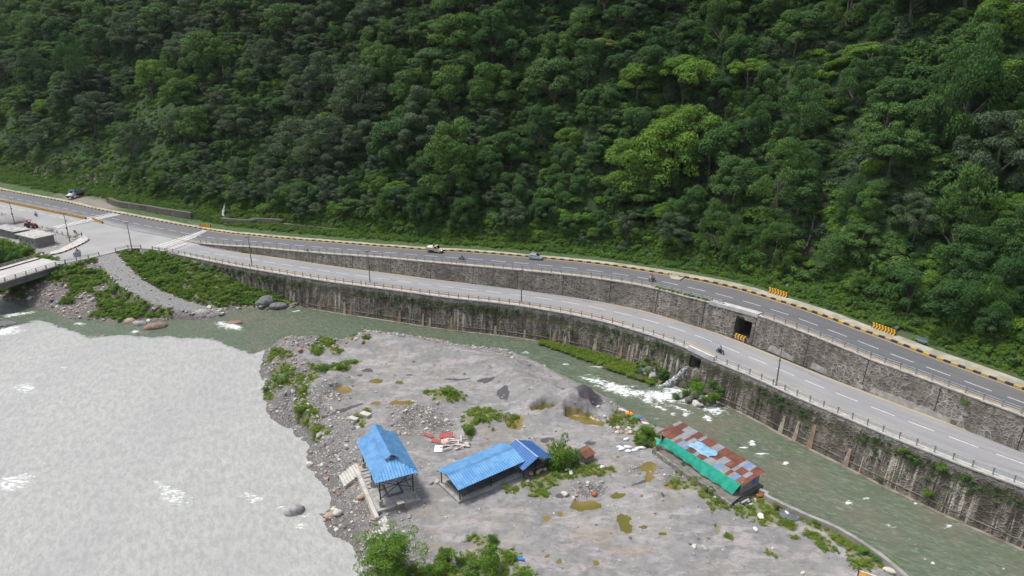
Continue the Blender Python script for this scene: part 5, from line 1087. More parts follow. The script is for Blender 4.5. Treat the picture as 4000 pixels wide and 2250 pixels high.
ez, rz_, W1, D1, HP = 6.85, 8.25, 6.2, 11.6, 3.2; fx, fy = -.72, -.72
corr('roof_slope', (fx, fy + D1, ez), (0, -1, 0), (W1 / 2, 0, rz_ - ez), D1, lambda a: min(1, (1 - a) * D1 / HP), T_BLU, P1)
corr('roof_slope', (fx + W1, fy, ez), (0, 1, 0), (-W1 / 2, 0, rz_ - ez), D1, lambda a: min(1, a * D1 / HP), T_BLU, P1)
corr('roof_hip', (fx, fy, ez), (1, 0, 0), (0, HP, rz_ - ez), W1, lambda a: 1 - abs(2 * a - 1), T_BLU, P1)
vy0, vl = fy + 2.7, D1 - 2.5; xm = fx + W1 / 2
corr('vent_roof', (xm - .95, vy0 + vl, rz_ + .22), (0, -1, 0), (.95, 0, .5), vl, lambda a: 1, T_BLU, P1); corr('vent_roof', (xm + .95, vy0, rz_ + .22), (0, 1, 0), (-.95, 0, .5), vl, lambda a: 1, T_BLU, P1)
mb = MB(); mb.box(xm - .7, vy0 + vl / 2 + .2, rz_ - .1, .04, vl - .6, .6); mb.box(xm + .7, vy0 + vl / 2 + .2, rz_ - .1, .04, vl - .6, .6)
for x in (-.7, -.23, .23, .7): mb.box(xm + x, vy0 + .25, rz_ + .05, .07, .06, .8)
mb.build('vent_frame', plain('pale_timber', (.45, .36, .26)), P1)
mb = MB(); mb.box(xm - .35, vy0 + .3, rz_ + .05, .5, .03, .42); mb.build('vent_panel', M_WHT, P1)
# stool-like wooden stand in front of it
r = empty('wooden_stand', o_ + ex * 2.4 + ey * -1.5 + Vector((0, 0, 1.95)), math.atan2(ex.y, ex.x), 'tall wooden trestle stand with pale top in front of the tall pavilion', 'stand')
mb = MB(); mb.box(0, 0, 1.3, 1.05, .6, .08); mb.build('top', M_CONCL, r)
for x in (-.45, .45):
    for y in (-.3, .3): mb = MB(); mb.bar((x * 1.5, y * 1.5, -.1), (x, y * .8, 1.27), .06); mb.build('leg', M_WOOD, r)
mb = MB(); mb.bar((-.6, -.38, .45), (.6, -.38, .45), .05); mb.bar((-.6, .38, .6), (.6, .38, .6), .05); mb.build('stretcher', M_WOOD, r)
# concrete stairs down to the river
def stairs(top, bot, half, n, z0, z1, label):
    top, bot, half = Vector(top), Vector(bot), Vector(half); d = (bot - top); rzz = math.atan2(d.y, d.x); L = d.length; t = L / n; Wd = half.length
    r = empty('concrete_stairs', Vector((top.x, top.y, 0)), rzz, label, 'stairs')
    for i in range(n):
        z = z0 + (z1 - z0) * i / (n - 1); mb = MB(); mb.box(t * (i + .5), random.uniform(-.1, .1), (z - .4 + z) / 2 - .1, t * .97, Wd * 2, z - (z - .6)); mb.build('step', M_CONCL, r, bev=.02)
    return r
stairs((-16.9, 76.6, 0), (-19.7, 75.5, 0), (-.9, 1.1, 0), 8, 2.15, .75, 'long concrete stairs down to the river below the tall pavilion, near the tree')
stairs((-23.4, 89.0, 0), (-26.0, 87.6, 0), (-.8, 1.3, 0), 7, 2.2, 1.0, 'concrete stairs on the river side of the tall pavilion, at its far corner')
# --- long blue pavilion
ex = Vector((8.7, 6.5, 0)).normalized(); ey = Vector((-ex.y, ex.x, 0)); o_ = Vector((-7.45, 81.0, 0))
P2 = empty('pavilion', o_, math.atan2(ex.y, ex.x), 'long low open pavilion with shiny light blue gable roof on thin posts', 'pavilion')
plinthbox('floor_slab', -.3, 11.1, -.2, 5.3, 1.7, 2.38, M_CONC, P2); plinthbox('floor_inset', .8, 10.9, .35, 5.0, 2.3, 2.42, M_CONCD, P2)
plinthbox('back_wall', 7.0, 10.8, 4.95, 5.1, 2.4, 3.4, M_CONCD, P2)
ez2, rz2 = 4.55, 5.42
for x in (0.05, 5.45, 10.8):
    for y in (0, 5.0): mb = MB(); mb.box(x, y, 3.45, .12, .12, 2.2); mb.build('post', M_STEEL, P2)
mb = MB()
for x in (.05, 5.45, 10.8):
    mb.bar((x, 0, ez2 - .05), (x, 5, ez2 - .05), .07); mb.bar((x, 0, ez2 - .05), (x, 2.5, rz2 - .1), .06); mb.bar((x, 5, ez2 - .05), (x, 2.5, rz2 - .1), .06); mb.bar((x, 2.5, ez2), (x, 2.5, rz2 - .1), .05); mb.bar((x, 0, 3.7), (x, 1.0, ez2), .05)
for y in (0, 5): mb.bar((0, y, ez2 - .02), (10.8, y, ez2 - .02), .07)
mb.build('truss', M_STEEL, P2)
corr('roof_slope', (-.45, -.5, ez2), (1, 0, 0), (0, 3.0, rz2 - ez2), 11.9, lambda a: 1, T_BLU, P2); corr('roof_slope', (11.45, 5.5, ez2 + .1), (-1, 0, 0), (0, -3.05, rz2 - ez2 - .05), 11.9, lambda a: 1, T_BLU, P2)
mb = MB(); mb.prism([(2.28, rz2 - .06), (2.5, rz2 + .06), (2.72, rz2 - .06)], -.45, 11.4); mb.T = None
mb.v = [(v[1], v[0], v[2]) for v in mb.v]; mb.build('ridge_cap', T_BLU, P2)
# --- dark blue roofed hut behind it
ex = Vector((.565, -.825, 0)).normalized(); ey = Vector((-ex.y, ex.x, 0)); o_ = Vector((.54, 92.3, 0))
P3 = empty('open_hut', o_, math.atan2(ex.y, ex.x), 'small open hut with dull dark blue gable roof joined to the long pavilion', 'hut')
corr('roof_slope', (0, -2.75, 3.95), (1, 0, 0), (0, 2.75, 1.25), 5.9, lambda a: 1, T_BLD, P3); corr('roof_slope', (5.9, 2.95, 3.95), (-1, 0, 0), (0, -2.95, 1.25), 5.9, lambda a: 1, T_BLD, P3)
mb = MB(); mb.bar((0, 0, 5.24), (5.9, 0, 5.24), .3, .05); mb.build('ridge_cap', plain('pale_blue_cap', (.25, .38, .58)), P3)
for x in (.4, 5.4):
    for y in (-2.2, 0, 2.3): mb = MB(); mb.box(x, y, 3.1, .12, .12, 1.9 if y else 3.6); mb.build('post', M_STEEL, P3)
mb = MB(); mb.box(3.0, .6, 2.55, 4.4, 2.4, .9); mb.build('block_wall', M_CONCD, P3)
for k in range(7):
    p = o_ + ex * random.uniform(4.6, 6.2) + ey * random.uniform(-1.2, 1.8); q = blob('rubble_stone', Vector((p.x, p.y, 2.5)), (.35, .3, .25), plain('orange_rock', (.38, .24, .16), (.3, .27, .24), 1.5, .9), k, 2, .2)
    tag(q, 'orange-grey stone in the rubble heap under the dark blue hut roof', 'stone', 'stones heaped under the dark blue roof')
# --- little rust-roofed shed
o_ = Vector((11.3, 89.85, 0)); ex = Vector((1.5, 1.3, 0)).normalized(); ey = Vector((-ex.y, ex.x, 0))
P4 = empty('stone_shed', o_, math.atan2(ex.y, ex.x), 'tiny stone shed with a rusty red tin roof beside the leafy bush', 'shed')
mb = MB(); mb.box(1.0, 1.05, 2.75, 2.0, 2.1, 1.5); mb.build('wall', plain('shed_stone', (.30, .26, .21), (.18, .16, .14), 1.8, .95, bst=.5), P4)
corr('roof_sheet', (-.2, -.25, 3.52), (1, 0, 0), (0, 1.3, .35), 2.4, lambda a: 1, T_RUS, P4); corr('roof_sheet', (-.2, 1.02, 3.87), (1, 0, 0), (0, .7, .18), 2.4, lambda a: 1, T_RUO, P4); corr('roof_sheet', (2.2, 2.5, 3.85), (-1, 0, 0), (0, -.8, .2), 2.4, lambda a: 1, T_GRY, P4)
# --- long patchwork shed with green net
ex = Vector((.925, .38, 0)).normalized(); ey = Vector((-ex.y, ex.x, 0)); ey = Vector((-.55, .835, 0)).normalized(); ex = Vector((ey.y, -ey.x, 0)); o_ = Vector((32.6, 81.6, 0)); LS = 16.0; WS_ = 4.0; b0 = 2.95
P5 = empty('long_shed', o_, math.atan2(ex.y, ex.x), 'long shed by the stream with patchwork rusty tin roof and green net', 'shed')
GW = plain('shed_board_wall', (.30, .29, .28), (.22, .21, .20), 1.5, .8)
mb = MB(); mb.box(WS_ / 2, .06, b0 + .95, WS_, .12, 1.9); mb.build('end_wall', GW, P5); mb = MB(); mb.box(WS_ / 2, LS - .3, b0 + .95, WS_, .12, 1.9); mb.build('end_wall', GW, P5)
mb = MB(); mb.box(WS_ - .06, LS / 2, b0 + .95, .12, LS - .6, 1.9); mb.build('back_wall', GW, P5); mb = MB(); mb.box(1.6, LS / 2, b0 + .9, .1, LS - .6, 1.8); mb.build('inner_wall', plain('dark_boards', (.07, .065, .06)), P5)
mb = MB(); mb.box(2.75, -.02, b0 + 1.25, .85, .08, .95); mb.build('window', plain('blue_shutter', (.05, .16, .55), None, 3, .5), P5)
plinthbox('floor_slab', -.2, WS_ + .5, -.5, LS + .2, 1.6, b0, M_CONCD, P5)
for y in np.linspace(.2, LS - .5, 8): mb = MB(); mb.tube([(-.1, y, b0 - .3), (-.1, y, b0 + 1.75)], .05, 6); mb.build('post', M_WOOD, P5)
zr0, zr1 = 4.78, 5.22; nc, nr = 25, 3; pal = [T_RUS, T_GRY, T_RUS, T_GRY, T_RUS, T_RUO, T_RUS, T_RUS, T_GRY, T_RUS, T_GRY, T_RUS, T_GRY, T_SBL]
rp = random.Random(5); cw = (LS + .6) / nc
for c in range(nc):
    for k in range(nr):
        y = -.4 + cw * c; x0 = -.35 + k * 1.62; x1 = x0 + 1.72; sl = (zr1 - zr0) / 5.0; mt = rp.choice(pal)
        if 8 <= c <= 10 and k == 0: mt = T_GRY
        o = corr('roof_sheet', (x0, y + cw + .06, zr0 + (x0 + .35) * sl + .03 * k + .025 * (c % 2)), (0, -1, 0), (x1 - x0, 0, (x1 - x0) * sl), cw + .08, lambda a: 1, mt, P5, .2, .018, 2)
tp = MB(); Vn = []; q = 14
for j in range(6):
    for i in range(q): Vn.append((.6 + j * .42 + .15 * math.sin(i * .9), 6.6 + i * .33 + .3 * math.sin(j * 1.4), zr0 + (.6 + j * .42 + .35) * (zr1 - zr0) / 5 + .12 + .05 * random.random()))
o = link('tarpaulin', np_mesh('tarpaulin', Vn, gridfaces(6, q)), plain('light_blue_tarp', (.10, .30, .48), (.28, .42, .50), 1.3, .5), None); o.matrix_world = P5.matrix_world.copy() if False else Matrix.Translation(o_) @ Matrix.Rotation(math.atan2(ex.y, ex.x), 4, 'Z')
tag(o, 'crumpled light blue tarpaulin lying on the patchwork roof', 'tarpaulin')
# green net hanging from the roof edge
lo = [W(u, v, z) for (u, v), z in zip(px('N 222,322 240,430 330,450 500,560 620,650 740,730 850,830 930,880 1040,950 1140,1010 1230,1085 1310,1133'), (4.0, 3.7, 3.6, 3.5, 3.4, 3.35, 3.3, 3.25, 3.2, 3.2, 3.15, 3.1))]
hi = [W(u, v, z) for (u, v), z in zip(px('N 228,320 300,360 372,325 540,430 650,505 760,565 870,640 980,700 1110,780 1220,855 1330,925 1432,985'), [4.1, 4.5] + [4.85] * 10)]
A_ = resample([tuple(v) for v in hi], n=70); B_ = resample([tuple(v) for v in lo], n=70); Vn = []
for k in range(12):
    f = k / 11; Pn = A_ * (1 - f) + B_ * f; s_ = np.arange(70); Pn[:, 0] -= .10 * np.sin(s_ * .8 + f * 2) * f + .15 * math.sin(f * math.pi); Pn[:, 2] -= .12 * math.sin(f * math.pi); Vn.append(Pn)
m, nt, b = newmat('green_net'); n_ = noi(nt, objco(nt), 1.2, 4)
setp(nt, b, Base_Color=mixc(nt, ramp(nt, n_, .3, .7), (.01, .28, .19), (.02, .40, .28)), Roughness=.75)
tr_ = nd(nt, 'ShaderNodeBsdfTransparent'); fac = nd(nt, 'ShaderNodeMapRange', {'Value': noi(nt, objco(nt), 3, 3), 'To Min': .02, 'To Max': .28}); ms = nd(nt, 'ShaderNodeMixShader', {0: fac, 1: b.outputs[0], 2: tr_.outputs[0]}); nt.links.new(ms.outputs[0], nt.nodes['Material Output'].inputs[0])
o = link('shade_net', np_mesh('shade_net', np.concatenate(Vn), gridfaces(12, 70)), m); tag(o, 'green shade net hanging along the open side of the long shed', 'net')
# terrace wall, steps, flood wall
M_RUB = mat_wall('field_stone', (.14, .13, .12), (.33, .31, .28), (.22, .21, .19), .2, .25, 2.2, False)
def lowwall(c, w, h0, mat, label, name='low_stone_wall', cap=None):
    c = resample(c, step=.6); N = normals2(c); L = arclen(c); prof = [(-w / 2 - .1, -h0), (-w / 2, 0), (w / 2, 0), (w / 2 + .1, -h0)]; V_ = []; uv = []
    for k, (a, z) in enumerate(prof):
        wob = (fbm(L * .8, L * 0 + k, 2, 40) - .5) * .15; V_.append(np.stack([c[:, 0] + N[:, 0] * a, c[:, 1] + N[:, 1] * a, c[:, 2] + z + wob * (z == 0)], 1)); uv.append(np.stack([L, np.full(len(L), (0, h0, h0 + w, 2 * h0 + w)[k])], 1))
    n = len(c); Fq = np.concatenate([gridfaces(4, n), [[0, n, 2 * n, 3 * n], [n - 1, 2 * n - 1, 3 * n - 1, 4 * n - 1]]])
    o = link(name, np_mesh(name, np.concatenate(V_), Fq, {'depth': np.full(4 * n, 3.)}, np.concatenate(uv), sm=False), mat); return tag(o, label, 'wall')
lowwall([tuple(W(u, v, 2.95)) for u, v in px('N 190,488 420,650 700,850 960,1010 1290,1265')], .4, 1.1, M_RUB, 'low rubble terrace wall along the open side of the long shed')
polymesh('terrace', [W(u, v, 2.9) for u, v in px('N 195,486 425,646 705,846 965,1005 1292,1260 1420,1160 1450,1120 1300,900 700,500 330,300 250,420')], plain('terrace_dirt', (.20, .18, .15), (.12, .11, .10), .8, .95), kind='structure')
fw = [tuple(W(u, v, z)) for (u, v), z in zip(px('N 1690,1052 1800,1090 I 0,690 330,848 600,960 850,1100 1100,1270 1320,1458 1700,1830'), (3.2, 3.2, 3.2, 3.25, 3.3, 3.3, 3.35, 3.35, 3.4))]
lowwall(fw, .55, 2.8, plain('grey_flood_wall', (.33, .31, .29), (.22, .21, .19), .5, .9, bst=.5), 'grey concrete flood wall along the stream in the lower right', 'flood_wall')
r = empty('stone_steps', Ws('N 1400,1190', 3.0)[0], math.atan2(ex.y, ex.x) , 'rough stone steps below the end wall of the long shed', 'steps')
for k in range(6): mb = MB(); mb.box(.5 + k * .12, -.25 - k * .34, -.1 - k * .15, 1.5, .36, .2); mb.build('step', M_CONC if k % 2 else M_RUB, r, bev=.03)
p = Ws('N 245,500', 2.95)[0]; person('person in dark clothes sitting at the left end of the green net', p, R(200), SIT, (cloth('charcoal', (.05, .05, .055)), cloth('pink_brown', (.35, .2, .18))))

# ================================================================== STONES, BAGS, CLOTHES, SHEETS
def rockmat(n, a, b_): return plain(n, a, b_, 1.3, .9, bst=.5)
RK_G = rockmat('grey_boulder', (.36, .35, .33), (.22, .215, .21)); RK_D = rockmat('dark_boulder', (.10, .10, .10), (.17, .17, .17)); RK_B = rockmat('brown_boulder', (.27, .17, .12), (.18, .13, .10)); RK_W = rockmat('pale_boulder', (.55, .52, .46), (.42, .40, .36)); RK_O = rockmat('orange_boulder', (.42, .28, .19), (.33, .25, .20))
def rock(c, r3, mat, label, seed, rz=0, name='boulder', group=None, amp=.2):
    o = blob(name, c, r3, mat, seed, 3, amp, rz=rz); return tag(o, label, 'stone', group)
def wz(s, dz=0): return Ws(s, zw)[0] + Vector((0, 0, dz))
rock(wz('S 1152,2000', .2), (1.5, 1.0, 1.0), RK_G, 'large grey boulder in the pale river left of the stairs', 1, R(30))
rock(wz('J 1355,400', .2), (2.5, 1.3, 1.0), RK_B, 'reddish brown boulder in the water off the left bank tip', 2, R(15))
rock(wz('J 1752,290', .3), (2.4, 1.3, 1.1), RK_G, 'rounded pale grey boulder where the gravel track meets the stream', 3)
rock(wz('J 1215,368', .1), (1.7, 1.0, .7), RK_G, 'flat pale boulder at the waterline between two brown ones', 4)
rock(wz('J 1130,352', .2), (1.3, 1.0, .8), RK_O, 'orange-tinted boulder on the left bank waterline', 5)
rock(wz('J 30,378', .1), (3.2, 1.5, .8), RK_D, 'dark flat boulder in the rapids at the left photo edge', 6)
rock(wz('J 2072,362', .1), (1.2, .8, .5), RK_B, 'small brown stone in the white rapids below the track', 7)
rock(wz('B 335,1075', .9), (2.6, 2.0, 1.6), RK_D, 'tall dark slab-like boulder at the grassy bank corner', 8, R(40), amp=.25)
rock(wz('B 450,1095', .5), (2.4, 1.5, 1.0), RK_D, 'broad dark boulder just right of the tall dark slab', 9)
rock(wz('B 45,1235', .0), (2.0, 1.0, .5), RK_B, 'low reddish stone behind the white rapids in the green stream', 10)
for i, (s_, r3, m_, lb_) in enumerate([('F 412,290', (.6, .55, .5), RK_O, 'lone tan boulder on the dark gravel mound at the bank tip'), ('F 505,1365', (.7, .5, .45), RK_W, 'pale boulder at the pale river edge left of the tall pavilion'), ('F 1012,216', (.35, .35, .5), RK_B, 'upright brown stone beside the far green tuft on the spit'),
        ('F 600,1090', (.8, .5, .4), RK_G, 'grey stone below the small grassy clump by the pale river'), ('F 1990,1178', (.5, .45, .4), RK_W, 'round pale stone right of the red sheet pile'), ('G 20,478', (.55, .4, .35), RK_W, 'pale stone on the pale river edge beside the upper stairs'),
        ('G 465,768', (.6, .5, .35), RK_O, 'tan flat stone on the gravel left of the tall pavilion wall'), ('G 205,925', (.9, .6, .4), RK_O, 'tan flat slab at the river point below the tall pavilion'), ('G 265,905', (.7, .5, .4), RK_W, 'white stone at the river point beside the tan slab'),
        ('G 245,865', (.8, .4, .3), RK_W, 'white slab at the river point above the tan slab'), ('I 1145,1410', (.75, .45, .4), RK_W, 'pale boulder beside the lower end of the flood wall'), ('I 330,1425', (.35, .25, .2), RK_W, 'small white stone on the gravel left of the yellow panel'),
        ('H 235,850', (.55, .45, .35), RK_W, 'white stone at the left end of the rubble mound'), ('H 555,748', (.4, .3, .3), RK_G, 'grey stone at the right end of the rubble mound'), ('H 1455,1320', (.6, .35, .25), RK_G, 'grey slab lying alone on the lower gravel flat'),
        ('H 1365,1305', (.45, .3, .2), RK_W, 'white slab beside the grey slab on the lower gravel flat'), ('H 315,888', (.35, .3, .3), RK_W, 'pale stone on the front of the rubble mound'), ('H 495,855', (.4, .35, .35), plain('brick_orange', (.42, .14, .06)), 'orange stone on the rubble mound above the large olive puddle'),
        ('Q 1237,720', (.42, .38, .32), RK_W, 'round pale stone, upper left of the stone cluster by the bushes'), ('Q 1213,822', (.42, .36, .3), RK_W, 'round pale stone, lower left of the stone cluster by the bushes'), ('Q 1318,808', (.42, .36, .32), RK_O, 'tan stone in the middle of the stone cluster by the bushes'),
        ('Q 1440,770', (.48, .42, .35), RK_G, 'grey-green large stone in the stone cluster by the bushes'), ('Q 1503,762', (.34, .36, .3), RK_W, 'upper right stone of the stone cluster by the bushes'), ('Q 1520,815', (.4, .36, .3), RK_W, 'lower right pale stone of the stone cluster by the bushes'), ('Q 1462,835', (.38, .3, .25), RK_O, 'lowest tan stone of the stone cluster by the bushes'),
        ('Q 1485,710', (.36, .25, .22), RK_W, 'topmost pale stone of the stone cluster by the bushes'), ('Q 795,230', (.38, .3, .3), RK_W, 'pale stone on the dark mound beside the puddle'), ('Q 1085,143', (.3, .25, .25), RK_W, 'pale stone on the stream edge above the dark mound'), ('Q 935,460', (.35, .3, .28), RK_W, 'pale stone on the front of the grey gravel mound'),
        ('G 1405,305', (.3, .3, .3), RK_G, 'small grey stone between the red pile and the long pavilion'), ('M 130,930', (.42, .35, .42), RK_W, 'pale stone by the left end of the long pavilion'), ('M 22,945', (.35, .3, .3), RK_G, 'grey stone left of the long pavilion floor'), ('M 1735,910', (.4, .3, .25), RK_G, 'grey stone in front of the long pavilion, right part')]):
    c = onisl(s_)[0]; rock(c + Vector((0, 0, r3[2] * .3)), r3, m_, lb_, i + 20, random.uniform(0, 3))
for i, (s_, L, w_, rz) in enumerate([('F 922,948', 1.7, .9, -28), ('F 1035,905', 1.9, 1.1, -30)]):
    c = onisl(s_)[0]; mb = MB(); mb.box(0, 0, .25, L, w_, .6); o = mb.build('concrete_block', M_CONCL, None, c, R(rz), bev=.05); tag(o, ['hollow concrete block lying left of the grassy clump', 'hollow concrete block lying right of the grassy clump'][i], 'concrete block')
c = wz('B 640,1062', .6); mb = MB(); mb.box(0, 0, .2, 5.2, 2.2, .5); o = mb.build('concrete_slab', M_CONCD, None, c, R(20)); o.rotation_euler = (R(6), R(-14), R(22)); tag(o, 'tilted dark concrete slab against the start of the lower wall', 'concrete slab')
bagm = plain('white_bag', (.72, .73, .75), (.6, .6, .62), 4, .4)
for i, (s_, lb_) in enumerate([('H 718,445', 'top left'), ('H 735,458', 'second from left'), ('H 783,442', 'upper middle'), ('H 792,478', 'lower middle'), ('H 846,470', 'lower right, widest'), ('H 872,452', 'next to last on the right'), ('H 905,448', 'farthest right, nearest the bushes'), ('H 775,372', 'single one higher up')]):
    c = onisl(s_)[0]; o = blob('plastic_bag', c + Vector((0, 0, .12)), (.65 if i != 3 else .5, .32, .2), bagm, 60 + i, 2, .3, rz=random.uniform(-.5, .6)); tag(o, 'white plastic bag left of the green net, ' + lb_ if i < 7 else 'white plastic bag lying by itself above the row of bags', 'bag', 'white bags scattered on the grey flat')
for i, (s_, r3, lb_) in enumerate([('I 178,868', (.5, .3, .2), 'white panel scrap lying on the dark tarp'), ('H 1945,1046', (.65, .4, .2), 'white bag on the grass below the stone steps'), ('H 1895,1158', (.5, .35, .15), 'white scrap alone on the lower gravel flat'), ('H 262,640', (.5, .3, .3), 'upper white bag in the weeds by the leafy bush'), ('H 290,672', (.55, .3, .3), 'lower white bag in the weeds by the leafy bush'), ('H 548,615', (.7, .35, .15), 'white sheet scrap right of the tiny stone shed')]):
    c = onisl(s_)[0]; tag(blob('plastic_bag', c + Vector((0, 0, .15)), r3, bagm, 80 + i, 2, .3, rz=random.uniform(0, 3)), lb_, 'bag')
o = blob('tarpaulin', onisl('I 178,885')[0] + Vector((0, 0, .1)), (1.5, .8, .18), plain('dark_tarp', (.12, .14, .17), (.09, .10, .12), 2, .5), 91, 3, .15, rz=R(-30)); tag(o, 'dark grey tarpaulin heap between the flood wall and the gravel', 'tarpaulin')
o = blob('tree_stump', onisl('I 78,830')[0] + Vector((0, 0, .35)), (.35, .35, .6), plain('dark_brown_wood', (.06, .03, .02)), 92, 2, .3); tag(o, 'dark brown stump beside the dark tarpaulin', 'stump')
o = blob('clay_heap', onisl('H 1938,872')[0] + Vector((0, 0, .2)), (.7, .4, .35), plain('red_clay', (.32, .08, .03)), 93, 2, .3); tag(o, 'red-orange heap in the grass right of the stone steps', 'clay heap')
for i, (s_, r3, c_, lb_) in enumerate([('Q 1300,290', (1.0, .35, .12), (.50, .45, .47), 'pale grey-white cloth'), ('Q 1380,325', (1.1, .35, .12), (.60, .48, .52), 'pale pink cloth'), ('Q 1500,400', (.75, .45, .35), (.85, .30, .02), 'bright orange cloth'), ('Q 1610,460', (.9, .42, .14), (.04, .32, .22), 'green cloth'), ('Q 1680,508', (.6, .3, .12), (.62, .45, .48), 'light pink cloth'), ('Q 1740,450', (.5, .3, .15), (.08, .15, .45), 'blue cloth'), ('Q 1715,530', (.3, .25, .15), (.03, .01, .03), 'black cloth'), ('Q 1775,575', (.65, .35, .15), (.16, .02, .08), 'dark magenta cloth'), ('Q 1850,605', (.7, .35, .14), (.66, .62, .66), 'white cloth')]):
    c = onisl(s_)[0]; tag(blob('laundry', c + Vector((0, 0, .12)), r3, cloth('laundry%d' % i, c_), 100 + i, 2, .3, rz=R(-35)), lb_ + ' spread on the stream bank by the bushes', 'laundry', 'washing spread on the stream bank')
for i, s_ in enumerate(('Q 1480,495', 'Q 1215,320')):
    c = onisl(s_)[0]; mb = MB(); mb.tube([(0, 0, -.1), (.05, 0, 1.1), (.12, .05, 1.9)], [.07, .06, .03], 6); tag(mb.build('wooden_stake', M_WOOD, None, c), ['wooden stake standing in front of the orange cloth', 'wooden stake left of the pale grey washing'][i], 'stake')
# heap of sheets and boards
c0 = onisl('M 380,270')[0]
def flat(name, s_, L, w_, rz, mat, lab, dz=.06, tilt=0, cor=False):
    c = onisl(s_)[0]
    if cor: o = corr(name, (0, 0, 0), (1, 0, 0), (0, w_, 0), L, lambda a: 1, mat, None, .28, .04, 2); o.location = c + Vector((0, 0, dz))
    else: mb = MB(); mb.box(0, 0, 0, L, w_, .07); o = mb.build(name, mat, None, c + Vector((0, 0, dz)))
    o.rotation_euler = (R(tilt), R(random.uniform(-3, 3)), R(rz)); return tag(o, lab, 'roof sheet' if cor else 'board')
flat('roof_sheet', 'M 165,170', 2.3, .95, 4, T_RED, 'red corrugated sheet, topmost of the scrap pile', .35, 25, True)
flat('roof_sheet', 'M 15,215', 2.2, .7, -18, T_RED, 'red corrugated sheet at the left of the scrap pile', .15, 20, True)
flat('roof_sheet', 'G 1005,225', 1.9, .6, -32, T_RED, 'faded red sheet apart from the pile, at the rubble mound', .15, 15, True)
flat('panel', 'M 150,340', 1.35, 1.7, 0, M_WHT, 'square white panel at the lower left of the scrap pile', .12, 4)
PK = plain('pinkish_board', (.50, .36, .32), (.58, .52, .47), 2, .8)
for i in range(16):
    u = random.uniform(240, 600); v = random.uniform(170, 370) + (u - 240) * -.05
    flat('timber_board', 'M %.0f,%.0f' % (u, v), random.uniform(1.2, 2.4), random.uniform(.12, .35), random.uniform(-25, 35) if i % 4 else 95, PK if i % 2 else M_CONCL, 'pale pinkish board jumbled in the scrap pile above the long pavilion', .1 + random.random() * .35, random.uniform(-12, 12))['group'] = 'boards of the scrap pile'
o = blob('crumpled_sheet', onisl('M 270,250')[0] + Vector((0, 0, .3)), (.75, .7, .55), PK, 111, 3, .35); tag(o, 'crumpled pale sheet heaped in the middle of the scrap pile', 'scrap')
o = blob('plastic_sheet', onisl('G 1855,1305')[0] + Vector((0, 0, .1)), (.62, .25, .15), plain('blue_plastic', (.04, .24, .72), None, 3, .4), 112, 2, .35, rz=R(-10)); tag(o, 'bright blue plastic scrap on the gravel near the bottom bushes', 'plastic scrap')
# yellow metal panel at the bottom edge
c = W(*px('I 862,1396')[0], 4.0); r = empty('yellow_container', Vector((c.x, c.y, 0)), R(-31), 'rusty yellow metal body with a white top edge at the bottom photo edge', 'machine part')
mb = MB(); mb.box(1.0, -.9, 3.3, 1.95, 1.7, 1.3); mb.build('body', plain('worn_orange_paint', (.50, .27, .02), (.30, .12, .04), 1.6, .5), r, bev=.05); mb = MB(); mb.box(1.0, -.05, 3.98, 2.05, .12, .12); mb.build('top_edge', M_WHT, r)
mb = MB(); mb.box(-.05, -.1, 3.5, .12, .2, 1.2); mb.build('side_post', M_BLK, r)
# stone gabion walls on the slope foot
def gabion(s_, z0, ht, label, th=1.2):
    pts = Ws(s_, z0); c = resample([tuple(p) for p in pts], step=1.0)
    c[:, 2] = [float(hpos(HS[np.hypot(HC[:, 0] - p[0], HC[:, 1] - p[1]).argmin()], max(0, np.hypot(HC[:, 0] - p[0], HC[:, 1] - p[1]).min() - 2.4))[2]) for p in c]; c = smooth(c, 4)
    up = c.copy(); up[:, 2] += ht; return lowwall([tuple(q) for q in up], th, ht + 1.2, M_GAB, label, 'gabion_wall')
M_GAB = mat_wall('gabion_stone', (.08, .075, .07), (.20, .185, .165), (.13, .125, .115), .3, .3, 2.6, False)
def Wh(u, v):
    """sight line met with the hillside"""
    x = (u - 2000) / F; y = -(v - 1125) / F; d = np.array([x, CP + y * SP, -SP + y * CP])
    for t in np.arange(80, 460, .6):
        p = np.array([0, 0, CAM_Z]) + d * t; dd = np.hypot(HC[:, 0] - p[0], HC[:, 1] - p[1]); i = int(dd.argmin()); o = dd[i]
        sgn = (p[0] - HC[i, 0]) * HN[i, 0] + (p[1] - HC[i, 1]) * HN[i, 1]
        if sgn > 2.0 and p[2] <= float(hpos(HS[i], o - 2.4)[2]): return Vector(p), HS[i], o - 2.4
    return None
def hwall(s_, ht, label, th=1.1):
    c = []
    for u, v in px(s_):
        q = Wh(u, v)
        if q: c.append(tuple(q[0]))
    c = smooth(resample(c, step=1.0), 3); c[:, 2] += ht - .2
    return lowwall([tuple(q) for q in c], th, ht + 1.0, M_GAB, label, 'gabion_wall')
hwall('A 1042,345 1110,375 1250,400 1390,420', 2.2, 'upper left stepped gabion wall on the grass right of the tipper truck')
hwall('A 1395,425 1530,450 1680,475 1815,495', 2.4, 'long stacked gabion wall left of the left waterfall barrier')
hwall('A 2095,530 2250,545 2415,550 B 200,290 500,305', 1.8, 'gabion wall right of the left waterfall, upper row')
hwall('B 505,318 700,335 850,352 1010,372', 1.0, 'low gabion wall carrying on to the right along the verge')

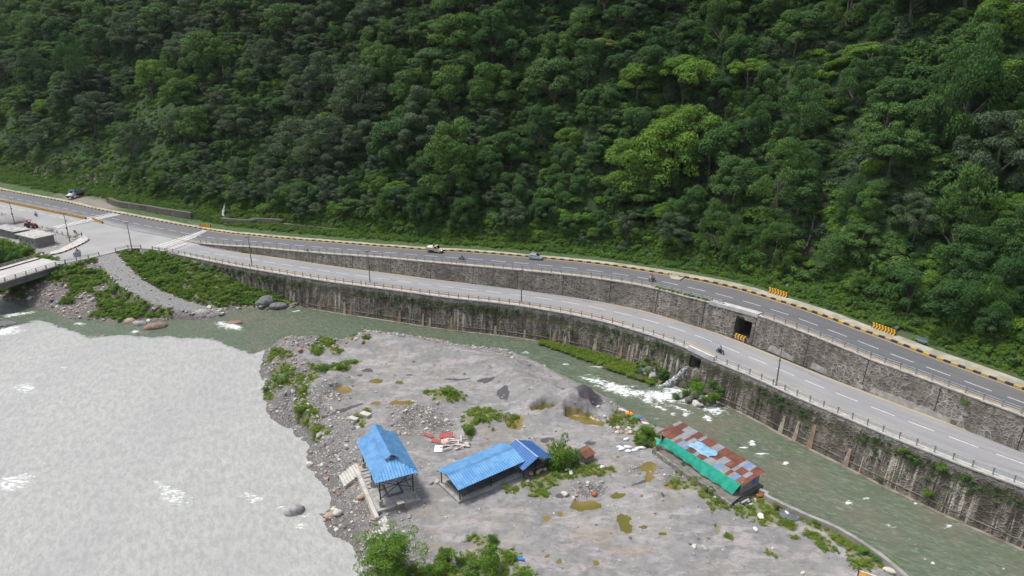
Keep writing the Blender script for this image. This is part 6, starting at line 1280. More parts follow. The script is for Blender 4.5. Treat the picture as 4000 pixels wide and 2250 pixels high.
# ================================================================== FOLIAGE
def leaf_cloud(name, centers, rads, nper, size, mat, flat=.75, hang=0.0, seed=0, aspect=.6, inner=.72):
    g = np.random.default_rng(seed); Vs = []; T = []
    for c, r_ in zip(centers, rads):
        n = max(6, int(nper * (r_ ** 2)))
        d = g.normal(size=(n, 3)); d /= np.linalg.norm(d, axis=1)[:, None]; d[:, 2] = np.where(d[:, 2] < -.45, -d[:, 2], d[:, 2])
        rr = r_ * (inner + (1 - inner) * 1.15 * g.random(n)); p = np.asarray(c) + d * rr[:, None] * [1, 1, flat]
        nn = d + np.array([0, 0, .55]) + g.normal(size=(n, 3)) * .42; nn /= np.linalg.norm(nn, axis=1)[:, None]
        a = np.cross(nn, g.normal(size=(n, 3))); a /= np.linalg.norm(a, axis=1)[:, None] + 1e-9
        if hang: a = a * (1 - hang) + np.array([0, 0, -1]) * hang; a /= np.linalg.norm(a, axis=1)[:, None]
        b_ = np.cross(nn, a); s_ = size * (.55 + .9 * g.random(n))[:, None]
        tip = nn * s_ * -.22
        Vs.append(np.stack([p - a * s_ * .6, p + b_ * s_ * aspect * .5, p + a * s_ * .6 + tip, p - b_ * s_ * aspect * .5], 1).reshape(-1, 3))
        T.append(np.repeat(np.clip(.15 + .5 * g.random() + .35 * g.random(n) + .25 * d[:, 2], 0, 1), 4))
    V_ = np.concatenate(Vs); me = np_mesh(name, V_, np.arange(len(V_)).reshape(-1, 4), {'tint': np.concatenate(T)}, sm=False); me.materials.append(mat); return me
def crown_proto(seed, mat, kind):
    g = random.Random(seed); C_ = []; Rr = []
    if kind == 'round': n, hz, rr, flat, size, hang = 46, 1.0, (.13, .40), .72, .062, 0
    elif kind == 'flat': n, hz, rr, flat, size, hang = 40, .55, (.13, .36), .5, .062, 0
    elif kind == 'tall': n, hz, rr, flat, size, hang = 46, 1.55, (.13, .36), .8, .06, .15
    elif kind == 'vine': n, hz, rr, flat, size, hang = 34, 1.9, (.13, .36), 1.1, .062, .45
    else: n, hz, rr, flat, size, hang = 44, 1.15, (.16, .30), .55, .055, 0        # feathery
    for i in range(n):
        z = g.uniform(-.35, 1); th = g.uniform(0, 6.283); q = math.sqrt(max(0, 1 - z * z)) if kind != 'tall' else (1.05 - .55 * max(0, z)) * .9
        k = g.uniform(.5, .98); C_.append((math.cos(th) * q * k, math.sin(th) * q * k, z * hz * .8)); Rr.append(g.uniform(*rr))
    me = leaf_cloud('crown', C_, Rr, 3300 if kind != 'feathery' else 3600, size, mat, flat, hang, seed); return me
def trunk_mesh(seed, H=1.6):
    g = random.Random(seed); mb = MB(); lean = (g.uniform(-.12, .12), g.uniform(-.12, .12))
    mb.tube([(lean[0] * t * 2, lean[1] * t * 2, -H + t * H * 1.25) for t in (0, .35, .7, 1)], [.075, .058, .042, .022], 7)
    for k in range(5):
        a = g.uniform(0, 6.28); z = -H * .15 - g.random() * .45; mb.tube([(lean[0], lean[1], z), (math.cos(a) * .3, math.sin(a) * .3, z + .38), (math.cos(a) * .62, math.sin(a) * .62, z + .72)], [.034, .022, .009], 5)
    me = bpy.data.meshes.new('trunk'); me.from_pydata(mb.v, [], mb.f); me.materials.append(M_BARK); return me
TR_ = [trunk_mesh(i) for i in range(4)]
KINDS = {  # kind -> (prototypes, colour words)
 'dark': ([crown_proto(1, L_DARK, 'round'), crown_proto(2, L_DARK, 'tall'), crown_proto(3, L_DARK, 'flat')], 'dark green'),
 'mid': ([crown_proto(4, L_MID, 'round'), crown_proto(5, L_MID, 'flat'), crown_proto(6, L_MID, 'tall')], 'mid green'),
 'grey': ([crown_proto(7, L_GREY, 'feathery'), crown_proto(8, L_GREY, 'feathery')], 'grey-green feathery'),
 'bright': ([crown_proto(9, L_BRT, 'round'), crown_proto(10, L_BRT, 'flat')], 'bright green'),
 'vine': ([crown_proto(11, L_MID, 'vine'), crown_proto(12, L_DARK, 'vine')], 'creeper-hung'),
 'yellow': ([crown_proto(13, L_YEL, 'flat')], 'yellow-green'), 'blue': ([crown_proto(14, L_BLU, 'feathery')], 'blue-green')}
def tree(p, r_, kind, label, group=None, name='broadleaf_tree', hz=1.0, pr=None, rz=None, lift=1.0):
    me = (KINDS[kind][0][pr] if pr is not None else random.choice(KINDS[kind][0]))
    rt = empty(name, p, rz if rz is not None else random.uniform(0, 6.28), label, 'tree', group)
    sx_ = random.uniform(.85, 1.2)
    for nm, m_ in (('crown', me), ('trunk', random.choice(TR_))):
        o = bpy.data.objects.new(nm, m_); COL.objects.link(o); o.parent = rt; o.location = (0, 0, r_ * 1.15 * lift); o.scale = (r_ * sx_, r_ / sx_, r_ * hz)
        if nm == 'trunk': o.scale = (r_, r_, r_ * 1.0 * max(.6, lift))
    return rt
cands = []; g = np.random.default_rng(3)
for s in np.arange(2, HS[-1], 5.4):
    t = 1.0
    while t < 128:
        s2 = s + g.uniform(-2.6, 2.6); t2 = t + g.uniform(-2, 2); ve = float(verge(s2)); r_ = float(np.clip(g.lognormal(1.25, .45), 1.9, 8.2))
        if t2 < ve + 2: t += 3.5; continue
        if t2 < ve + 9: r_ = min(r_, 3.4 + g.uniform(0, 1))
        dg_ = min(abs(s2 - SG1 + (t2 - ve) * -.10) / 4, abs(s2 - SG2 + (t2 - ve) * .25) / 3.5, 9)
        if dg_ < 1 and t2 < ve + 32: t += 4; continue
        p = hpos(s2, t2); u, v = proj(*p)
        op_ = float(mask_ell(np.array([u]), np.array([v]), 'S 200,560,330,90,20 560,480,110,130,30 150,680,380,50 1000,620,70,60 640,620,60,50', .5)[0])
        if op_ > .35 and g.random() < .82: t += 4; continue
        if -700 < u < 5400 and -500 < v < 1900:
            d = math.hypot(math.hypot(p[0], p[1]), p[2] - CAM_Z); cands.append((r_ / d * F * (1 if -150 < u < 4150 and -200 < v < 1600 else .01), s2, t2, r_, p, u, v, float(vn(s2 * .045, t2 * .045, 77)), float(g.random())))
        t += 4.1
def kindof(u, v, n, q):
    if u < 1500 and v < 900: w = [('dark', .32), ('grey', .34), ('mid', .20), ('vine', .09), ('bright', .05)]
    elif u < 2700: w = [('mid', .44), ('dark', .24), ('grey', .12), ('bright', .12), ('vine', .08)]
    else: w = [('mid', .34), ('dark', .22), ('vine', .22), ('bright', .18), ('grey', .04)]
    x = (q * .55 + n * .6) % 1.0
    for k, f in w:
        if x < f: return k
        x -= f
    return 'mid'
def place_words(u, v, t, ve):
    row = 'at the forest foot' if t - ve < 14 else ('low on the slope' if v > 560 else ('halfway up' if v > 230 else 'near the top edge'))
    for lim, w in ((520, 'above the tipper truck'), (900, 'above the junction'), (1350, 'above the gabion walls'), (1900, 'above the cream pickup'), (2350, 'above the silver hatchback'), (2850, 'above the tall culvert'), (3400, 'above the dark ravine'), (9999, 'at the right photo edge')):
        if u < lim: return row, w
SPEC = [('U 2480,480', 7.6, 'grey', 'huge dark grey-green feathery tree at the right photo edge', 1.25), ('U 2290,575', 4.6, 'grey', 'olive grey tree just left of the huge feathery tree', 1.1), ('U 1512,118', 4.4, 'yellow', 'pale yellow-green tree high on the slope', .8), ('U 945,415', 3.4, 'blue', 'small blue-green tree in the middle left of the forest', 1.2),
        ('U 1105,120', 8.4, 'mid', 'broad light green tree with a wide flat crown, upper centre', .9), ('U 1400,160', 5.6, 'mid', 'light green dome-shaped tree, upper centre right', 1.3), ('U 1385,250', 7.4, 'mid', 'large light green tree below the dome-shaped one', 1.1), ('U 1040,250', 6.5, 'mid', 'light green tree left of the dark hollow', 1.0), ('U 760,260', 6.6, 'grey', 'tall grey-green feathery tree, upper left centre', 1.2),
        ('U 340,370', 6.2, 'grey', 'grey-green tree with bare lower branches above the junction', 1.3), ('U 470,330', 6.0, 'grey', 'upright grey-green tree right of the bare-branched tree', 1.5), ('U 250,130', 7.5, 'dark', 'very dark broad tree in the upper left', 1.0), ('U 2180,165', 6.0, 'bright', 'bright green spreading tree, upper right', .7), ('U 2490,100', 5.5, 'bright', 'bright green creeper-covered tree in the top right corner', 1.2), ('U 1290,60', 6, 'dark', 'dark tree on the top edge, centre', 1.0),
        ('U 1845,480', 5.4, 'mid', 'mid green tree low on the slope above the left end of the culvert slab', 1.1), ('U 2010,330', 5.6, 'vine', 'creeper-hung tree halfway up, right of centre', 1.0), ('U 700,480', 5.2, 'grey', 'grey-green tree right above the gabion walls', 1.2), ('U 1220,440', 5.0, 'dark', 'dark tree above the cream pickup, halfway up', 1.3)]
taken = []
for s_, r_, k, lab, hz in SPEC:
    u, v = px(s_)[0]; q = Wh(u, v + 60)
    if q is None: continue
    p, s0, t0 = q; pr = {'mid': 1 if hz < 1 else 0}.get(k)
    nm = 'broadleaf_tree' if k != 'grey' else 'feathery_tree'
    tree(Vector(p) - Vector((0, 0, .3)), r_, k, lab, None, nm, hz, pr); taken.append((s0, t0, r_))
cands = [c for c in cands if all(math.hypot(c[1] - a, c[2] - b_) > (r_ * .75 + c[3] * .35) for a, b_, r_ in taken)]
cands.sort(key=lambda c: -c[0])
NT = 290; counts = {}
rest = []
for i, (sz, s2, t2, r_, p, u, v, n_, q) in enumerate(cands):
    k = kindof(u, v, n_, q)
    if i >= NT: rest.append((p, r_, k)); continue
    row, w = place_words(u, v, t2, float(verge(s2))); size = 'big' if r_ > 5 else ('small' if r_ < 3.4 else 'medium')
    lab = '%s %s tree %s %s' % (size, KINDS[k][1], row, w)
    tree(Vector(p) - Vector((0, 0, .3)), r_, k, lab, '%s %s trees %s %s' % (size, KINDS[k][1], row, w), 'feathery_tree' if k == 'grey' else 'broadleaf_tree', random.uniform(.9, 1.35))

# ---- scattered growth: one object per kind of cover, points carrying copies of a few clumps
def scatter(name, pts, sc_, idx, protos, label_kind='stuff', rots=None, tilt=0, zs=None):
    n = len(pts); g = np.random.default_rng(len(pts)); me = bpy.data.meshes.new(name); me.vertices.add(n); me.vertices.foreach_set('co', np.asarray(pts, np.float32).ravel())
    a = me.attributes.new('sc', 'FLOAT_VECTOR', 'POINT'); zz = np.asarray(sc_, float); v3 = np.stack([zz, zz, zz * (zs if zs is not None else g.uniform(.75, 1.2, n))], 1); a.data.foreach_set('vector', v3.astype(np.float32).ravel())
    a = me.attributes.new('rt', 'FLOAT_VECTOR', 'POINT'); rr = np.stack([g.uniform(-tilt, tilt, n), g.uniform(-tilt, tilt, n), g.uniform(0, 6.28, n)], 1) if rots is None else rots; a.data.foreach_set('vector', rr.astype(np.float32).ravel())
    a = me.attributes.new('ix', 'INT', 'POINT'); a.data.foreach_set('value', np.asarray(idx, np.int32))
    col = bpy.data.collections.new(name + '_parts')
    for k, m_ in enumerate(protos):
        o = bpy.data.objects.new('%02d_clump' % k, m_); col.objects.link(o)
    ob = link(name, me); ob['kind'] = 'stuff'
    ng = bpy.data.node_groups.new(name, 'GeometryNodeTree'); ng.interface.new_socket('Geometry', in_out='INPUT', socket_type='NodeSocketGeometry'); ng.interface.new_socket('Geometry', in_out='OUTPUT', socket_type='NodeSocketGeometry')
    N_ = ng.nodes; gi_ = N_.new('NodeGroupInput'); go = N_.new('NodeGroupOutput'); ip = N_.new('GeometryNodeInstanceOnPoints'); ci = N_.new('GeometryNodeCollectionInfo')
    ci.inputs['Collection'].default_value = col; ci.inputs['Separate Children'].default_value = True; ci.inputs['Reset Children'].default_value = True
    def na(nm, ty): q = N_.new('GeometryNodeInputNamedAttribute'); q.data_type = ty; q.inputs['Name'].default_value = nm; return q.outputs['Attribute']
    L_ = ng.links.new; L_(gi_.outputs[0], ip.inputs['Points']); L_(ci.outputs[0], ip.inputs['Instance']); ip.inputs['Pick Instance'].default_value = True
    L_(na('ix', 'INT'), ip.inputs['Instance Index']); L_(na('sc', 'FLOAT_VECTOR'), ip.inputs['Scale']); L_(na('rt', 'FLOAT_VECTOR'), ip.inputs['Rotation']); L_(ip.outputs[0], go.inputs[0])
    ob.modifiers.new('scatter', 'NODES').node_group = ng; return ob
order = ['dark', 'mid', 'grey', 'bright', 'vine']; allp = []; base = {}
for k in order: base[k] = len(allp); allp += KINDS[k][0]
if rest:
    sel = [c for c in rest]; ob = scatter('forest_cover', [np.array(p) + [0, 0, r_ * .95] for p, r_, k in sel], [r_ for p, r_, k in sel], [base[k] + random.randrange(len(KINDS[k][0])) for p, r_, k in sel], allp)
    tag(ob, 'smaller trees filling the forest between the nearer crowns', 'trees')
def bush_proto(seed, mat, n=9, size=.13, hang=0, nper=950, flat=.75):
    g = random.Random(seed); return leaf_cloud('clump', [(g.uniform(-.6, .6), g.uniform(-.6, .6), g.uniform(-.05, .55)) for _ in range(n)], [g.uniform(.3, .5) for _ in range(n)], nper, size, mat, flat, hang, seed)
BUSH = [bush_proto(31, L_DARK), bush_proto(32, L_MID), bush_proto(33, L_BRT), bush_proto(34, L_MID, hang=.3), bush_proto(35, L_GREY), bush_proto(36, L_BRT, hang=.3)]
g = np.random.default_rng(9); nU_ = 15000; su = g.uniform(0, HS[-1], nU_ * 2); tu = g.random(nU_ * 2) ** .8 * 128; ve = verge(su)
k = tu > ve + .5; su, tu, ve = su[k], tu[k], ve[k]; Pp = hpos(su, tu); uu, vv = proj(Pp[:, 0], Pp[:, 1], Pp[:, 2]); k = (uu > -500) & (uu < 5200) & (vv > -350) & (vv < 2000); su, tu, ve, Pp = su[k], tu[k], ve[k], Pp[k]
kk_ = (mask_ell(*proj(Pp[:, 0], Pp[:, 1], Pp[:, 2]), 'S 120,655,330,30,8', .4) < .4) | (g.random(len(su)) < .35); su, tu, ve, Pp = su[kk_], tu[kk_], ve[kk_], Pp[kk_]
sc_ = np.clip(g.lognormal(.65, .38, len(su)), .9, 3.8) * np.clip(.45 + (tu - ve) / 9, .45, 1); nn = vn(su * .06, tu * .06, 33); q = (nn + g.random(len(su)) * .45)
ix = np.where(q < .42, 0, np.where(q < .62, 1, np.where(q < .80, 3, np.where(q < 1.0, 4, np.where(q < 1.2, 2, 5)))))
opn = mask_ell(*proj(Pp[:, 0], Pp[:, 1], Pp[:, 2]), 'S 200,560,330,90,20 560,480,110,130,30 1000,620,70,60 640,620,60,50', .5) > .3; sc_ = np.where(opn, sc_ * .55, sc_); ix = np.where(opn & (g.random(len(su)) < .8), 2, ix)
low = (tu - ve) < 8; ix = np.where(low & (g.random(len(su)) < .7), np.array([1, 2, 5, 3])[g.integers(0, 4, len(su))], ix); pass
tag(scatter('undergrowth', Pp + [0, 0, -.1], sc_, ix, BUSH, tilt=.3), 'tangled bushes and creepers covering the forest floor', 'bushes')
# verge grass beside the pavement
GRS = [leaf_cloud('clump', [(random.uniform(-.5, .5), random.uniform(-.5, .5), .1) for _ in range(5)], [.42] * 5, 420, .17, L_GRS, .8, .35, 40 + i, .35) for i in range(3)] + [bush_proto(44, L_GRS, 6, .15, .2, 650), bush_proto(45, L_BRT, 6, .15, .2, 650), bush_proto(46, L_BRT, 7, .14, .2, 800), bush_proto(47, L_MID, 7, .14, .2, 800)]
g = np.random.default_rng(12); n = 15000; su = g.uniform(0, HS[-1], n); ve = verge(su); tu = g.uniform(.2, 1, n) * (ve + 7); Pp = hpos(su, tu); uu, vv = proj(Pp[:, 0], Pp[:, 1], Pp[:, 2]); k = (uu > -150) & (uu < 4150) & (vv < 1700)
lay = mask_ell(uu, vv, 'A 800,325,190,50 640,310,120,40 E 1300,160,150,60,20 A 990,340,40,20 300,190,20,10', .3) < .4; k &= lay & ((tu > .9) | (g.random(n) < .5)); su, tu, Pp = su[k], tu[k], Pp[k]
ix = np.where(g.random(len(su)) < .18, g.integers(0, 3, len(su)), g.integers(5, 7, len(su)))
tag(scatter('verge_grass', Pp, g.uniform(.4, 1.15, len(su)), ix, GRS, tilt=.2), 'grass and low weeds along the forest side of the upper road', 'grass')
# grass on the gravel bank
def cover(G_, name, dens, lo, hi, lab, protos, seed, thr=.45, pick=None, weight=None, cat='grass'):
    g = np.random.default_rng(seed); m_ = (G_['gr'] if weight is None else weight); h_ = G_['h']; ok = np.where(m_ > thr)[0]; n = int(len(ok) * G_['st'] ** 2 * dens); ch = g.choice(ok, n)
    pts = np.stack([G_['P'][ch, 0] + g.uniform(-.5, .5, n) * G_['st'], G_['P'][ch, 1] + g.uniform(-.5, .5, n) * G_['st'], h_[ch]], 1)
    u, v = proj(pts[:, 0], pts[:, 1], pts[:, 2]); k = (u > -150) & (u < 4150) & (v < 2420); pts = pts[k]; n = len(pts); mm = m_[ch][k]
    pk = np.asarray(pick)[g.integers(0, len(pick), n)] if pick else g.integers(0, len(protos), n)
    return tag(scatter(name, pts, np.clip(g.lognormal(math.log((lo + hi) / 2 * .8), .42, n), lo * .5, hi * 1.35) * (.5 + .6 * mm), pk, protos, tilt=.15), lab, cat)
TUF = [leaf_cloud('clump', [(random.uniform(-.5, .5), random.uniform(-.5, .5), .15) for _ in range(6)], [.4] * 6, 330, .17, L_GRS, .9, .45, 50 + i, .3) for i in range(3)] + [bush_proto(54, L_GRS, 6, .13, .2, 700), bush_proto(55, L_BRT, 6, .13, .2, 700)]
cover(ISLG, 'bank_grass', 3.6, .28, .62, 'grass and weeds in patches on the gravel bank', TUF, 1, .34, [0, 1, 2, 3, 3, 4])
cover(LG, 'slope_grass', 2.6, .45, 1.0, 'grass and weeds on the left river bank', GRS, 2, .40, [0, 1, 3, 4, 5, 5, 6])
# stones
def stone_mesh(seed, mat):
    bm = bmesh.new(); bmesh.ops.create_icosphere(bm, subdivisions=1, radius=1); g = random.Random(seed)
    for v in bm.verts: v.co *= g.uniform(.7, 1.15); v.co.z *= .6
    me = bpy.data.meshes.new('stone'); bm.to_mesh(me); bm.free(); me.materials.append(mat); return me
STN = [stone_mesh(i, m_) for i, m_ in enumerate((RK_G, RK_W, RK_G, RK_O, RK_D, RK_W, RK_G, RK_B))]
w_ = np.clip(ISLG['ston'], 0, 1) * (ISLG['sd'] > .1) * (ISLG['pud'] < .3)
g = np.random.default_rng(4)
def stones(G_, w, name, dens, thr, lab, seed, lo, hi):
    g = np.random.default_rng(seed); ok = np.where(w > thr)[0]; n = int(len(ok) * G_['st'] ** 2 * dens); ch = g.choice(ok, n); P_ = G_['P'][ch] + g.uniform(-.5, .5, (n, 2)) * G_['st']
    u, v = proj(P_[:, 0], P_[:, 1], G_['h'][ch]); k = (u > -100) & (u < 4100) & (v < 2350); P_ = P_[k]; ch = ch[k]; n = len(ch)
    sz = np.clip(g.lognormal(math.log(lo), .55, n), lo * .5, hi); return tag(scatter(name, np.column_stack([P_, G_['h'][ch] + sz * .15]), sz, g.integers(0, len(STN), n), STN, tilt=.4), lab, 'stones')
stones(ISLG, w_, 'river_stones', 3.2, .35, 'loose stones and rubble covering the gravel bank edges', 5, .14, .5)
stones(ISLG, ((ISLG['sd'] > 1) & (ISLG['pud'] < .3)).astype(float), 'scattered_stones', .28, .5, 'small stones scattered over the gravel flat', 6, .10, .3)
stones(LG, LG['bare'] * (LG['dw'] > 0), 'bank_stones', 1.1, .35, 'stones on the bare parts of the left bank', 7, .25, .9)
stones(LG, LG['tr'], 'track_stones', .9, .4, 'stones on the gravel track', 8, .14, .4)
rub = mask_ell(*proj(LG['P'][:, 0], LG['P'][:, 1], LG['h']), 'A 700,665,50,30 690,740,60,30 560,790,70,25 520,740,60,30 130,735,60,15 270,775,60,15 430,830,90,15', .3)
stones(LG, rub, 'rubble', 1.2, .4, 'broken rubble around the grey house and pole', 9, .3, .8)
# individual shrubs, the near tree and the bushes
def shrub(p, r_, proto, label, group=None, hz=1.0, name='bush'):
    o = bpy.data.objects.new(name, proto); COL.objects.link(o); o.location = p; o.scale = (r_, r_, r_ * hz); o.rotation_euler.z = random.uniform(0, 6.28); return tag(o, label, 'bush', group)
def finebush(seed, mat, n=16, size=.11): g = random.Random(seed); return leaf_cloud('bush', [(g.uniform(-.62, .62), g.uniform(-.62, .62), g.uniform(0, .95)) for _ in range(n)], [g.uniform(.26, .42) for _ in range(n)], 900, size, mat, .85, .15, seed, .5)
FB = [finebush(71, L_BRT), finebush(72, L_MID), finebush(73, L_BRT, 20, .10), finebush(74, L_MID, 12, .13)]
g_ = random.Random(81); me = leaf_cloud('crown', [(g_.gauss(0, .42), g_.gauss(0, .42), g_.uniform(-.7, 1.0)) for _ in range(110)], [g_.uniform(.16, .32) for _ in range(110)], 1900, .07, L_BRT, .8, .25, 81, .45)
p = Vector((-15.3, 66.9, 1.9)); rt = empty('young_tree', p, 0, 'bushy green young tree at the bottom photo edge below the stairs', 'tree')
o = link('crown', me, None, rt, (0, 0, 3.0)); o.scale = (3.6, 3.6, 2.5); o = link('trunk', TR_[1], None, rt, (0, 0, 2.6)); o.scale = (1.9, 1.9, 1.7)
for i, (s_, r_, k, hz, lb_) in enumerate([('G 1560,1440', 2.2, 2, 1.5, 'tall leafy bush at the bottom edge, the middle one'), ('G 1200,1420', 1.9, 0, 1.2, 'bright bush at the bottom edge right of the young tree'), ('G 1180,1330', 1.1, 1, 1.5, 'thin upright shrub above the bright bottom bush'), ('G 1330,1360', .9, 1, 1.2, 'small dark shrub between the two bottom bushes'), ('G 1880,1449', 1.3, 0, .8, 'low bright bush at the bottom edge, right of the blue scrap'), ('G 1610,1160', .9, 1, 1.0, 'round dark shrub by the sandy pool above the bottom bushes'), ('G 1770,1300', .9, 0, 1.1, 'small light shrub left of the blue plastic scrap'), ('G 860,1449', 1.5, 0, .8, 'weed clump under the young tree'), ('G 1050,1440', 1.3, 0, .8, 'weed clump just right of the young tree'), ('G 1420,1460', 1.4, 3, .9, 'dark weed clump between the bottom bushes'),
      ('H 205,600', 2.2, 0, 1.9, 'leafy bright bush between the dark blue hut and tiny stone shed'), ('H 290,610', 1.8, 1, 1.3, 'dark bush right of the leafy bright bush'), ('H 130,620', 1.4, 1, 1.2, 'dark bush under the blue roof edge'), ('H 965,350', 1.9, 2, 1.1, 'round green bush above the white bags'), ('H 890,400', 1.4, 0, 1.0, 'lighter bush just left of the round green bush'), ('H 940,425', 1.2, 3, .8, 'low bush at the shed end of the bag row'), ('N 680,215', 1.5, 0, 1.1, 'bright bush behind the far end of the patchwork roof'),
      ('F 240,600', 1.7, 3, .7, 'dark green bush on the pale river edge of the spit'), ('F 800,470', 1.5, 2, .8, 'vivid green bush in the middle of the spit'), ('F 640,490', 1.5, 1, .7, 'vivid green low bush left of the mid-spit bush'), ('F 910,400', 1.1, 2, .5, 'vivid green strip of weeds above the mid-spit bush'), ('F 560,310', 1.1, 0, .6, 'light green bush on the spit tip'), ('F 100,670', 1.1, 1, .8, 'dark bush overhanging the pale river at the spit'), ('F 430,870', 1.4, 2, .9, 'tall weeds on the river side gravel slope'), ('F 1820,700', 1.6, 0, .7, 'bright green tussock in the middle of the flat'), ('F 1030,170', .6, 1, .8, 'small green tuft on the far end of the berm'), ('F 2130,940', 1.0, 0, .7, 'green tussock on the grassy mound above the long pavilion'), ('F 2010,1060', 1.2, 1, .8, 'dark shrub at the foot of the grassy mound'),
      ('H 1270,620', .7, 1, .9, 'small shrub against the terrace wall, upper one'), ('H 1390,740', .9, 2, .8, 'shrub against the terrace wall, middle one'), ('H 1500,830', 1.0, 3, .7, 'weeds against the terrace wall, lower one'), ('H 1850,975', .7, 0, .8, 'small shrub below the stone steps'), ('I 205,955', .6, 0, .8, 'small weed clump below the dark tarpaulin'), ('I 900,1215', 1.2, 2, .6, 'weed clump along the flood wall, upper one'), ('I 1010,1290', 1.2, 1, .6, 'weed clump along the flood wall, middle one'), ('I 1130,1350', 1.2, 2, .6, 'weed clump along the flood wall, lower one')]):
    c = onisl(s_)[0]; shrub(c, r_, FB[k], lb_, None, hz)
for i, (s_, r_, k, lb_) in enumerate([('A 60,800', 3.2, 2, 'big green bush at the left photo edge below the tin hut'), ('A 170,830', 3.0, 0, 'big green bush below the grey house, left one'), ('A 280,845', 2.6, 2, 'big green bush below the grey house, right one'), ('A 20,870', 3.0, 1, 'green bush beside the far bridge railing'), ('A 130,890', 2.2, 1, 'low green bush beside the far bridge railing, nearer the house')]):
    shrub(Ws(s_, 6.2)[0], r_, FB[k], lb_, None, 1.0)
# growth and rocks at the wall foot by the culvert, and the strip of grass along it
wx = s_on(LT, Ws('D 320,1100', 5)[0])
def footpt(s, out, z): N = normals2(LT); return wall_pt(LT, N, s, z, out)
rnd = random.Random(8)
for i in range(48):
    s = wx + rnd.uniform(-11, 9); out = rnd.uniform(.3, 5.5); z = float(zws(s)) + max(.1, 3.0 - out * .55) * rnd.uniform(.55, 1)
    if wx - 2.8 < s < wx + 1.0: continue
    if wx - 5 < s < wx + 2.4: out = min(out, 2.2); z = rnd.uniform(1.0, 3.4) - out * .3
    if i % 3: shrub(footpt(s, out, z - .2), rnd.uniform(.7, 1.3), FB[i % 4], 'leafy weeds on the rocks beside the culvert waterfall', 'weeds around the culvert waterfall')
def mound(name, ctr, rx, ry, hz, rz, mat, lab, seed): o = blob(name, ctr, (rx, ry, hz), mat, seed, 5, .42, rz=rz); return tag(o, lab, 'rocks')
cc = footpt(wx, 1.2, .6); ang = road_heading(LT, cc); RKM = plain('mossy_rock', (.075, .07, .06), (.05, .07, .02), 1.6, .9, bst=.8)
mound('rock_outcrop', footpt(wx - 7.6, .6, .2), 3.6, 2.6, 1.8, ang, RKM, 'mossy rock outcrop left of the culvert waterfall', 201)
mound('rock_outcrop', footpt(wx + 5.6, .6, .2), 3.0, 2.6, 2.0, ang, RKM, 'mossy rock outcrop right of the culvert waterfall', 202)
for i in range(34):
    s = wx + rnd.uniform(-9, 8); out = rnd.uniform(.2, 5.2); z = float(zws(s)) + max(.0, 2.6 - out * .5) * rnd.uniform(.5, 1)
    r1 = rnd.uniform(.4, 1.1)
    if wx - 4.6 < s < wx + 1.9: continue
    rock(footpt(s, out, z - .1), (r1 * 1.2, r1 * .8, r1 * .8), (RK_D, RK_G, RKM, RK_D, RK_W)[i % 5], 'rock in the tumbled heap beside the culvert waterfall', 400 + i, rnd.uniform(0, 3), 'boulder', 'rocks beside the culvert waterfall', .28)
shrub(footpt(wx + 5.4, 3.0, 2.2), 1.9, FB[2], 'round bright bush on the rocks right of the culvert waterfall', None, 1.0)
g = np.random.default_rng(31); pts = []; scs = []
s0 = s_on(LT, Ws('C 760,1160', 1)[0]); 
for i in range(900):
    f = g.random(); s = s0 + f * (wx - 4 - s0); w = 1.0 + 4.2 * math.sin(min(1, f * 1.15) * math.pi * .6); o_u = .3 + g.random() * w; p = footpt(s, o_u + .3, float(zws(s)) + .25); pts.append(p); scs.append(g.uniform(.4, .85))
tag(scatter('waterside_grass', pts, scs, g.integers(0, 5, len(pts)), TUF), 'strip of grass at the foot of the lower wall', 'grass')
mb = MB(); ss_ = np.linspace(s0, wx - 3, 30); vs = []
for i, s in enumerate(ss_):
    f = i / 29; w = 1.3 + 4.2 * math.sin(min(1, f * 1.15) * math.pi * .6); vs += [footpt(s, -.3, float(zws(s)) + .35), footpt(s, w * .7, float(zws(s)) + .25), footpt(s, w + .6, float(zws(s)) - .5)]
mb.add(vs, [(3 * i + j, 3 * i + j + 1, 3 * i + j + 4, 3 * i + j + 3) for i in range(29) for j in (0, 1)]); mb.build('grassy_strip', plain('wet_grass_ground', (.08, .10, .03), (.15, .13, .08), .8, .9))['kind'] = 'structure'
# tufts and small shrubs growing out of the walls
for i, (s_, z, cx_, NN, bat, lab) in enumerate([('C 1060,1030', 4, LT, NL_, BATL, 'fern tuft on the lower wall below the stream bend'), ('C 800,1110', 2, LT, NL_, BATL, 'small tuft low on the lower wall above the grass strip'), ('I 1300,250', 7.0, LT, NL_, BATL, 'shrub growing from the lower wall, upper left of the near part'), ('I 1450,320', 6.5, LT, NL_, BATL, 'trailing shrub on the lower wall near the right'), ('I 1715,400', 7.2, LT, NL_, BATL, 'bright shrub below the railing in the lower right'), ('I 1905,500', 7.2, LT, NL_, BATL, 'small tuft on the lower wall, farthest right'), ('I 1560,650', 2.8, LT, NL_, BATL, 'green tuft hanging above the stained wall foot'), ('I 1110,550', 1.6, LT, NL_, BATL, 'bright tuft at the waterline of the lower wall'), ('E 1890,745', 13, UT, NU_, BATU, 'green tuft hanging from the top of the upper wall'), ('B 695,575', 10.5, UT, NU_, BATU, 'green tuft on top of the upper wall near the left pole')]):
    p0 = W(*px(s_)[0], z); s = s_on(cx_, p0); shrub(wall_pt(cx_, NN, s, z, .15, bat), (.7, .5, 1.0, .9, 1.0, .7, .9, .6, .7, .5)[i], FB[i % 4], lab)
g = np.random.default_rng(77); pts = []; sc2 = []
for i in range(520):
    s = g.uniform(10, sLT[-1] - 3); z = float(np.interp(s, sLT, LT[:, 2])) - 1.0 - abs(g.normal()) * 1.6
    if vn(s * .12, 0, 5) < .45 or z < zws(s) + .3: continue
    pts.append(wall_pt(LT, NL_, s, z, .0)); sc2.append(g.uniform(.22, .5))
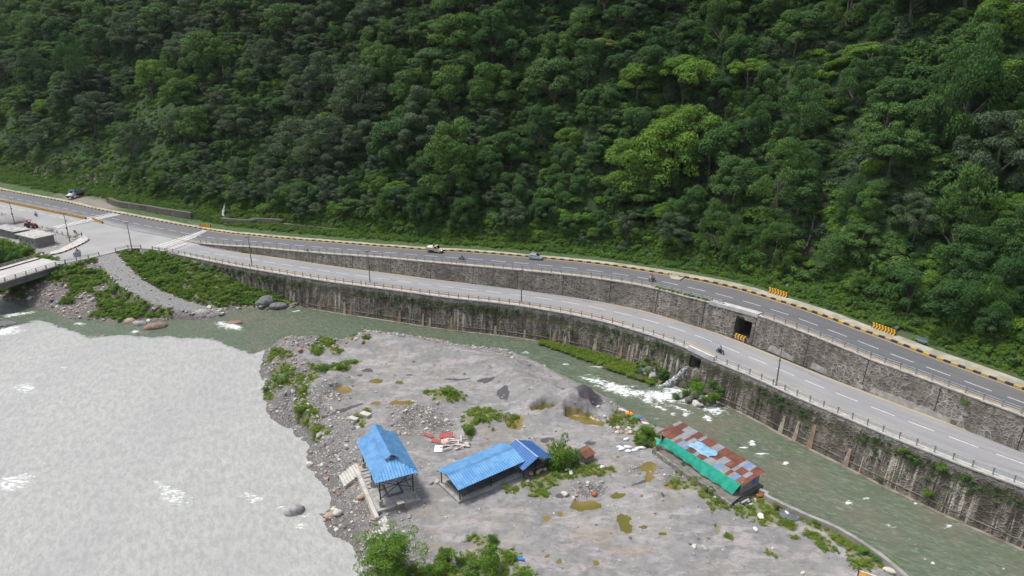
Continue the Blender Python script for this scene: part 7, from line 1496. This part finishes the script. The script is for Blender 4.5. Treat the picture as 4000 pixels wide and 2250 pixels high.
tag(scatter('wall_moss', pts, sc2, g.integers(0, 2, len(pts)), [BUSH[0], BUSH[1]]), 'ferns and moss growing over the lower wall face', 'moss')
c = sub(URc, s_on(UT, Ws('C 1850,670', zu)[0]), qs); pts = [(p[0] + g.uniform(-.3, .3), p[1] + .5 + g.uniform(-.3, .3), p[2] + .05) for p in c for _ in range(5)]
tag(scatter('kerbside_grass', pts, g.uniform(.3, .55, len(pts)), g.integers(0, 5, len(pts)), TUF), 'strip of grass behind the upper road railing left of the white slab', 'grass')
# water falling: left cascade, culvert cascade, ravine thread
m, nt, b = newmat('falling_water'); n_ = noi(nt, stretch(nt, objco(nt), (3, 3, .5)), 1.4, 5, .7)
setp(nt, b, Base_Color=mixc(nt, ramp(nt, n_, .35, .6), (.06, .07, .07), (.50, .54, .56)), Roughness=.3)
hole = nd(nt, 'ShaderNodeMixShader', {0: ramp(nt, noi(nt, stretch(nt, objco(nt), (2.2, 2.2, .8)), 1.6, 5, .75), .52, .46), 1: b.outputs[0], 2: nd(nt, 'ShaderNodeBsdfTransparent').outputs[0]}); nt.links.new(hole.outputs[0], nt.nodes['Material Output'].inputs[0]); M_FALL = m
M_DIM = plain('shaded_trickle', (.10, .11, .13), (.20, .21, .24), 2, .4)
def cascade(path, widths, label, mat=None):
    """a sheet of falling water of real thickness following rocks"""
    C_ = resample([tuple(p) for p in path], n=26); wd_ = np.interp(np.linspace(0, 1, 26), np.linspace(0, 1, len(widths)), widths); k = 9; V_ = []
    side = Vector((1, -.15, 0)).normalized(); g = np.random.default_rng(int(abs(path[0][0]) * 10))
    for i, p in enumerate(C_):
        for j in range(k):
            f = j / (k - 1) - .5; q = Vector(p) + side * f * wd_[i] * 2; bump_ = math.cos(f * math.pi) * .35; V_.append((q.x + g.normal() * .04, q.y - bump_ + g.normal() * .06, q.z + g.normal() * .07))
    o = link('waterfall', np_mesh('waterfall', V_, gridfaces(26, k)), mat or M_FALL); md = o.modifiers.new('t', 'SOLIDIFY'); md.thickness = .06; return tag(o, label, 'waterfall')
mound('rock_outcrop', footpt(wx - 1.0, .3, .3), 2.6, 1.6, 1.7, ang, RKM, 'dark wet rocks under the culvert waterfall', 203)
cascade([footpt(wx - .1, -.6, 4.45), footpt(wx - .1, .5, 4.3), footpt(wx - .3, 1.3, 3.3), footpt(wx - .7, 2.3, 2.2), footpt(wx - 1.2, 3.1, 1.3), footpt(wx - 1.7, 3.8, float(zws(wx)) + .1)], [.35, .4, .55, .8, 1.1, 1.6], 'white cascade tumbling from the lower culvert into the stream')
h1 = Wh(*px('A 2140,345')[0]); h2 = Wh(*px('A 2125,475')[0])
if h1 and h2:
    a, c_ = h1[0], h2[0]; cascade([a + Vector((0, -1.0, .6)), a.lerp(c_, .35) + Vector((0, -1.8, .3)), a.lerp(c_, .7) + Vector((-.2, -1.8, 0)), c_ + Vector((0, -.8, .2))], [.2, .3, .45, .35], 'white waterfall on the left slope above the small chevron barrier')
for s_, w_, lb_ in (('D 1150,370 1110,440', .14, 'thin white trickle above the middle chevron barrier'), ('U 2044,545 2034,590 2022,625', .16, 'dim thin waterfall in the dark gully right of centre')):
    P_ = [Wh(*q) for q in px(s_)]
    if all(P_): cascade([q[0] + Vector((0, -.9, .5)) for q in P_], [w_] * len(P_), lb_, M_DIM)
# dark ravine mouth with wing walls behind the right chevron barrier
a, c_ = Ws('E 1225,120 1360,60', z_); rv = empty('ravine_wall', a, 0, 'dark stone wing walls of the ravine behind the right chevron barrier', 'wall')
mb = MB(); mb.bar((0, .9, -.3), tuple(c_ - a + Vector((.8, 2.2, .2))), .6, 1.6); mb.build('wing_wall', M_CONCD, rv)

# ---- air: very thin pale haze between the camera and the far slope
mb = MB(); mb.box(0, 150, 95, 1100, 620, 200); hz_ = mb.build('haze', None); hz_['kind'] = 'stuff'; hz_['label'] = 'thin pale haze in the valley air'
m = bpy.data.materials.new('haze'); m.use_nodes = True; nt = m.node_tree; nt.nodes.remove(nt.nodes['Principled BSDF']); pv = nt.nodes.new('ShaderNodeVolumePrincipled'); pv.inputs['Density'].default_value = .00004; pv.inputs['Color'].default_value = (.80, .88, 1.0, 1)
nt.links.new(pv.outputs[0], nt.nodes['Material Output'].inputs['Volume']); hz_.data.materials.append(m)
# tell look-alikes apart by their order from the left
from collections import defaultdict
bpy.context.view_layer.update()
gr_ = defaultdict(list)
for o in SC.objects:
    if o.parent is None and o.get('group') and o.get('label'): gr_[o['label']].append(o)
ORD = ['first', 'second', 'third', 'fourth', 'fifth', 'sixth', 'seventh', 'eighth', 'ninth', 'tenth', 'eleventh', 'twelfth', 'thirteenth', 'fourteenth', 'fifteenth', 'sixteenth', 'seventeenth', 'eighteenth', 'nineteenth', 'twentieth']
for lab, L_ in gr_.items():
    if len(L_) < 2: continue
    L_.sort(key=lambda o: proj(*o.matrix_world.translation)[0])
    for i, o in enumerate(L_):
        w = ('left one' if i == 0 else 'right one') if len(L_) == 2 else (ORD[i] + ' from left' if i < len(ORD) else None)
        if w: o['label'] = lab + ', ' + w
